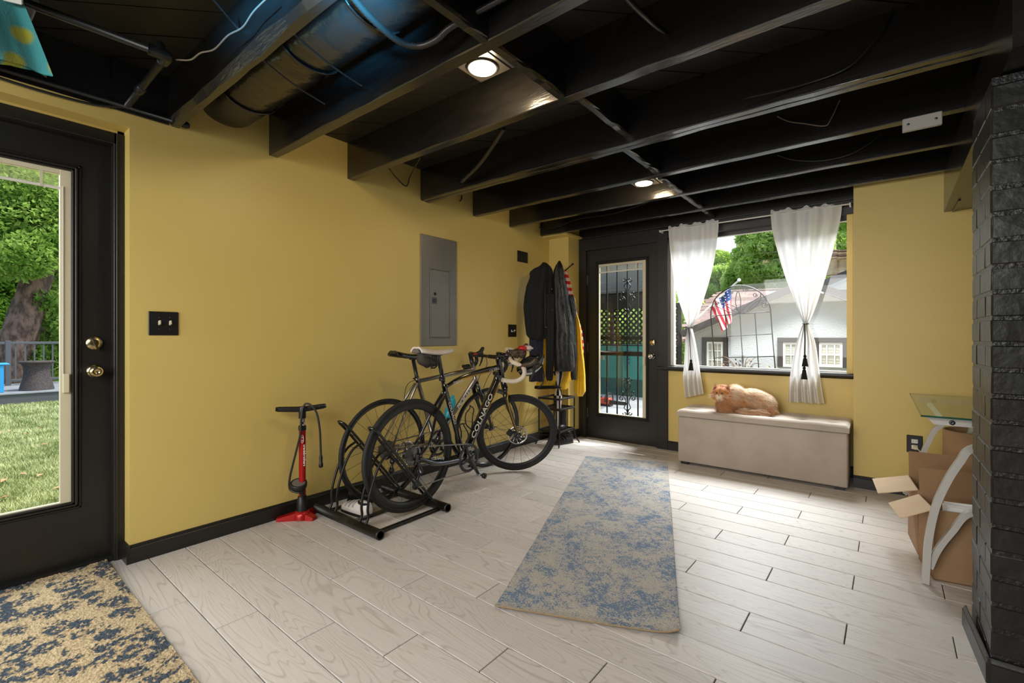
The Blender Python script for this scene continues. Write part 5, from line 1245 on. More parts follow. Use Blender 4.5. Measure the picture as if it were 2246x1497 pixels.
# ------------------------------------------------------------------ storage bench
bx0, bx1, by0, by1 = -1.378, -.180, 4.072, 4.475
bn = thing('storage_bench', ((bx0 + bx1) / 2, (by0 + by1) / 2, 0), 'long taupe velvet storage bench with a tufted lid below the window', 'bench')
V_ = M['velvet']
MB().box((bx0, by0, .022), (bx1, by1, .408), V_, .006).build('body', bn)
for x in (bx0 + .05, bx1 - .05):
    for y in (by0 + .04, by1 - .04): MB().box((x - .03, y - .03, 0), (x + .03, y + .03, .023), M['black_plastic']).build('foot', bn)
rows = []; nx, ny = 120, 36; lx0, lx1, ly0, ly1 = bx0 - .006, bx1 + .010, by0 - .010, by1 + .004
tufts = [(lx0 + (lx1 - lx0) * (i + .5 + (.0 if r_ else .0)) / 6, ly0 + (ly1 - ly0) * (.30 + .40 * r_)) for i in range(6) for r_ in range(2)]
for j in range(ny + 1):
    row = []
    for i in range(nx + 1):
        x = lx0 + (lx1 - lx0) * i / nx; y = ly0 + (ly1 - ly0) * j / ny
        ex = min(x - lx0, lx1 - x, .03) / .03; ey = min(y - ly0, ly1 - y, .03) / .03
        h = .452 + .018 * math.sqrt(max(0, 1 - (1 - ex) ** 2)) * math.sqrt(max(0, 1 - (1 - ey) ** 2)) ** .8
        for (tx, ty) in tufts:
            d2_ = ((x - tx) ** 2 + (y - ty) ** 2); h -= .012 * math.exp(-d2_ / (2 * .030 ** 2)) + .006 * math.exp(-d2_ / (2 * .010 ** 2))
        h += .0025 * mnoise.noise(Vector((x * 9, y * 9, 0)))
        row.append((x, y, h))
    rows.append(row)
lid = MB().grid(rows, V_)
edge = [rows[0], rows[-1][::-1]]; per = rows[0] + [r[-1] for r in rows[1:]] + rows[-1][::-1][1:] + [r[0] for r in rows[1:-1]][::-1]
lo = [(p[0], p[1], .414) for p in per]; n = len(per); lid.add(per + lo, [(i, n + i, n + (i + 1) % n, (i + 1) % n) for i in range(n)] + [tuple(range(n, 2 * n))], V_)
ld = lid.build('lid', bn)
for tx, ty in tufts: MB().ell((tx, ty, .4545), (.009, .009, .005), V_, 10, 6).build('tuft_button', ld)

# ------------------------------------------------------------------ cat
def cat_mat():
    m, nt, p = nodes('ginger fur'); a = nt.nodes.new('ShaderNodeVertexColor'); a.layer_name = 'coat'
    nt.links.new(a.outputs[0], p.inputs['Base Color']); p.inputs['Roughness'].default_value = .8; p.inputs['Sheen Weight'].default_value = .25; return m
M['fur'] = cat_mat()
def meta_mesh(elems, res):
    md = bpy.data.metaballs.new('shape'); md.resolution = res; md.threshold = .1
    for (co, rad, sc, rz_) in elems:
        e = md.elements.new(type='ELLIPSOID'); e.co = co; e.radius = rad * 1.48; m_ = max(sc); e.size_x, e.size_y, e.size_z = [s_ / 1.0 for s_ in sc]; e.rotation = Matrix.Rotation(rz_, 3, 'Z').to_quaternion()
    o = bpy.data.objects.new('shape', md); COL.objects.link(o); bpy.context.view_layer.update()
    me = bpy.data.meshes.new_from_object(o.evaluated_get(bpy.context.evaluated_depsgraph_get()))
    bpy.data.objects.remove(o); bpy.data.metaballs.remove(md); return me
zc0 = .466
hd_ = onY(1580, 861, 4.19); cb0 = Vector((hd_.x + .17, 4.27, zc0))
cat = thing('cat', (cb0.x, cb0.y, zc0), 'fluffy long-haired ginger tabby cat crouching on the velvet bench', 'cat')
hz = hd_.z
E_ = [((cb0.x + .03, 4.29, zc0 + .088), 1, (.135, .085, .082), .12), ((cb0.x - .08, 4.255, zc0 + .105), 1, (.080, .078, .090), .2), ((cb0.x + .115, 4.305, zc0 + .070), 1, (.085, .085, .070), .1),
      ((hd_.x + .045, 4.225, zc0 + .085), 1, (.060, .065, .080), 0), ((hd_.x + .012, 4.19, hz - .008), 1, (.062, .055, .055), 0), ((hd_.x + .012, 4.205, hz + .012), 1, (.050, .045, .040), 0),
      ((hd_.x + .000, 4.148, hz - .020), 1, (.026, .024, .020), 0), ((hd_.x - .032, 4.180, hz - .020), 1, (.030, .030, .028), 0), ((hd_.x + .052, 4.178, hz - .018), 1, (.030, .030, .028), 0),
      ((hd_.x + .030, 4.165, zc0 + .040), 1, (.045, .040, .050), 0), ((hd_.x + .020, 4.140, zc0 + .014), 1, (.022, .034, .016), 0), ((hd_.x + .072, 4.150, zc0 + .014), 1, (.022, .034, .016), 0),
      ((cb0.x + .10, 4.22, zc0 + .020), 1, (.050, .040, .024), 0), ((cb0.x + .16, 4.245, zc0 + .024), 1, (.060, .028, .024), .5), ((cb0.x + .09, 4.175, zc0 + .018), 1, (.070, .024, .020), 0), ((cb0.x + .015, 4.160, zc0 + .016), 1, (.060, .022, .018), -.1)]
me = meta_mesh([(Vector(c), s_[0] if False else 1.0, s_, r_) for c, _, s_, r_ in E_], .011)
def coat_color(p, nrm):
    q = Vector((p.x - hd_.x, p.y - 4.19, p.z - hz)); head = q.length < .085 and p.y < 4.235
    orange = Vector((lin(206), lin(138), lin(78))); dark = Vector((lin(148), lin(86), lin(42))); cream = Vector((lin(240), lin(220), lin(190)))
    n1 = mnoise.noise(Vector((p.x * 16, p.y * 10, p.z * 12))); n2 = mnoise.noise(Vector((p.x * 45 + 9, p.y * 20, p.z * 30)))
    if head:
        st_ = math.sin((q.x) * 190) if q.z > .008 and abs(q.x - .012) < .030 else math.sin((q.z) * 230 + abs(q.x - .012) * 110)
        c = orange.lerp(dark, max(0, st_) * .75)
        if q.z < -.012 and abs(q.x - .006) < .030: c = cream.lerp(orange, max(0, min(1, (abs(q.x - .006) - .016) / .016)))
        if q.y > .03: c = c.lerp(cream, .5)
        return c
    c = orange.lerp(cream, max(0, min(1, .30 + n1 * .55 + n2 * .5 + (p.z - zc0 - .08) * 5)))
    c = c.lerp(dark, max(0, min(1, n2 * 1.0 - .02)) * .8)
    if p.z < zc0 + .05 and p.x > cb0.x - .03 and p.y < 4.2: c = c.lerp(cream, .35)
    return c
def paint(me, base, per_vert=None):
    at = me.color_attributes.new('coat', 'FLOAT_COLOR', 'POINT')
    for i, v in enumerate(me.vertices):
        c = per_vert[i] if per_vert else coat_color(v.co + Vector(base), v.normal); at.data[i].color = (c[0], c[1], c[2], 1)
base = Vector((cb0.x, cb0.y, zc0))
# keep the belly on the lid
for v in me.vertices:
    if v.co.z < zc0: v.co.z = zc0
    v.co -= base
me.materials.clear(); me.materials.append(M['fur'])
for p in me.polygons: p.use_smooth = True
paint(me, base)
bo = bpy.data.objects.new('body', me); COL.objects.link(bo); bo.parent = cat; BASE[bo.name] = tuple(base)
# long fur
rr = random.Random(11); fv, ff, fc = [], [], []
polys = [(p.area, p.center + base, p.normal.copy()) for p in me.polygons]; tot = sum(a for a, _, _ in polys)
for (a, c, nrm) in polys:
    cnt = a / tot * 22000; cnt = int(cnt) + (1 if rr.random() < cnt - int(cnt) else 0)
    for _ in range(cnt):
        q = Vector((c.x - hd_.x, c.y - 4.19, c.z - hz)); head = q.length < .085 and c.y < 4.235
        if head and c.y < 4.165 and nrm.y < -.3: ln = rr.uniform(.004, .008)
        elif head: ln = rr.uniform(.014, .030)
        else: ln = rr.uniform(.030, .062)
        flow = Vector((.9, .25, -.35)) if not head else Vector((q.x * 8, .5, q.z * 4 - .25))
        clump = Vector((mnoise.noise(c * 40), mnoise.noise(c * 40 + Vector((7, 0, 0))), mnoise.noise(c * 40 + Vector((0, 9, 0))))) * .6
        flow = (flow + clump + Vector((rr.uniform(-.25, .25), rr.uniform(-.25, .25), rr.uniform(-.25, .25))))
        flow = (flow - nrm * flow.dot(nrm)); 
        if flow.length < 1e-4: continue
        flow.normalize(); d0 = (flow * .75 + nrm * .65).normalized(); d1 = (flow + nrm * .12 + Vector((0, 0, -.15))).normalized()
        p0 = c + Vector((rr.uniform(-.006, .006), rr.uniform(-.006, .006), rr.uniform(-.006, .006))) - nrm * .002
        sd = flow.cross(nrm).normalized() * rr.uniform(.0007, .0013)
        p1 = p0 + d0 * ln * .5; p2 = p1 + d1 * ln * .6
        for pt in (p0, p1, p2): pt.z = max(pt.z, zc0 + .001)
        i = len(fv); fv += [p0 - sd, p0 + sd, p1 + sd * .8, p1 - sd * .8, p2]; ff += [(i, i + 1, i + 2, i + 3), (i + 3, i + 2, i + 4)]
        col = coat_color(p0, nrm); k_ = rr.uniform(.70, 1.25); tip = col.lerp(Vector((lin(244), lin(226), lin(198))), .35) * k_
        fc += [col * k_ * .9, col * k_ * .9, col * k_, col * k_, tip]
fm = bpy.data.meshes.new('fur'); fm.from_pydata([v - base for v in fv], [], ff); fm.materials.append(M['fur']); paint(fm, base, fc)
fo = bpy.data.objects.new('fur', fm); COL.objects.link(fo); fo.parent = cat; fo['kind'] = 'stuff'; BASE[fo.name] = tuple(base)
from mathutils.bvhtree import BVHTree
bvh = BVHTree.FromPolygons([v.co + base for v in me.vertices], [tuple(p.vertices) for p in me.polygons])
def face_y(x, z):
    h = bvh.ray_cast(Vector((x, 3.6, z)), Vector((0, 1, 0))); return h[0].y if h[0] else 4.14
M['ear'] = mat('pink inner ear', rgb(214, 158, 130), .7); M['eye'] = mat('amber eye', rgb(150, 120, 48), .1); M['nose'] = mat('pink nose', rgb(196, 120, 106), .5)
for s_, ex in ((-1, -.030), (1, .054)):
    c = Vector((hd_.x + ex, 4.180, hz + .030)); tip = c + Vector((s_ * .014, .004, .054)); e = MB()
    e.add([c + Vector((-.027, .004, -.006)), c + Vector((.027, .004, -.006)), tip, c + Vector((0, .024, .004))], [(1, 0, 3), (0, 2, 3), (2, 1, 3)], M['fur'], True)
    e.add([c + Vector((-.022, .001, .0)), c + Vector((.022, .001, .0)), tip + Vector((0, -.001, -.004)), c + Vector((0, .009, .012))], [(0, 1, 3), (3, 1, 2), (0, 3, 2)], M['ear'], True)
    o = e.build('ear', cat); me_ = o.data; paint(me_, base)
    c = Vector((hd_.x + (-.013 if s_ < 0 else .030), 0, hz + .002)); c.y = face_y(c.x, c.z) - .0005
    ey = MB().ell(c, (.0085, .006, .007), M['eye'], 14, 8).build('eye', cat)
    MB().ell(c + Vector((0, -.0045, 0)), (.0036, .002, .0062), M['black_gloss'], 10, 6).build('pupil', ey)
    MB().tube(spline([c + Vector((-.010, -.001, .002)), c + Vector((0, -.004, .007)), c + Vector((.010, -.001, .003))], 4), .0016, M['cloth_black'], 5).build('eyelid', ey)
    for k in range(3):
        w0 = Vector((hd_.x + .004 + s_ * .014, 4.128, hz - .024 + k * .004)); MB().tube([w0, w0 + Vector((s_ * .035, -.006, -.004 + k * .005)), w0 + Vector((s_ * .066, .002, -.016 + k * .008))], .0006, M['white_paint'], 4).build('whisker', cat)
MB().ell((hd_.x + .006, face_y(hd_.x + .006, hz - .013) - .001, hz - .013), (.007, .004, .005), M['nose'], 10, 6).build('nose', cat)
MB().tube(spline([(hd_.x - .008, 4.126, hz - .026), (hd_.x - .002, 4.122, hz - .023), (hd_.x + .004, 4.121, hz - .018), (hd_.x + .010, 4.122, hz - .023), (hd_.x + .016, 4.126, hz - .026)], 3), .0012, M['brown_leather'], 5).build('mouth', cat)

# ------------------------------------------------------------------ glass desk
GZ = .735
dk = thing('glass_desk', (.45, 3.4, 0), 'glass-topped desk with curved silver legs half hidden by the brick pillar', 'desk')
MB().box((.152, 2.895, GZ - .010), (.78, 3.965, GZ), M['glass_desk'], .002).build('glass_top', dk)
ge = MB()
for a, b in (((.1505, 2.8935, GZ - .009), (.1525, 3.9665, GZ - .001)), ((.1505, 2.8935, GZ - .009), (.7815, 2.8955, GZ - .001)), ((.1505, 3.9645, GZ - .009), (.7815, 3.9665, GZ - .001))): ge.box(a, b, M['glass_edge'])
ge.build('glass_edge', dk)
for yy in (2.955, 3.88):
    rl = MB(); rl.prism([(.172, yy, GZ - .014), (.20, yy, GZ - .048), (.76, yy, GZ - .052), (.76, yy, GZ - .014)], (0, .022, 0), M['silver']); o = rl.build('rail', dk)
    MB().lathe((.262, yy - .001, GZ - .033), (0, -1, 0), [(.011, 0), (.011, .004), (.006, .005), (0, .003)], M['dark_steel'], 14).build('bolt', o)
def strap_leg(pts, w, t):
    P = spline(pts, 7); mb = MB(); rows = []
    for i, p in enumerate(P):
        d = (P[min(i + 1, len(P) - 1)] - P[max(i - 1, 0)]).normalized(); sdv_ = Vector((d.z, 0, -d.x)).normalized(); fw_ = Vector((0, 1, 0))
        rows.append([p + sdv_ * w / 2 - fw_ * t / 2, p + sdv_ * w / 2 + fw_ * t / 2, p - sdv_ * w / 2 + fw_ * t / 2, p - sdv_ * w / 2 - fw_ * t / 2])
    mb.grid(rows, M['silver'], False, True); mb.add(rows[0], [(0, 1, 2, 3)], M['silver']); mb.add(rows[-1], [(3, 2, 1, 0)], M['silver']); return mb
def c8(x, y): return (1860 + x / 2.28, 840 + y / 2.28)
def lg_(pts, Yp): return [onY(*c8(x, y), Yp) for x, y in pts]
p_ = lg_([(386, 1000), (392, 900), (404, 770), (440, 610), (500, 480), (560, 390), (612, 330)], 2.775); p_[0].z = .002
p_ += [Vector((.40, 2.80, .66)), Vector((.50, 2.86, .69))]
strap_leg(p_, .026, .034).build('leg', dk)
p_ = lg_([(408, 920), (450, 830), (520, 740), (612, 650)], 2.785) + [Vector((.42, 2.79, .34)), Vector((.60, 2.80, .42))]
strap_leg(p_, .022, .030).build('leg', dk)
p_ = lg_([(378, 345), (400, 295), (432, 235), (470, 190)], 3.85); p_ = [Vector((p_[0].x - .06, 3.85, .002)), Vector((p_[0].x - .035, 3.85, .24))] + p_ + [Vector((.235, 3.88, .69))]
strap_leg(p_, .026, .034).build('leg', dk)
p_ = [Vector((.12, 3.80, .12))] + lg_([(440, 420), (500, 350), (550, 295), (604, 258)], 3.84) + [Vector((.45, 3.86, .66))]
strap_leg(p_, .022, .030).build('leg', dk)
# ------------------------------------------------------------------ open cardboard boxes
def carton(label, p0, u, v, lu, lv, h, flaps, m=M['card']):
    """p0 near-left corner, u away from us, v to the right"""
    p0 = Vector((p0[0], p0[1], 0)); u = Vector((u[0], u[1], 0)).normalized(); v = Vector((v[0], v[1], 0)).normalized(); z = Vector((0, 0, 1)); t_ = .0045
    t = thing('cardboard_box', tuple(p0 + u * lu / 2 + v * lv / 2), label, 'box')
    b = MB()
    b.obox(p0 + v * lv / 2 + u * t_ / 2 + z * h / 2, v * lv / 2, u * t_ / 2, z * h / 2, m); b.obox(p0 + v * lv / 2 + u * (lu - t_ / 2) + z * h / 2, v * lv / 2, u * t_ / 2, z * h / 2, m)
    b.obox(p0 + u * lu / 2 + v * t_ / 2 + z * h / 2, v * t_ / 2, u * (lu / 2 - t_), z * h / 2, m); b.obox(p0 + u * lu / 2 + v * (lv - t_ / 2) + z * h / 2, v * t_ / 2, u * (lu / 2 - t_), z * h / 2, m)
    b.obox(p0 + u * lu / 2 + v * lv / 2 + z * .003, v * (lv / 2), u * (lu / 2), z * .003, m)
    o = b.build('body', t)
    for (side, ln, ang, m2) in flaps:
        if side == 'left': c, e, out, hl = p0 + u * lu / 2, u, -v, lu / 2
        elif side == 'far': c, e, out, hl = p0 + v * lv / 2 + u * lu, v, u, lv / 2
        elif side == 'near': c, e, out, hl = p0 + v * lv / 2, v, -u, lv / 2
        d = out * math.cos(R(ang)) + z * math.sin(R(ang)); nn = e.cross(d).normalized()
        f = MB(); f.obox(c + z * h + d * ln / 2, e * (hl - .004), d * ln / 2, nn * .002, m2); f.build('flap', t)
    return t
u_, v_ = (-.176, .984), (.984, .176)
carton('front open cardboard box with its left flap folded out, behind the silver desk leg', (.192, 2.835), u_, v_, .235, .40, .318, [('left', .135, -28, M['card_in']), ('far', .13, 84, M['card'])])
carton('rear open cardboard box with its pale flap folded out, nearest the wall outlet', (.150, 3.115), (-.09, .996), (.996, .09), .30, .40, .325, [('left', .165, -16, M['card_in']), ('far', .135, 86, M['card'])])
def papers(label, c, u, v, lu, lv, z0, n, group=None):
    t = thing('paper_stack', (c[0], c[1], z0), label, 'papers'); rr = random.Random(int(c[1] * 100))
    for k in range(n):
        b = MB(); u2 = Vector((u[0], u[1], 0)).normalized(); v2 = Vector((v[0], v[1], 0)).normalized()
        b.obox(Vector((c[0], c[1], z0)) + v2 * (k - n / 2) * .012 + Vector((0, 0, .12 + rr.uniform(-.012, .012))), v2 * .0025, u2 * lu / 2, Vector((0, 0, .12)) + v2 * rr.uniform(-.01, .02), M['paper'])
        b.build('sheet', t)
papers('white sheaf of papers standing in the front open box', (.40, 2.935), v_, u_, .34, .2, .095, 6)
papers('white papers standing in the rear open box', (.345, 3.20), (.996, .09), (-.09, .996), .30, .2, .105, 6)
tb = thing('cardboard_tube', (.425, 3.80, 0), 'wide upright brown cardboard drum under the glass desk', 'tube')
MB().lathe((.425, 3.80, 0), (0, 0, 1), [(.0, .002), (.128, .002), (.130, .01), (.130, .545), (.127, .550), (.118, .550), (.116, .53), (.116, .02)], M['card'], 40).build('wall', tb)

# ------------------------------------------------------------------ rugs
def rug_mat(name, base_c, blues, scale, thr, fine, tan=None):
    m, nt, p = nodes(name); N = nt.nodes; L = nt.links
    tc = N.new('ShaderNodeTexCoord')
    def noise(sc, det, dist=0, stretch=None):
        n = N.new('ShaderNodeTexNoise'); n.inputs['Scale'].default_value = sc; n.inputs['Detail'].default_value = det; n.inputs['Distortion'].default_value = dist
        if stretch: 
            mp = N.new('ShaderNodeMapping'); mp.inputs['Scale'].default_value = stretch; L.new(tc.outputs['Object'], mp.inputs[0]); L.new(mp.outputs[0], n.inputs[0])
        else: L.new(tc.outputs['Object'], n.inputs[0])
        return n
    big = noise(scale, 3, .4); mid = noise(scale * 5.5, 2); fin = noise(fine, 2)
    def M2(op, a, b):
        n = N.new('ShaderNodeMath'); n.operation = op
        for k, x in ((0, a), (1, b)):
            if isinstance(x, (int, float)): n.inputs[k].default_value = x
            else: L.new(x, n.inputs[k])
        return n.outputs[0]
    s_ = M2('ADD', M2('ADD', M2('MULTIPLY', big.outputs[0], .60), M2('MULTIPLY', mid.outputs[0], .50)), M2('MULTIPLY', fin.outputs[0], .75))
    cr = N.new('ShaderNodeValToRGB'); e = cr.color_ramp.elements
    e[0].position = thr[0]; e[0].color = base_c; e[1].position = thr[1]; e[1].color = blues[0]
    x = e.new(thr[2]); x.color = blues[1]
    L.new(s_, cr.inputs[0])
    mx = N.new('ShaderNodeMix'); mx.data_type = 'RGBA'; mx.blend_type = 'MULTIPLY'; mx.inputs[0].default_value = .6
    f2 = noise(fine * 1.8, 1); r2 = N.new('ShaderNodeValToRGB'); r2.color_ramp.elements[0].position = .3; r2.color_ramp.elements[1].position = .6; r2.color_ramp.elements[0].color = (.55, .53, .5, 1); L.new(f2.outputs[0], r2.inputs[0])
    L.new(cr.outputs[0], mx.inputs[6]); L.new(r2.outputs[0], mx.inputs[7]); L.new(mx.outputs[2], p.inputs['Base Color'])
    p.inputs['Roughness'].default_value = .95; p.inputs['Specular IOR Level'].default_value = .1
    bp = N.new('ShaderNodeBump'); bp.inputs['Strength'].default_value = .6; bp.inputs['Distance'].default_value = .006; L.new(fin.outputs[0], bp.inputs['Height']); L.new(bp.outputs[0], p.inputs['Normal'])
    return m
M['runner'] = rug_mat('faded blue and cream runner', rgb(186, 180, 171), (rgb(152, 156, 164), rgb(114, 134, 158)), 6.5, (.86, 1.02, 1.16), 130)
M['rug_left'] = None
def rug(name, corners, nu, nv, amp, m, thick, label, edge_m, curl=None):
    a, b, c, d = [Vector((p.x, p.y, 0)) for p in corners]      # far-left, far-right, near-right, near-left
    rows = []; rr = random.Random(4)
    for i in range(nv + 1):
        row = []
        for j in range(nu + 1):
            p = a.lerp(b, j / nu).lerp(d.lerp(c, j / nu), i / nv)
            z = thick + amp * rr.uniform(-1, 1) + .0012 * math.sin(p.x * 9 + p.y * 4)
            if curl: z += curl(j / nu, i / nv)
            row.append((p.x, p.y, z))
        rows.append(row)
    cen = (a + b + c + d) / 4; t = thing(name, (cen.x, cen.y, 0), label, 'rug')
    MB().grid([r[::-1] for r in rows], m).build('pile', t)
    per = rows[0] + [r[-1] for r in rows[1:]] + rows[-1][::-1][1:] + [r[0] for r in rows[1:-1]][::-1]
    lo = [(p[0], p[1], max(0.0005, p[2] - thick + .0005)) for p in per]; n = len(per); out = cen
    eb = MB(); ex = [tuple(Vector(p) + (Vector((p[0], p[1], 0)) - cen).normalized() * .003) for p in per]
    eb.add(per + [(p[0], p[1], p[2] - thick * .5) for p in ex] + lo, [(i, n + i, n + (i + 1) % n, (i + 1) % n) for i in range(n)] + [(n + i, 2 * n + i, 2 * n + (i + 1) % n, n + (i + 1) % n) for i in range(n)], edge_m, True)
    eb.build('binding', t); return t
M['bind_tan'] = mat('tan rug binding', rgb(150, 128, 96), .9, bump=.4, bscale=160); M['bind_blue'] = mat('navy rug binding', rgb(52, 72, 104), .9, bump=.4, bscale=160)
rug('runner_rug', [onZ(1285, 1001.5), onZ(1464, 1016), onZ(1492, 1394, .01), onZ(1085, 1334)], 120, 300, .0010, M['runner'], .008, 'faded blue and cream runner rug with a lifted near corner on the pale floor', M['bind_tan'], lambda u, v: .022 * max(0, (u - .86) / .14) ** 2 * max(0, (v - .93) / .07) ** 1.5 + .006 * max(0, (v - .985) / .015))
def left_rug_mat():
    m, nt, p = nodes('cream and slate blue pile rug'); N = nt.nodes; L = nt.links
    tc = N.new('ShaderNodeTexCoord')
    def noise(sc, det=2, off=None):
        n = N.new('ShaderNodeTexNoise'); n.inputs['Scale'].default_value = sc; n.inputs['Detail'].default_value = det; L.new(tc.outputs['Object'], n.inputs[0]); return n
    def math_(op, a, b=None):
        n = N.new('ShaderNodeMath'); n.operation = op
        for k, x in ((0, a), (1, b)):
            if x is None: continue
            if isinstance(x, (int, float)): n.inputs[k].default_value = x
            else: L.new(x, n.inputs[k])
        return n.outputs[0]
    wob = noise(16, 3); ad = N.new('ShaderNodeVectorMath'); ad.operation = 'MULTIPLY_ADD'; ad.inputs[1].default_value = (.05, .05, 0); L.new(wob.outputs['Color'], ad.inputs[0]); L.new(tc.outputs['Object'], ad.inputs[2])
    v = N.new('ShaderNodeTexVoronoi'); v.inputs['Scale'].default_value = 12.5; v.inputs['Randomness'].default_value = .8; L.new(ad.outputs[0], v.inputs['Vector'])
    ring = math_('ABSOLUTE', math_('SUBTRACT', v.outputs['Distance'], .30)); rings = math_('SUBTRACT', .13, ring)
    n2 = noise(30, 3); n3 = noise(80, 2); n4 = noise(5, 2)
    sc = math_('ADD', math_('ADD', math_('MULTIPLY', rings, 1.3), math_('MULTIPLY', n2.outputs[0], 1.2)), math_('ADD', math_('MULTIPLY', n3.outputs[0], 1.1), math_('MULTIPLY', n4.outputs[0], .35)))
    cr = N.new('ShaderNodeValToRGB'); e = cr.color_ramp.elements; e[0].position = .92; e[0].color = rgb(184, 162, 126); e[1].position = 1.0; e[1].color = rgb(74, 84, 96)
    mr = N.new('ShaderNodeMapRange'); mr.inputs[1].default_value = 0; mr.inputs[2].default_value = 1.58; L.new(sc, mr.inputs[0]); L.new(mr.outputs[0], cr.inputs[0])
    e[0].position = .77; e[1].position = .865
    x = e.new(.70); x.color = rgb(196, 176, 142)
    mx = N.new('ShaderNodeMix'); mx.data_type = 'RGBA'; mx.blend_type = 'MULTIPLY'; mx.inputs[0].default_value = .7
    f2 = noise(170, 1); r2 = N.new('ShaderNodeValToRGB'); r2.color_ramp.elements[0].position = .35; r2.color_ramp.elements[1].position = .6; r2.color_ramp.elements[0].color = (.5, .48, .46, 1); L.new(f2.outputs[0], r2.inputs[0])
    L.new(cr.outputs[0], mx.inputs[6]); L.new(r2.outputs[0], mx.inputs[7]); L.new(mx.outputs[2], p.inputs['Base Color']); p.inputs['Roughness'].default_value = .95; p.inputs['Specular IOR Level'].default_value = .1
    bp = N.new('ShaderNodeBump'); bp.inputs['Strength'].default_value = .9; bp.inputs['Distance'].default_value = .01; L.new(n3.outputs[0], bp.inputs['Height']); L.new(bp.outputs[0], p.inputs['Normal'])
    return m
M['rug_left'] = left_rug_mat()
fr_c = onZ(233.5, 1226, .012); nr_c = onZ(436.6, 1497, .012); d_ = (nr_c - fr_c).normalized(); side_ = (onZ(0, 1284, .012) - fr_c).normalized()
nr_e = fr_c + d_ * 2.6
rug('area_rug', [fr_c + side_ * 1.0, fr_c, nr_e, nr_e + side_ * 1.0], 170, 420, .0030, M['rug_left'], .014, 'thick cream and slate blue patterned rug in front of the left door', M['bind_blue'])
# ------------------------------------------------------------------ outdoors
M['stucco'] = mat('white stucco', rgb(192, 192, 191), .9, col2=rgb(184, 184, 183), scale=3, bump=.5, bscale=40, bdist=.02)
M['fascia'] = mat('dark brown painted fascia', rgb(62, 54, 50), .6)
M['soffit'] = mat('pale grey soffit', rgb(196, 188, 176), .7)
M['shingle'] = mat('brown asphalt shingle', rgb(168, 138, 122), .95, col2=rgb(134, 108, 96), scale=7, stretch=(1, 1, 1), ramp=(.35, .65), bump=.4, bscale=90)
M['clay'] = mat('weathered clay pot', rgb(206, 176, 130), .85, col2=rgb(176, 146, 108), scale=6)
M['clay_band'] = mat('brown clay band', rgb(128, 100, 82), .85)
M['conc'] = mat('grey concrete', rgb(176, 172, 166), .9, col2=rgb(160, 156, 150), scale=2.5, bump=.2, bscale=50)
M['porch_floor'] = mat('shaded porch concrete', rgb(128, 130, 132), .85, col2=rgb(112, 114, 116), scale=2)  # the shade under the porch is put into this darker concrete colour
M['porch'] = mat('grey blue porch ceiling', rgb(134, 140, 150), .6)
M['lattice'] = mat('dark stained lattice', rgb(38, 33, 28), .7)
M['iron'] = mat('black wrought iron', (.012, .012, .012, 1), .4, metal=.5)
M['teal_board'] = mat('teal foam board', rgb(50, 116, 106), .6, col2=rgb(44, 106, 98), scale=2)
M['teal_dark'] = mat('dark green board', rgb(30, 66, 58), .6)
M['bark'] = mat('flaky brown bark', rgb(122, 98, 86), .95, col2=rgb(72, 56, 48), scale=9, stretch=(1, 1, .5), ramp=(.4, .6), bump=1.0, bscale=16, bdist=.05)
def leaf_mat(name, a, b, tr=.45):
    m = bpy.data.materials.new(name); m.use_nodes = True; nt = m.node_tree; N = nt.nodes; L = nt.links
    for n in list(N): N.remove(n)
    out = N.new('ShaderNodeOutputMaterial'); d = N.new('ShaderNodeBsdfDiffuse'); t = N.new('ShaderNodeBsdfTranslucent'); mx = N.new('ShaderNodeMixShader'); mx.inputs[0].default_value = tr
    tc = N.new('ShaderNodeTexCoord'); n = N.new('ShaderNodeTexNoise'); n.inputs['Scale'].default_value = 2.3; n.inputs['Detail'].default_value = 6; L.new(tc.outputs['Object'], n.inputs[0])
    cr = N.new('ShaderNodeValToRGB'); e = cr.color_ramp.elements; e[0].position = .35; e[1].position = .65; e[0].color = a; e[1].color = b; L.new(n.outputs[0], cr.inputs[0])
    L.new(cr.outputs[0], d.inputs[0]); L.new(cr.outputs[0], t.inputs[0]); L.new(d.outputs[0], mx.inputs[1]); L.new(t.outputs[0], mx.inputs[2]); L.new(mx.outputs[0], out.inputs[0]); return m
M['leaf_bright'] = leaf_mat('bright spring leaf', rgb(164, 194, 84), rgb(212, 230, 138), .62)
M['leaf_mid'] = leaf_mat('mid green leaf', rgb(100, 136, 52), rgb(160, 188, 96), .5)
M['leaf_deep'] = leaf_mat('deep green leaf', rgb(66, 108, 34), rgb(120, 156, 60))
def foliage(clumps, n, size, m, seed=1):
    """n small folded leaves spread through ellipsoid clumps [(centre, radii)]"""
    rg = np.random.default_rng(seed); w = np.array([r[0] * r[1] * r[2] for _, r in clumps]) ** .75; w = w / w.sum()
    ix = rg.choice(len(clumps), n, p=w); C = np.array([c for c, _ in clumps])[ix]; Rr = np.array([r for _, r in clumps])[ix]
    d = rg.normal(size=(n, 3)); d /= np.linalg.norm(d, axis=1)[:, None]; rad = rg.uniform(.35, 1, n) ** .45
    P = C + d * Rr * rad[:, None]
    a = rg.normal(size=(n, 3)); a[:, 2] -= .4; a /= np.linalg.norm(a, axis=1)[:, None]
    b = np.cross(a, rg.normal(size=(n, 3)) + np.array([0, 0, 1.2])); b /= (np.linalg.norm(b, axis=1)[:, None] + 1e-9)
    s = size * rg.uniform(.6, 1.3, n)[:, None]; nn = np.cross(a, b)
    V = np.stack([P - a * s, P + b * s * .5 + nn * s * .18, P + a * s, P - b * s * .5 + nn * s * .18], 1).reshape(-1, 3)
    mb = MB(); mb.v = [tuple(v) for v in V]; mb.mats = [m]; mb.f = [(4 * i, 4 * i + 1, 4 * i + 2, 4 * i + 3) for i in range(n)]; mb.mi = [0] * n; mb.sm = [False] * n
    return mb
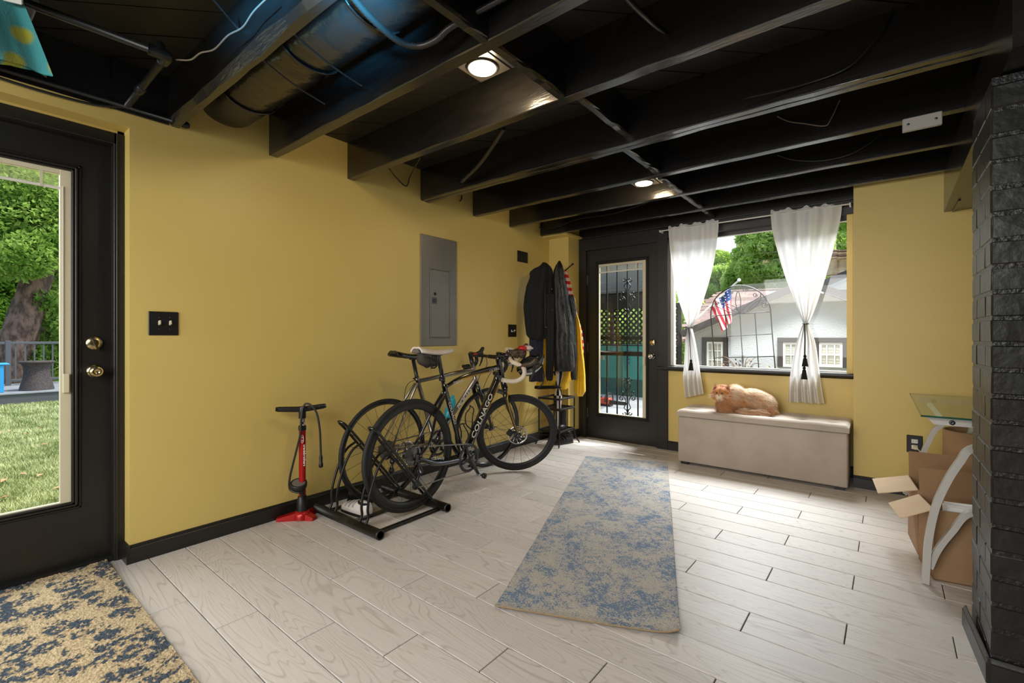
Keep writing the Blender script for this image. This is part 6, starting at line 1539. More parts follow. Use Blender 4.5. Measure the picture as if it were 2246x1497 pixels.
# ---- neighbour's house seen through the far window
YH = 9.0
def hp(x, y, dy=0.0): return onY(x, y, YH + dy)
hs_ = thing('neighbor_house', tuple(hp(1680, 1100)), 'white stucco neighbour house with brown shingle roof outside the far window', 'house')
apex = hp(1768, 631); eL = hp(1502, 741); eR = hp(1990, 706)
w = MB(); bL, bR = Vector((eL.x, YH, -1.6)), Vector((eR.x, YH, -1.6))
w.prism([bL, bR, eR, apex, eL], (0, .25, 0), M['stucco']); w.build('wall', hs_)
def board(p, q, h, y0, y1, m, dz=0.0):
    p, q = Vector(p), Vector(q); d = (q - p).normalized(); up = Vector((-d.z, 0, d.x));
    if up.z < 0: up = -up
    return MB().prism([Vector((p.x, y0, p.z + dz)), Vector((q.x, y0, q.z + dz)), Vector((q.x, y0, q.z + dz)) + up * h, Vector((p.x, y0, p.z + dz)) + up * h], (0, y1 - y0, 0), m)
a0 = hp(1522, 734); a1 = hp(1770, 633)
board(a0 - Vector((.1, 0, .04)), a1, .115, YH - .34, YH - .30, M['fascia']).build('fascia', hs_)
board(a0 - Vector((.1, 0, .04)), a1, .03, YH - .30, YH + .02, M['soffit']).build('soffit', hs_)
b0 = hp(1772, 628); b1 = hp(1990, 708)
board(b0, b1, .10, YH - .34, YH - .30, M['fascia']).build('fascia', hs_); board(b0, b1, .03, YH - .30, YH + .02, M['soffit']).build('soffit', hs_)
# main roof behind the gable, its shingles laid in courses
sl_ = .33
def rp_(x, y):
    r = ray(x, y); t_ = (1.06 + sl_ * (-9.30) - 1.1) / (r.z - sl_ * r.y); return EYE + r * t_
poly = [rp_(1478, 750), rp_(1500, 722), rp_(1553, 657), rp_(1571, 647), rp_(1598, 641), rp_(1772, 635), rp_(1772, 655), rp_(1524, 738)]
up_ = Vector((0, 1, sl_)).normalized(); nr_ = Vector((0, -sl_, 1)).normalized()
rf = MB().prism(poly, -nr_ * .04, M['shingle']).build('roof', hs_)
px_ = [p.x for p in poly]; o_ = Vector((0, 9.3, 1.06)); ds = [(p - o_).dot(up_) for p in poly]
rr = random.Random(5)
def inside(x, s_):
    c = False; n = len(poly); Q = [(p.x, d) for p, d in zip(poly, ds)]
    for i in range(n):
        (x0, y0), (x1, y1) = Q[i - 1], Q[i]
        if (y0 > s_) != (y1 > s_) and x < x0 + (x1 - x0) * (s_ - y0) / (y1 - y0): c = not c
    return c
sh_mats = [mat('brown shingle %d' % k, c, .95, col2=tuple(v * .8 for v in c[:3]) + (1,), scale=30) for k, c in enumerate((rgb(176, 146, 130), rgb(154, 126, 112), rgb(164, 140, 128), rgb(142, 114, 102)))]
s_ = min(ds); row = 0; cnt = 0
while s_ < max(ds):
    x = min(px_) - (.19 if row % 2 else 0)
    while x < max(px_):
        lw = .36 + rr.uniform(-.05, .05)
        if inside(x + lw * .5, s_ + .08) and cnt < 295:
            c = o_ + Vector((x + lw / 2, 0, 0)) + up_ * (s_ + .085)
            MB().obox(c + nr_ * (.006 + .004), Vector((lw / 2 - .004, 0, 0)), (up_ * .088 + nr_ * .004), nr_ * .005, rr.choice(sh_mats)).build('shingle', rf); cnt += 1
        x += lw
    s_ += .165; row += 1
MB().tube([rp_(1571, 646) + nr_ * .02, rp_(1598, 640.5) + nr_ * .02, rp_(1772, 634.5) + nr_ * .02], .035, M['shingle'], 6).build('ridge_cap', hs_)
# upper gable corner and chimney to the right
g0 = onY(1798, 634, 10.6); g1 = onY(1960, 566, 10.6)
board(g0, g1, .13, 10.55, 10.62, M['fascia']).build('upper_fascia', hs_)
MB().prism([g0 + Vector((.12, .05, -.02)), g1 + Vector((0, .05, -.02)), Vector((g1.x, 10.65, g0.z - .05))], (0, .3, 0), M['soffit']).build('upper_soffit', hs_)
MB().prism([onY(1822, 640, 10.75), onY(1990, 596, 10.75), onY(1990, 700, 10.75), onY(1822, 655, 10.75)], (0, .05, 0), M['clay_band']).build('upper_wall', hs_)
k0 = onY(1806, 640, 12.6); k1 = onY(1908, 600, 12.6)
ch_ = MB().box((k0.x, 12.6, .6), (k1.x, 13.2, k1.z - .05), M['conc'], .05).build('chimney', hs_)
for x in (1827, 1850, 1874):
    b = onY(x, 601, 12.75); t_ = onY(x, 546, 12.75); H_ = t_.z - b.z; r_ = .115
    MB().lathe((b.x, 12.8, b.z - .02), (0, 0, 1), [(r_ * 1.25, 0), (r_ * 1.25, H_ * .12), (r_, H_ * .16), (r_ * .92, H_ * .58), (r_ * 1.12, H_ * .62)], M['clay'], 16).build('chimney_pot', ch_)
    cap = MB()
    for q in range(4): cap.lathe((b.x, 12.8, b.z - .02 + H_ * (.64 + .09 * q)), (0, 0, 1), [(r_ * 1.1, 0), (r_ * 1.32, H_ * .02), (r_ * 1.32, H_ * .055), (r_ * 1.1, H_ * .075)], M['clay'] if q % 2 == 0 else M['clay_band'], 16)
    cap.build('pot_rings', ch_)
def house_window(x0, x1, y0, y1, cols, rows_):
    p, q = hp(x0, y0), hp(x1, y1); X0, X1, Z0, Z1 = p.x, q.x, q.z, p.z; tr = .075; yy = YH - .03
    f = MB()
    f.box((X0, yy - .02, Z0), (X0 + tr, yy + .05, Z1), M['fascia'], .004).box((X1 - tr, yy - .02, Z0), (X1, yy + .05, Z1), M['fascia'], .004).box((X0, yy - .025, Z1 - tr), (X1, yy + .05, Z1), M['fascia'], .004)
    o = f.build('window', hs_)
    a0, a1, c0, c1 = X0 + tr + .005, X1 - tr - .005, Z0, Z1 - tr - .005; s = MB(); e = .035
    s.box((a0, yy, c0), (a0 + e, yy + .03, c1), M['white_paint']).box((a1 - e, yy, c0), (a1, yy + .03, c1), M['white_paint']).box((a0 + e, yy + .001, c1 - e), (a1 - e, yy + .031, c1), M['white_paint']).box((a0 + e, yy + .001, c0), (a1 - e, yy + .031, c0 + e), M['white_paint'])
    for k in range(1, cols): x = a0 + (a1 - a0) * k / cols; s.box((x - .008, yy + .004, c0 + e), (x + .008, yy + .02, c1 - e), M['white_paint'])
    for k in range(1, rows_): z = c0 + (c1 - c0) * k / rows_; s.box((a0 + e, yy + .008, z - .009), (a1 - e, yy + .02, z + .009), M['white_paint'])
    s.build('sash', o)
    for i in range(cols):
        for j in range(rows_):
            MB().box((a0 + (a1 - a0) * i / cols + .008, yy + .012, c0 + (c1 - c0) * j / rows_ + .008), (a0 + (a1 - a0) * (i + 1) / cols - .008, yy + .015, c0 + (c1 - c0) * (j + 1) / rows_ - .008), M['glass']).build('pane', o)
    n = int((c1 - c0) / .042); b = MB()
    for k in range(n): z = c0 + .02 + k * .042; b.box((a0 + .01, yy + .025, z), (a1 - .01, yy + .029, z + .036), M['soffit'])
    bo_ = b.build('blind', o); bo_['kind'] = 'stuff'
house_window(1541, 1597, 739.5, 850, 3, 5)
house_window(1706, 1784, 740, 806, 3, 2); house_window(1784, 1862, 740, 806, 3, 2)
# yard ground on that side
M['yard'] = mat('dark yard paving', rgb(104, 102, 92), .9, col2=rgb(88, 92, 76), scale=1.5)
struct('ground_right', MB().box((-3.0, 4.68, -1.75), (30, 40, -1.6), M['yard']))
# trees over the house
def tree(name, base, h, clumps, n, size, m, seed, label, cat='tree', trunk_r=.18, lean=(0, 0)):
    h += base[2] + 1.6; base = (base[0], base[1], -1.6); t = thing(name, base, label, cat, None); b = Vector(base)
    P = [b, b + Vector((lean[0] * .3, lean[1] * .3, h * .35)), b + Vector((lean[0] * .7, lean[1] * .7, h * .7)), b + Vector((lean[0], lean[1], h))]
    MB().tube(spline(P, 6), [trunk_r * (1 - .6 * i / 18) for i in range(19)], M['bark'], 12).build('trunk', t)
    o = foliage(clumps, n, size, m, seed).build('foliage', t); o['kind'] = 'stuff'; return t
def cl_(px, py, Yd, r): p = onY(px, py, Yd); return ((p.x, p.y, p.z), (r[0], r[1], r[2]))
rr = random.Random(8)
def scatter_clumps(pts, Yd, r, jitter=.5):
    return [cl_(x, y, Yd + rr.uniform(-jitter, jitter), (r * rr.uniform(.8, 1.25), r * rr.uniform(.8, 1.2), r * rr.uniform(.6, .9))) for x, y in pts]
tree('maple_tree', tuple(onY(1690, 800, 19)), 4.5, scatter_clumps([(1652, 556), (1672, 545), (1690, 570), (1715, 560), (1650, 590), (1680, 610), (1700, 600), (1632, 604), (1640, 625), (1720, 605), (1735, 570), (1660, 520), (1690, 520), (1664, 535), (1640, 580), (1720, 520), (1750, 560), (1755, 610), (1615, 620), (1700, 500), (1660, 630), (1710, 630), (1760, 520), (1735, 490), (1770, 480), (1790, 540), (1780, 600)], 19, .62, 1.0), 62000, .075, M['leaf_bright'], 2, 'bright green maple rising behind the neighbour roof between the curtains', trunk_r=.25)
tree('maple_tree', tuple(onY(1600, 800, 23)), 4.0, scatter_clumps([(1582, 590), (1602, 596), (1570, 600), (1590, 615), (1610, 600), (1560, 620), (1580, 640), (1605, 635), (1560, 645), (1545, 640), (1540, 660), (1525, 670), (1574, 572), (1508, 680), (1530, 620), (1510, 640)], 23, .6, 1.0), 30000, .08, M['leaf_bright'], 3, 'lower bright tree left of the maple above the shingle roof', trunk_r=.2)
tree('oak_tree', tuple(onY(1880, 800, 24)), 6.0, scatter_clumps([(1840, 500), (1860, 520), (1850, 540), (1830, 560), (1870, 480), (1880, 540), (1815, 580), (1845, 470), (1825, 530), (1860, 570), (1900, 500), (1900, 560), (1810, 540), (1800, 510)], 24, .9, 1.0), 28000, .09, M['leaf_bright'], 4, 'green tree behind the chimney pots at the window right edge', trunk_r=.3)
# flag on its pole
YF_ = 8.35
fl = thing('flag', tuple(onY(1532, 690, YF_)), 'American flag hanging from an angled white pole on the neighbour roof', 'flag')
pa, pb = onY(1506, 718.3, YF_), onY(1621, 614, YF_)
MB().box((pa.x - .02, YF_ - .02, pa.z - .025), (pa.x + .02, 9.4, pa.z + .025), M['fascia'], .003).build('bracket', fl)
MB().tube([pa, pb], .014, M['white_paint'], 8).ell(pb, (.03, .03, .03), M['white_paint'], 8, 6).build('pole', fl)
h0, h1 = onY(1556, 673, YF_), onY(1601, 632, YF_); e0, e1 = onY(1583, 729, YF_), onY(1606, 704, YF_)
FR, FW, FBL = mat('flag red', rgb(196, 34, 48), .8), mat('flag white', rgb(234, 232, 230), .8), mat('flag blue', rgb(44, 62, 112), .8)
fb = MB(); nu, nvv = 39, 20; pts = []
for i in range(nu + 1):
    for j in range(nvv + 1):
        u, v = i / nu, j / nvv; p = h0.lerp(h1, u).lerp(e0.lerp(e1, u), v); p += Vector((.02 * math.sin(u * 14 + v * 3), .05 * math.sin(u * 12 + v * 2) + .02 * math.sin(v * 9), .01 * math.sin(v * 11 + u * 5))); pts.append(p)
fb.v = [tuple(p) for p in pts]; fb.mats = [FR, FW, FBL]
for i in range(nu):
    for j in range(nvv):
        a = i * (nvv + 1) + j; fb.f.append((a, a + nvv + 1, a + nvv + 2, a + 1)); fb.mi.append(2 if (i >= 18 and j < 7) else (0 if (i // 3) % 2 == 0 else 1)); fb.sm.append(True)
fo_ = fb.build('cloth', fl); st_ = MB()
for i in range(19, 39, 4):
    for j in range(1, 7, 2):
        p = Vector(pts[i * (nvv + 1) + j]) + Vector((0, -.012, 0)); st_.prism([p + Vector((.011 * (1 if k % 2 == 0 else .4) * math.sin(2 * math.pi * k / 10), 0, .011 * (1 if k % 2 == 0 else .4) * math.cos(2 * math.pi * k / 10))) for k in range(10)], (0, .006, 0), FW)
so = st_.build('stars', fo_); so['kind'] = 'stuff'
# wrought trellis
YT = 5.7
def tp(x, y): return onY(1500 + x / 6.239, 580 + y / 6.239, YT)
tr = thing('garden_trellis', tuple(tp(800, 1500)), 'arched black wire garden trellis outside the far window', 'trellis')
def tw_(pts, r=.0055, k=6, nm='wire'): MB().tube(spline([tp(*p) for p in pts], k) if k else [tp(*p) for p in pts], r, M['iron'], 7).build(nm, tr)
tw_([(368, 705), (395, 1000), (425, 1390), (480, 2112)], .006, 3, 'post'); tw_([(1188, 645), (1210, 950), (1250, 1420), (1312, 2112)], .006, 3, 'post')
tw_([(368, 705), (375, 620), (410, 500), (480, 410), (580, 340), (690, 293), (800, 287), (920, 312), (1030, 370), (1110, 450), (1160, 530), (1183, 600), (1188, 645)], .007, 5, 'arch')
for p, q in (((570, 690), (640, 1900)), ((765, 668), (842, 1900)), ((970, 660), (1058, 1900)), ): tw_([p, q], .005, 0, 'upright')
for pts in ([(366, 705), (560, 690), (760, 672), (970, 660), (1185, 645)], [(580, 982), (790, 970), (1210, 948)], [(410, 1272), (620, 1270), (1240, 1255)]): tw_(pts, .005, 3, 'crossbar')
for pts in ([(765, 668), (715, 560), (708, 470), (740, 360), (775, 470), (775, 560), (765, 668)], [(765, 668), (700, 580), (600, 540), (480, 520), (440, 560), (600, 640), (765, 668)], [(765, 668), (830, 590), (930, 510), (1040, 440), (1050, 400)], [(765, 668), (880, 640), (980, 570), (1050, 470), (1050, 400)], [(765, 668), (640, 600), (560, 550)], [(860, 640), (1000, 500), (1120, 480), (1165, 540)]): tw_(pts, .0045, 6, 'petal')
for cx, cy_, r_ in ((840, 330, 38), (975, 410, 32), (1100, 545, 45), (650, 375, 24), (455, 520, 26)):
    tw_([(cx + r_ * (1 - k / 20) * math.cos(k * .62), cy_ + r_ * (1 - k / 20) * math.sin(k * .62)) for k in range(14)], .004, 3, 'scroll')
pp = thing('potted_plant', tuple(onY(1625, 812, 5.2)), 'wispy dry plant with dark leaves at the foot of the trellis', 'plant')
rr = random.Random(3); c0 = onY(1628, 830, 5.2)
for k in range(16):
    a = rr.uniform(-1.2, 1.2); L_ = rr.uniform(.12, .30); tip = c0 + Vector((math.sin(a) * L_ * 1.1, rr.uniform(-.05, .05), .05 + math.cos(a) * L_ * .75))
    MB().tube(spline([c0, c0.lerp(tip, .6) + Vector((0, 0, .05)), tip], 5), .0022, M['bark'], 5).build('stem', pp)
for k in range(34):
    a = rr.uniform(-1.4, 1.4); L_ = rr.uniform(.05, .24); c = c0 + Vector((math.sin(a) * L_ * 1.2, rr.uniform(-.06, .06), .06 + math.cos(a) * L_ * .6)); d1 = Vector((rr.uniform(-1, 1), rr.uniform(-1, 1), rr.uniform(-1, 1))).normalized(); d2 = d1.orthogonal().normalized()
    MB().add([c - d1 * .016, c + d2 * .009 + Vector((0, 0, .003)), c + d1 * .016, c - d2 * .009 + Vector((0, 0, .003))], [(0, 1, 2, 3)], M['lattice'] if k % 3 else M['clay']).build('leaf', pp)
MB().lathe((c0.x, c0.y, c0.z - .55), (0, 0, 1), [(.10, 0), (.14, .30), (.15, .52), (.13, .55), (0, .54)], M['clay'], 18).build('pot', pp)
MB().box((-1.9, 4.95, -1.6), (-.2, 5.9, c0.z - .55), M['conc'], .01).build('planter_ledge', None, (-.9, 5.2, -1.6), 'low concrete ledge outside the far window carrying the dry plant', 'ledge')

# ---- porch behind the far door
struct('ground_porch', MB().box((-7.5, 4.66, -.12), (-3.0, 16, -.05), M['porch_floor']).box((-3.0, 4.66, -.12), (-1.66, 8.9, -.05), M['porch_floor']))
pr = MB(); pr.prism([(-6.0, 4.70, 2.48), (-6.0, 8.7, 1.95), (-3.1, 8.7, 1.95), (-1.95, 4.70, 2.48)], (0, 0, .06), M['porch'])
pc = struct('ceiling_porch', pr)
for k in range(6): 
    y = 5.2 + k * .62; z = 2.48 - (y - 4.7) * .1325; MB().box((-6, y, z - .006), (-2.1 - (y - 4.7) * .29, y + .018, z + .002), M['sensor_white']).build('seam', pc)
struct('beam_porch', MB().box((-6.0, 8.55, 1.66), (-3.0, 8.68, 1.95), M['lattice'], .006))
YL = 8.75; lx0_, lx1_, lz0, lz1 = -4.9, -2.9, .40, 1.68
lt = thing('lattice_panel', ((lx0_ + lx1_) / 2, YL, lz0), 'dark diagonal wooden lattice screen across the back of the porch', 'lattice')
for sg, yo in ((1, 0), (-1, .010)):
    k = -2.0
    while k < 3.4:
        pl_ = [(lx0_ + k - 3, -3 * sg), (lx0_ + k + 5, 5 * sg)]
        ddir = Vector((1, 0, sg)).normalized(); nrm2 = Vector((-sg, 0, 1)).normalized() * .019
        base_ = Vector((lx0_ + k, 0, lz0 if sg > 0 else lz1)); q = [base_ - ddir * 4 + nrm2, base_ + ddir * 4 + nrm2, base_ + ddir * 4 - nrm2, base_ - ddir * 4 - nrm2]
        c = clip_poly([(p.x, p.z) for p in q], lx0_, lx1_, lz0, lz1)
        if len(c) > 2: MB().prism([(x, YL + yo, z) for x, z in c], (0, .009, 0), M['lattice']).build('slat', lt)
        k += .118
fm_ = MB()
for x in (lx0_, -4.33, -3.62, -3.28, lx1_ - .06): fm_ = MB().box((x, YL - .05, -.05), (x + .075, YL - .005, lz1 + .02), M['lattice'], .004); fm_.build('post', lt)
for z in (lz0 - .03, lz1): MB().box((lx0_, YL - .045, z), (lx1_, YL - .006, z + .05), M['lattice'], .004).build('rail', lt)
hd_p = thing('hedge', (-3.8, 11.5, -.05), 'sunlit green shrubs showing through the porch lattice', 'hedge'); o = foliage([((-4.6, 11, .8), (.8, .7, 1.1)), ((-4.3, 11.6, .9), (.8, .8, 1.2)), ((-5.6, 11.3, .9), (.8, .7, 1.2)), ((-4.3, 11.8, 1.7), (1.0, .7, .7)), ((-6.4, 11.8, 1.2), (1, .7, 1.3))], 12000, .07, M['leaf_bright'], 12).build('foliage', hd_p); o['kind'] = 'stuff'
for i in range(4): MB().tube([(-5.4 + i * .55, 11.5, -.05), (-5.3 + i * .55, 11.5, .9)], .03, M['bark'], 8).build('stem', hd_p)
for i, (x0, x1, z0, z1, mm, lb) in enumerate(((-4.75, -3.95, .30, .92, 'teal_board', 'left teal foam board leaning upright at the back of the porch'), (-3.93, -3.45, .30, .95, 'teal_board', 'middle teal foam board with small blue marks at the back of the porch'), (-3.43, -2.95, .30, .90, 'teal_board', 'right teal foam board with a leaf print at the back of the porch'))):
    t = thing('foam_board', ((x0 + x1) / 2, 8.5, -.05), lb, 'board', 'teal boards on the porch')
    MB().box((x0, 8.46 - i * .03, z0 - .02), (x1, 8.49 - i * .03, z1), M[mm], .003).build('panel', t); MB().box((x0, 8.44 - i * .03, -.05), (x1, 8.50 - i * .03, z0 - .02), M['teal_dark'], .003).build('dark_foot', t)
    if i == 1:
        for q in range(4): MB().box((x0 + .10, 8.395, z1 - .16 - q * .07), (x0 + .16, 8.401, z1 - .12 - q * .07), mat('blue print %d' % q, rgb(30, 70, 110), .6)).build('print', t)
    if i == 2:
        for q in range(5): MB().tube(spline([(x0 + .18, 8.367, .52), (x0 + .18 + .04 * (q - 2), 8.367, .66), (x0 + .18 + .09 * (q - 2), 8.367, .74 - .02 * abs(q - 2))], 4), .008, M['teal_dark'], 5).build('print', t)
cw = onZ(1333, 890, -.05)
cs_ = thing('chainsaw', (cw.x, cw.y, -.05), 'orange and black chainsaw lying on the porch floor outside the far door', 'chainsaw')
cy0 = cw.y
MB().box((cw.x - .12, cy0 - .05, -.03), (cw.x + .06, cy0 + .06, .09), mat('orange plastic', rgb(176, 62, 34), .45), .02).build('engine', cs_)
MB().box((cw.x - .13, cy0 - .055, -.05), (cw.x + .07, cy0 + .065, -.02), M['black_plastic'], .008).build('base', cs_)
MB().tube(spline([(cw.x - .02, cy0 - .06, .02), (cw.x - .0, cy0 - .07, .13), (cw.x + .03, cy0, .17), (cw.x + .05, cy0 + .07, .13), (cw.x + .06, cy0 + .07, .02)], 6), .011, M['black_plastic'], 8).build('front_handle', cs_)
MB().tube(spline([(cw.x - .11, cy0, .09), (cw.x - .20, cy0, .10), (cw.x - .25, cy0, .05), (cw.x - .20, cy0, -.02), (cw.x - .12, cy0, -.02)], 6), .014, M['black_plastic'], 8).build('rear_handle', cs_)
gb = MB(); gb.prism([(cw.x + .05, cy0 - .045, -.01), (cw.x + .33, cy0 - .045, -.005), (cw.x + .37, cy0 - .045, .02), (cw.x + .33, cy0 - .045, .05), (cw.x + .05, cy0 - .045, .06)], (0, .012, 0), M['lattice']); gb.build('guide_bar', cs_)
# iron security door
YS = 4.70
def ip(x, y): return onY(1280 + x / 3.744, 540 + y / 3.744, YS)
sd = thing('security_gate', (-2.13, YS, -.02), 'black wrought-iron security gate with scrolls outside the far glazed door', 'gate')
for x in (193, 276, 360, 447):
    p = ip(x, 400); MB().box((p.x - .0065, YS - .0065, .10), (p.x + .0065, YS + .0065, 2.02), M['iron'], .001).build('bar', sd)
for x in (-2.50, -1.78): MB().box((x, YS - .02, -.04), (x + .035, YS + .02, 2.06), M['iron'], .002).build('stile', sd)
for z in (.08, 2.02): MB().box((-2.50, YS - .02, z), (-1.75, YS + .02, z + .035), M['iron'], .002).build('rail', sd)
for (y0, y1) in ((737, 766), (808, 816), (860, 897)):
    a, b = ip(300, y0), ip(300, y1); MB().box((-2.48, YS - .014, b.z), (-1.76, YS + .014, a.z), M['iron'], .002).build('crossbar', sd)
MB().tube([ip(140, 862) + Vector((0, -.04, 0)), ip(345, 868) + Vector((0, -.04, 0))], .007, M['steel'], 8).build('push_bar', sd)
MB().box(tuple(ip(133, 903) + Vector((0, -.016, -.035))), tuple(ip(174, 903) + Vector((0, -.012, .008))), M['white_paint']).build('sticker', sd)
def scroll_pts(cx, cy_, r0, turns, a0, sgn, n=16): return [(cx + sgn * r0 * (1 - .8 * k / n) * math.cos(a0 + turns * 2 * math.pi * k / n), cy_ + r0 * (1 - .8 * k / n) * math.sin(a0 + turns * 2 * math.pi * k / n)) for k in range(n + 1)]
def ornament(cx, yt, yb, flip):
    H_ = yb - yt; S_ = lambda f: yt + H_ * f
    for sgn in (-1, 1):
        P = [(cx + sgn * 6, S_(.16)), (cx + sgn * 26, S_(.23)), (cx + sgn * 12, S_(.34)), (cx + sgn * 20, S_(.44)), (cx + sgn * 40, S_(.50))]
        for pts in (P, scroll_pts(cx + sgn * 22, S_(.07), 19, .9, .2, sgn), scroll_pts(cx + sgn * 46, S_(.42), 18, .95, 1.2, sgn), scroll_pts(cx + sgn * 46, S_(.57), 20, .95, -1.4, sgn), [(cx + sgn * 40, S_(.50)), (cx + sgn * 20, S_(.56)), (cx + sgn * 12, S_(.68)), (cx + sgn * 26, S_(.80)), (cx + sgn * 6, S_(.86))], scroll_pts(cx + sgn * 20, S_(.94), 18, .9, -.2, sgn)):
            MB().tube(spline([ip(*p) + Vector((0, -.008, 0)) for p in pts], 3), .0052, M['iron'], 6).build('scroll', sd)
    MB().ell(ip(cx, S_(.15)), (.014, .014, .022), M['iron'], 10, 6).build('collar', sd); MB().ell(ip(cx, S_(.87)), (.014, .014, .022), M['iron'], 10, 6).build('collar', sd)
ornament(362, 250, 570, 1); ornament(362, 1062, 1390, 1)
# ---- garden behind the left door
GZ0 = -.10
def grass_mat():
    m, nt, p = nodes('artificial turf blade'); N = nt.nodes; L = nt.links; tc = N.new('ShaderNodeTexCoord'); n = N.new('ShaderNodeTexNoise'); n.inputs['Scale'].default_value = 3; n.inputs['Detail'].default_value = 8; L.new(tc.outputs['Object'], n.inputs[0])
    cr = N.new('ShaderNodeValToRGB'); e = cr.color_ramp.elements; e[0].position = .35; e[0].color = rgb(112, 126, 66); e[1].position = .65; e[1].color = rgb(178, 184, 132); L.new(n.outputs[0], cr.inputs[0]); L.new(cr.outputs[0], p.inputs['Base Color']); p.inputs['Roughness'].default_value = .45; return m
M['turf'] = grass_mat()
struct('ground_lawn', MB().box((-30, -8, GZ0 - .08), (-3.12, 14, GZ0), mat('turf backing', rgb(110, 122, 72), .9, col2=rgb(150, 158, 108), scale=14)))
rg = np.random.default_rng(2); n = 90000
xs = -3.3 - (rg.uniform(0, 1, n) ** 1.6) * 8.6; ys = xs * -.095 * rg.uniform(-.55, 1.75, n) + rg.uniform(-.25, .1, n)
L_ = rg.uniform(.018, .034, n) * (1 + .06 * (-xs)); an = rg.uniform(0, 2 * np.pi, n); w_ = .0022 * (1 + .22 * (-xs - 3)); le = rg.uniform(-.7, .7, (n, 2))
A = np.stack([xs + np.cos(an) * w_, ys + np.sin(an) * w_, np.full(n, GZ0)], 1); B = np.stack([xs - np.cos(an) * w_, ys - np.sin(an) * w_, np.full(n, GZ0)], 1); C = np.stack([xs + le[:, 0] * L_, ys + le[:, 1] * L_, GZ0 + L_], 1)
me = bpy.data.meshes.new('lawn_grass'); me.from_pydata(np.stack([A, B, C], 1).reshape(-1, 3).tolist(), [], [(3 * i, 3 * i + 1, 3 * i + 2) for i in range(n)]); me.materials.append(M['turf'])
lg2 = bpy.data.objects.new('lawn_grass', me); COL.objects.link(lg2); tag(lg2, 'short artificial turf outside the left glazed door', 'grass', None, 'stuff')
rr = random.Random(9); lm = mat('dry fallen leaf', rgb(168, 128, 92), .9); flv = MB()
for k in range(26):
    x = rr.uniform(-8.5, -3.5); y = -x * rr.uniform(.02, .135); c = Vector((x, y, GZ0 + .035)); a = rr.uniform(0, 6.28); d1 = Vector((math.cos(a), math.sin(a), rr.uniform(-.2, .2))) * .035; d2 = Vector((-math.sin(a), math.cos(a), .1)) * .02
    t = MB().add([c - d1, c + d2 + Vector((0, 0, .008)), c + d1, c - d2 + Vector((0, 0, .008))], [(0, 1, 2, 3)], lm).build('fallen_leaf', None, tuple(c), 'small curled dry leaf on the turf beyond the left door glass', 'leaf', 'fallen leaves on the turf')
XK = -11.9
dkk = thing('garden_deck', (XK - 1.6, 1.0, GZ0), 'low grey timber deck beyond the turf outside the left door', 'deck')
DKZ = onX(60, 863, XK).z
MB().box((XK - .03, -4, GZ0), (XK, 5, DKZ), mat('dark deck skirt', rgb(74, 76, 80), .7)).build('skirt', dkk)
dm = mat('grey deck board', rgb(128, 132, 138), .7, col2=rgb(112, 116, 122), scale=5)
for k in range(16): MB().box((XK - .145 - k * .15, -4, DKZ), (XK - k * .15 + .02 * (k == 0), 5, DKZ + .025), dm, .003).build('deck_board', dkk)
XR_ = XK - 1.9; rz0, rz1 = onX(60, 835, XR_).z, onX(60, 749, XR_).z
rl = thing('deck_railing', (XR_, 1, DKZ), 'dark grey baluster railing along the back of the garden deck', 'railing'); rm_ = mat('grey railing paint', rgb(70, 74, 78), .5)
MB().box((XR_ - .03, -3, rz1 - .05), (XR_ + .03, 5, rz1), rm_, .004).build('top_rail', rl); MB().box((XR_ - .02, -3, rz0), (XR_ + .02, 5, rz0 + .05), rm_, .004).build('bottom_rail', rl)
y = -.6
while y < 3.2: MB().box((XR_ - .012, y - .012, rz0), (XR_ + .012, y + .012, rz1), rm_).build('baluster', rl); y += .135
for y in (-.4, 1.05, 2.5): MB().box((XR_ - .04, y - .04, DKZ), (XR_ + .04, y + .04, rz1 + .02), rm_, .004).build('post', rl)
pt = onX(81, 858, XK - .45); tz = onX(81, 791, XK - .45).z; rw = .24
wm = mat('dark wicker', rgb(44, 36, 36), .7, col2=rgb(80, 70, 68), scale=60, stretch=(1, 1, 2), ramp=(.45, .6), bump=.8, bscale=70)
wt = thing('wicker_table', (pt.x, pt.y, DKZ + .025), 'dark wicker waisted side table on the garden deck', 'table'); Hh = tz - DKZ - .025
MB().lathe((pt.x, pt.y, DKZ + .025), (0, 0, 1), [(rw, 0), (rw * .93, Hh * .15), (rw * .80, Hh * .4), (rw * .74, Hh * .62), (rw * .78, Hh * .82), (rw * .92, Hh * .93)], wm, 28).build('base', wt)
MB().lathe((pt.x, pt.y, DKZ + .025), (0, 0, 1), [(rw * .8, Hh * .90), (rw, Hh * .93), (rw * 1.02, Hh * .98), (rw * .98, Hh), (0, Hh)], wm, 28).build('table_top', wt)
bc = onX(2, 860, XK - .5); bc.y -= .10; bcm = mat('blue plastic', rgb(34, 138, 196), .5); bch = thing('blue_chair', (bc.x, bc.y - .3, DKZ + .025), 'bright blue garden chair at the left edge of the door glass', 'chair'); zc_ = onX(2, 796, XK - .5).z
MB().box((bc.x - .25, bc.y - .50, zc_ - .03), (bc.x + .25, bc.y + .19, zc_), bcm, .01).build('seat', bch)
for dx in (-.22, .18):
    for dy in (-.46, .06): MB().box((bc.x + dx, bc.y + dy, DKZ + .025), (bc.x + dx + .05, bc.y + dy + .06, zc_ - .03), bcm, .006).build('leg', bch)
for k in range(4): MB().box((bc.x - .25, bc.y - .55, zc_ + .06 + k * .11), (bc.x + .25, bc.y - .52, zc_ + .14 + k * .11), bcm, .004).build('back_slat', bch)
def gx(px, py, X): p = onX(px, py, X); return Vector((p.x, p.y, p.z))
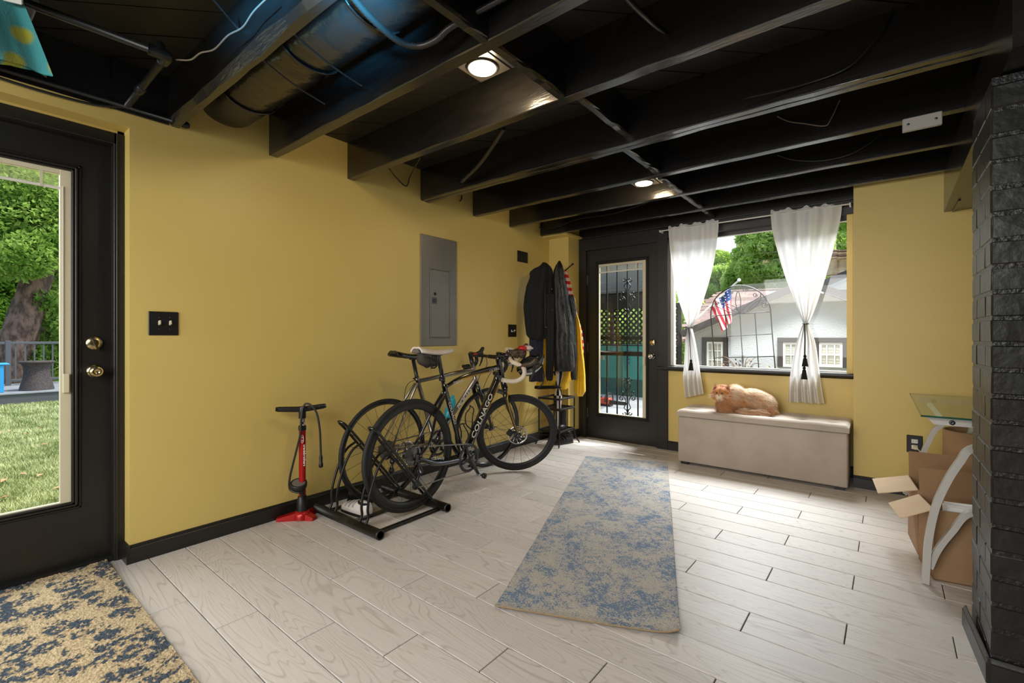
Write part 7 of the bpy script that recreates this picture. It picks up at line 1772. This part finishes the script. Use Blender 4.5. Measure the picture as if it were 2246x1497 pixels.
# leaning trunks and dense leaves behind the railing
def trunk_tree(name, pts, X, rads, label, clumps, nleaf, m, seed, size=.085):
    P = [gx(x, y, X) for x, y in pts]; b = P[0].copy(); b.z = GZ0; t = thing(name, tuple(b), label, 'tree')
    sp = spline([b] + P, 6); rr_ = random.Random(seed); tb_ = MB(); vs = []; nn = 20
    for i, p in enumerate(sp):
        r_ = rads[0] + (rads[1] - rads[0]) * i / (len(sp) - 1); row = []
        for j in range(nn):
            a = 2 * math.pi * j / nn; k_ = r_ * (1 + .16 * mnoise.noise(Vector((math.cos(a) * 2.2, math.sin(a) * 2.2, p.z * 3 + seed))) + .10 * mnoise.noise(Vector((math.cos(a) * 6, math.sin(a) * 6, p.z * 9))))
            row.append(p + Vector((math.cos(a) * k_, math.sin(a) * k_, 0)))
        vs.append(row)
    tb_.grid(vs, M['bark'], True, True); tb_.add(vs[-1], [tuple(range(nn))], M['bark']); tb_.build('trunk', t)
    o = foliage(clumps, nleaf, size, m, seed).build('foliage', t); o['kind'] = 'stuff'; return t
rr = random.Random(21)
def lc(X, pts, r): return [((p.x, p.y, p.z), (r * rr.uniform(.8, 1.2), r * rr.uniform(.8, 1.2), r * rr.uniform(.6, .9))) for p in [gx(x, y, X + rr.uniform(-.6, .6)) for x, y in pts]]
trunk_tree('leaning_tree', [(22, 800), (48, 720), (66, 660), (84, 600), (96, 582)], XR_ - 1.2, (.36, .22), 'thick bark-covered leaning trunk left of centre behind the deck railing', lc(XR_ - .6, [(20, 520), (60, 470), (100, 450), (110, 520), (40, 440), (80, 540), (15, 580), (120, 470), (60, 420), (20, 460), (100, 560), (130, 430), (-20, 500), (-20, 580), (150, 540), (140, 500), (30, 400), (90, 400), (60, 560)], .55), 17000, M['leaf_mid'], 31, .06)
trunk_tree('leaning_tree', [(86, 830), (112, 720), (140, 600), (150, 520)], XR_ - 2.2, (.30, .2), 'second dark trunk at the right edge of the left door glass', lc(XR_ - 1.6, [(110, 640), (125, 690), (100, 620), (135, 600), (128, 740), (95, 660), (60, 780), (110, 780), (130, 800), (20, 800), (150, 720)], .42), 9000, M['leaf_mid'], 32, .06)
trunk_tree('background_tree', [(0, 800), (-5, 600), (0, 400)], XR_ - 5, (.3, .2), 'wall of dense deep green leaves farthest behind the garden deck', lc(XR_ - 4.2, [(x, y) for x in (-60, -20, 20, 60, 100, 140, 180) for y in (360, 430, 500, 570, 640, 710, 780, 850)], .85), 45000, M['leaf_deep'], 33, .085)
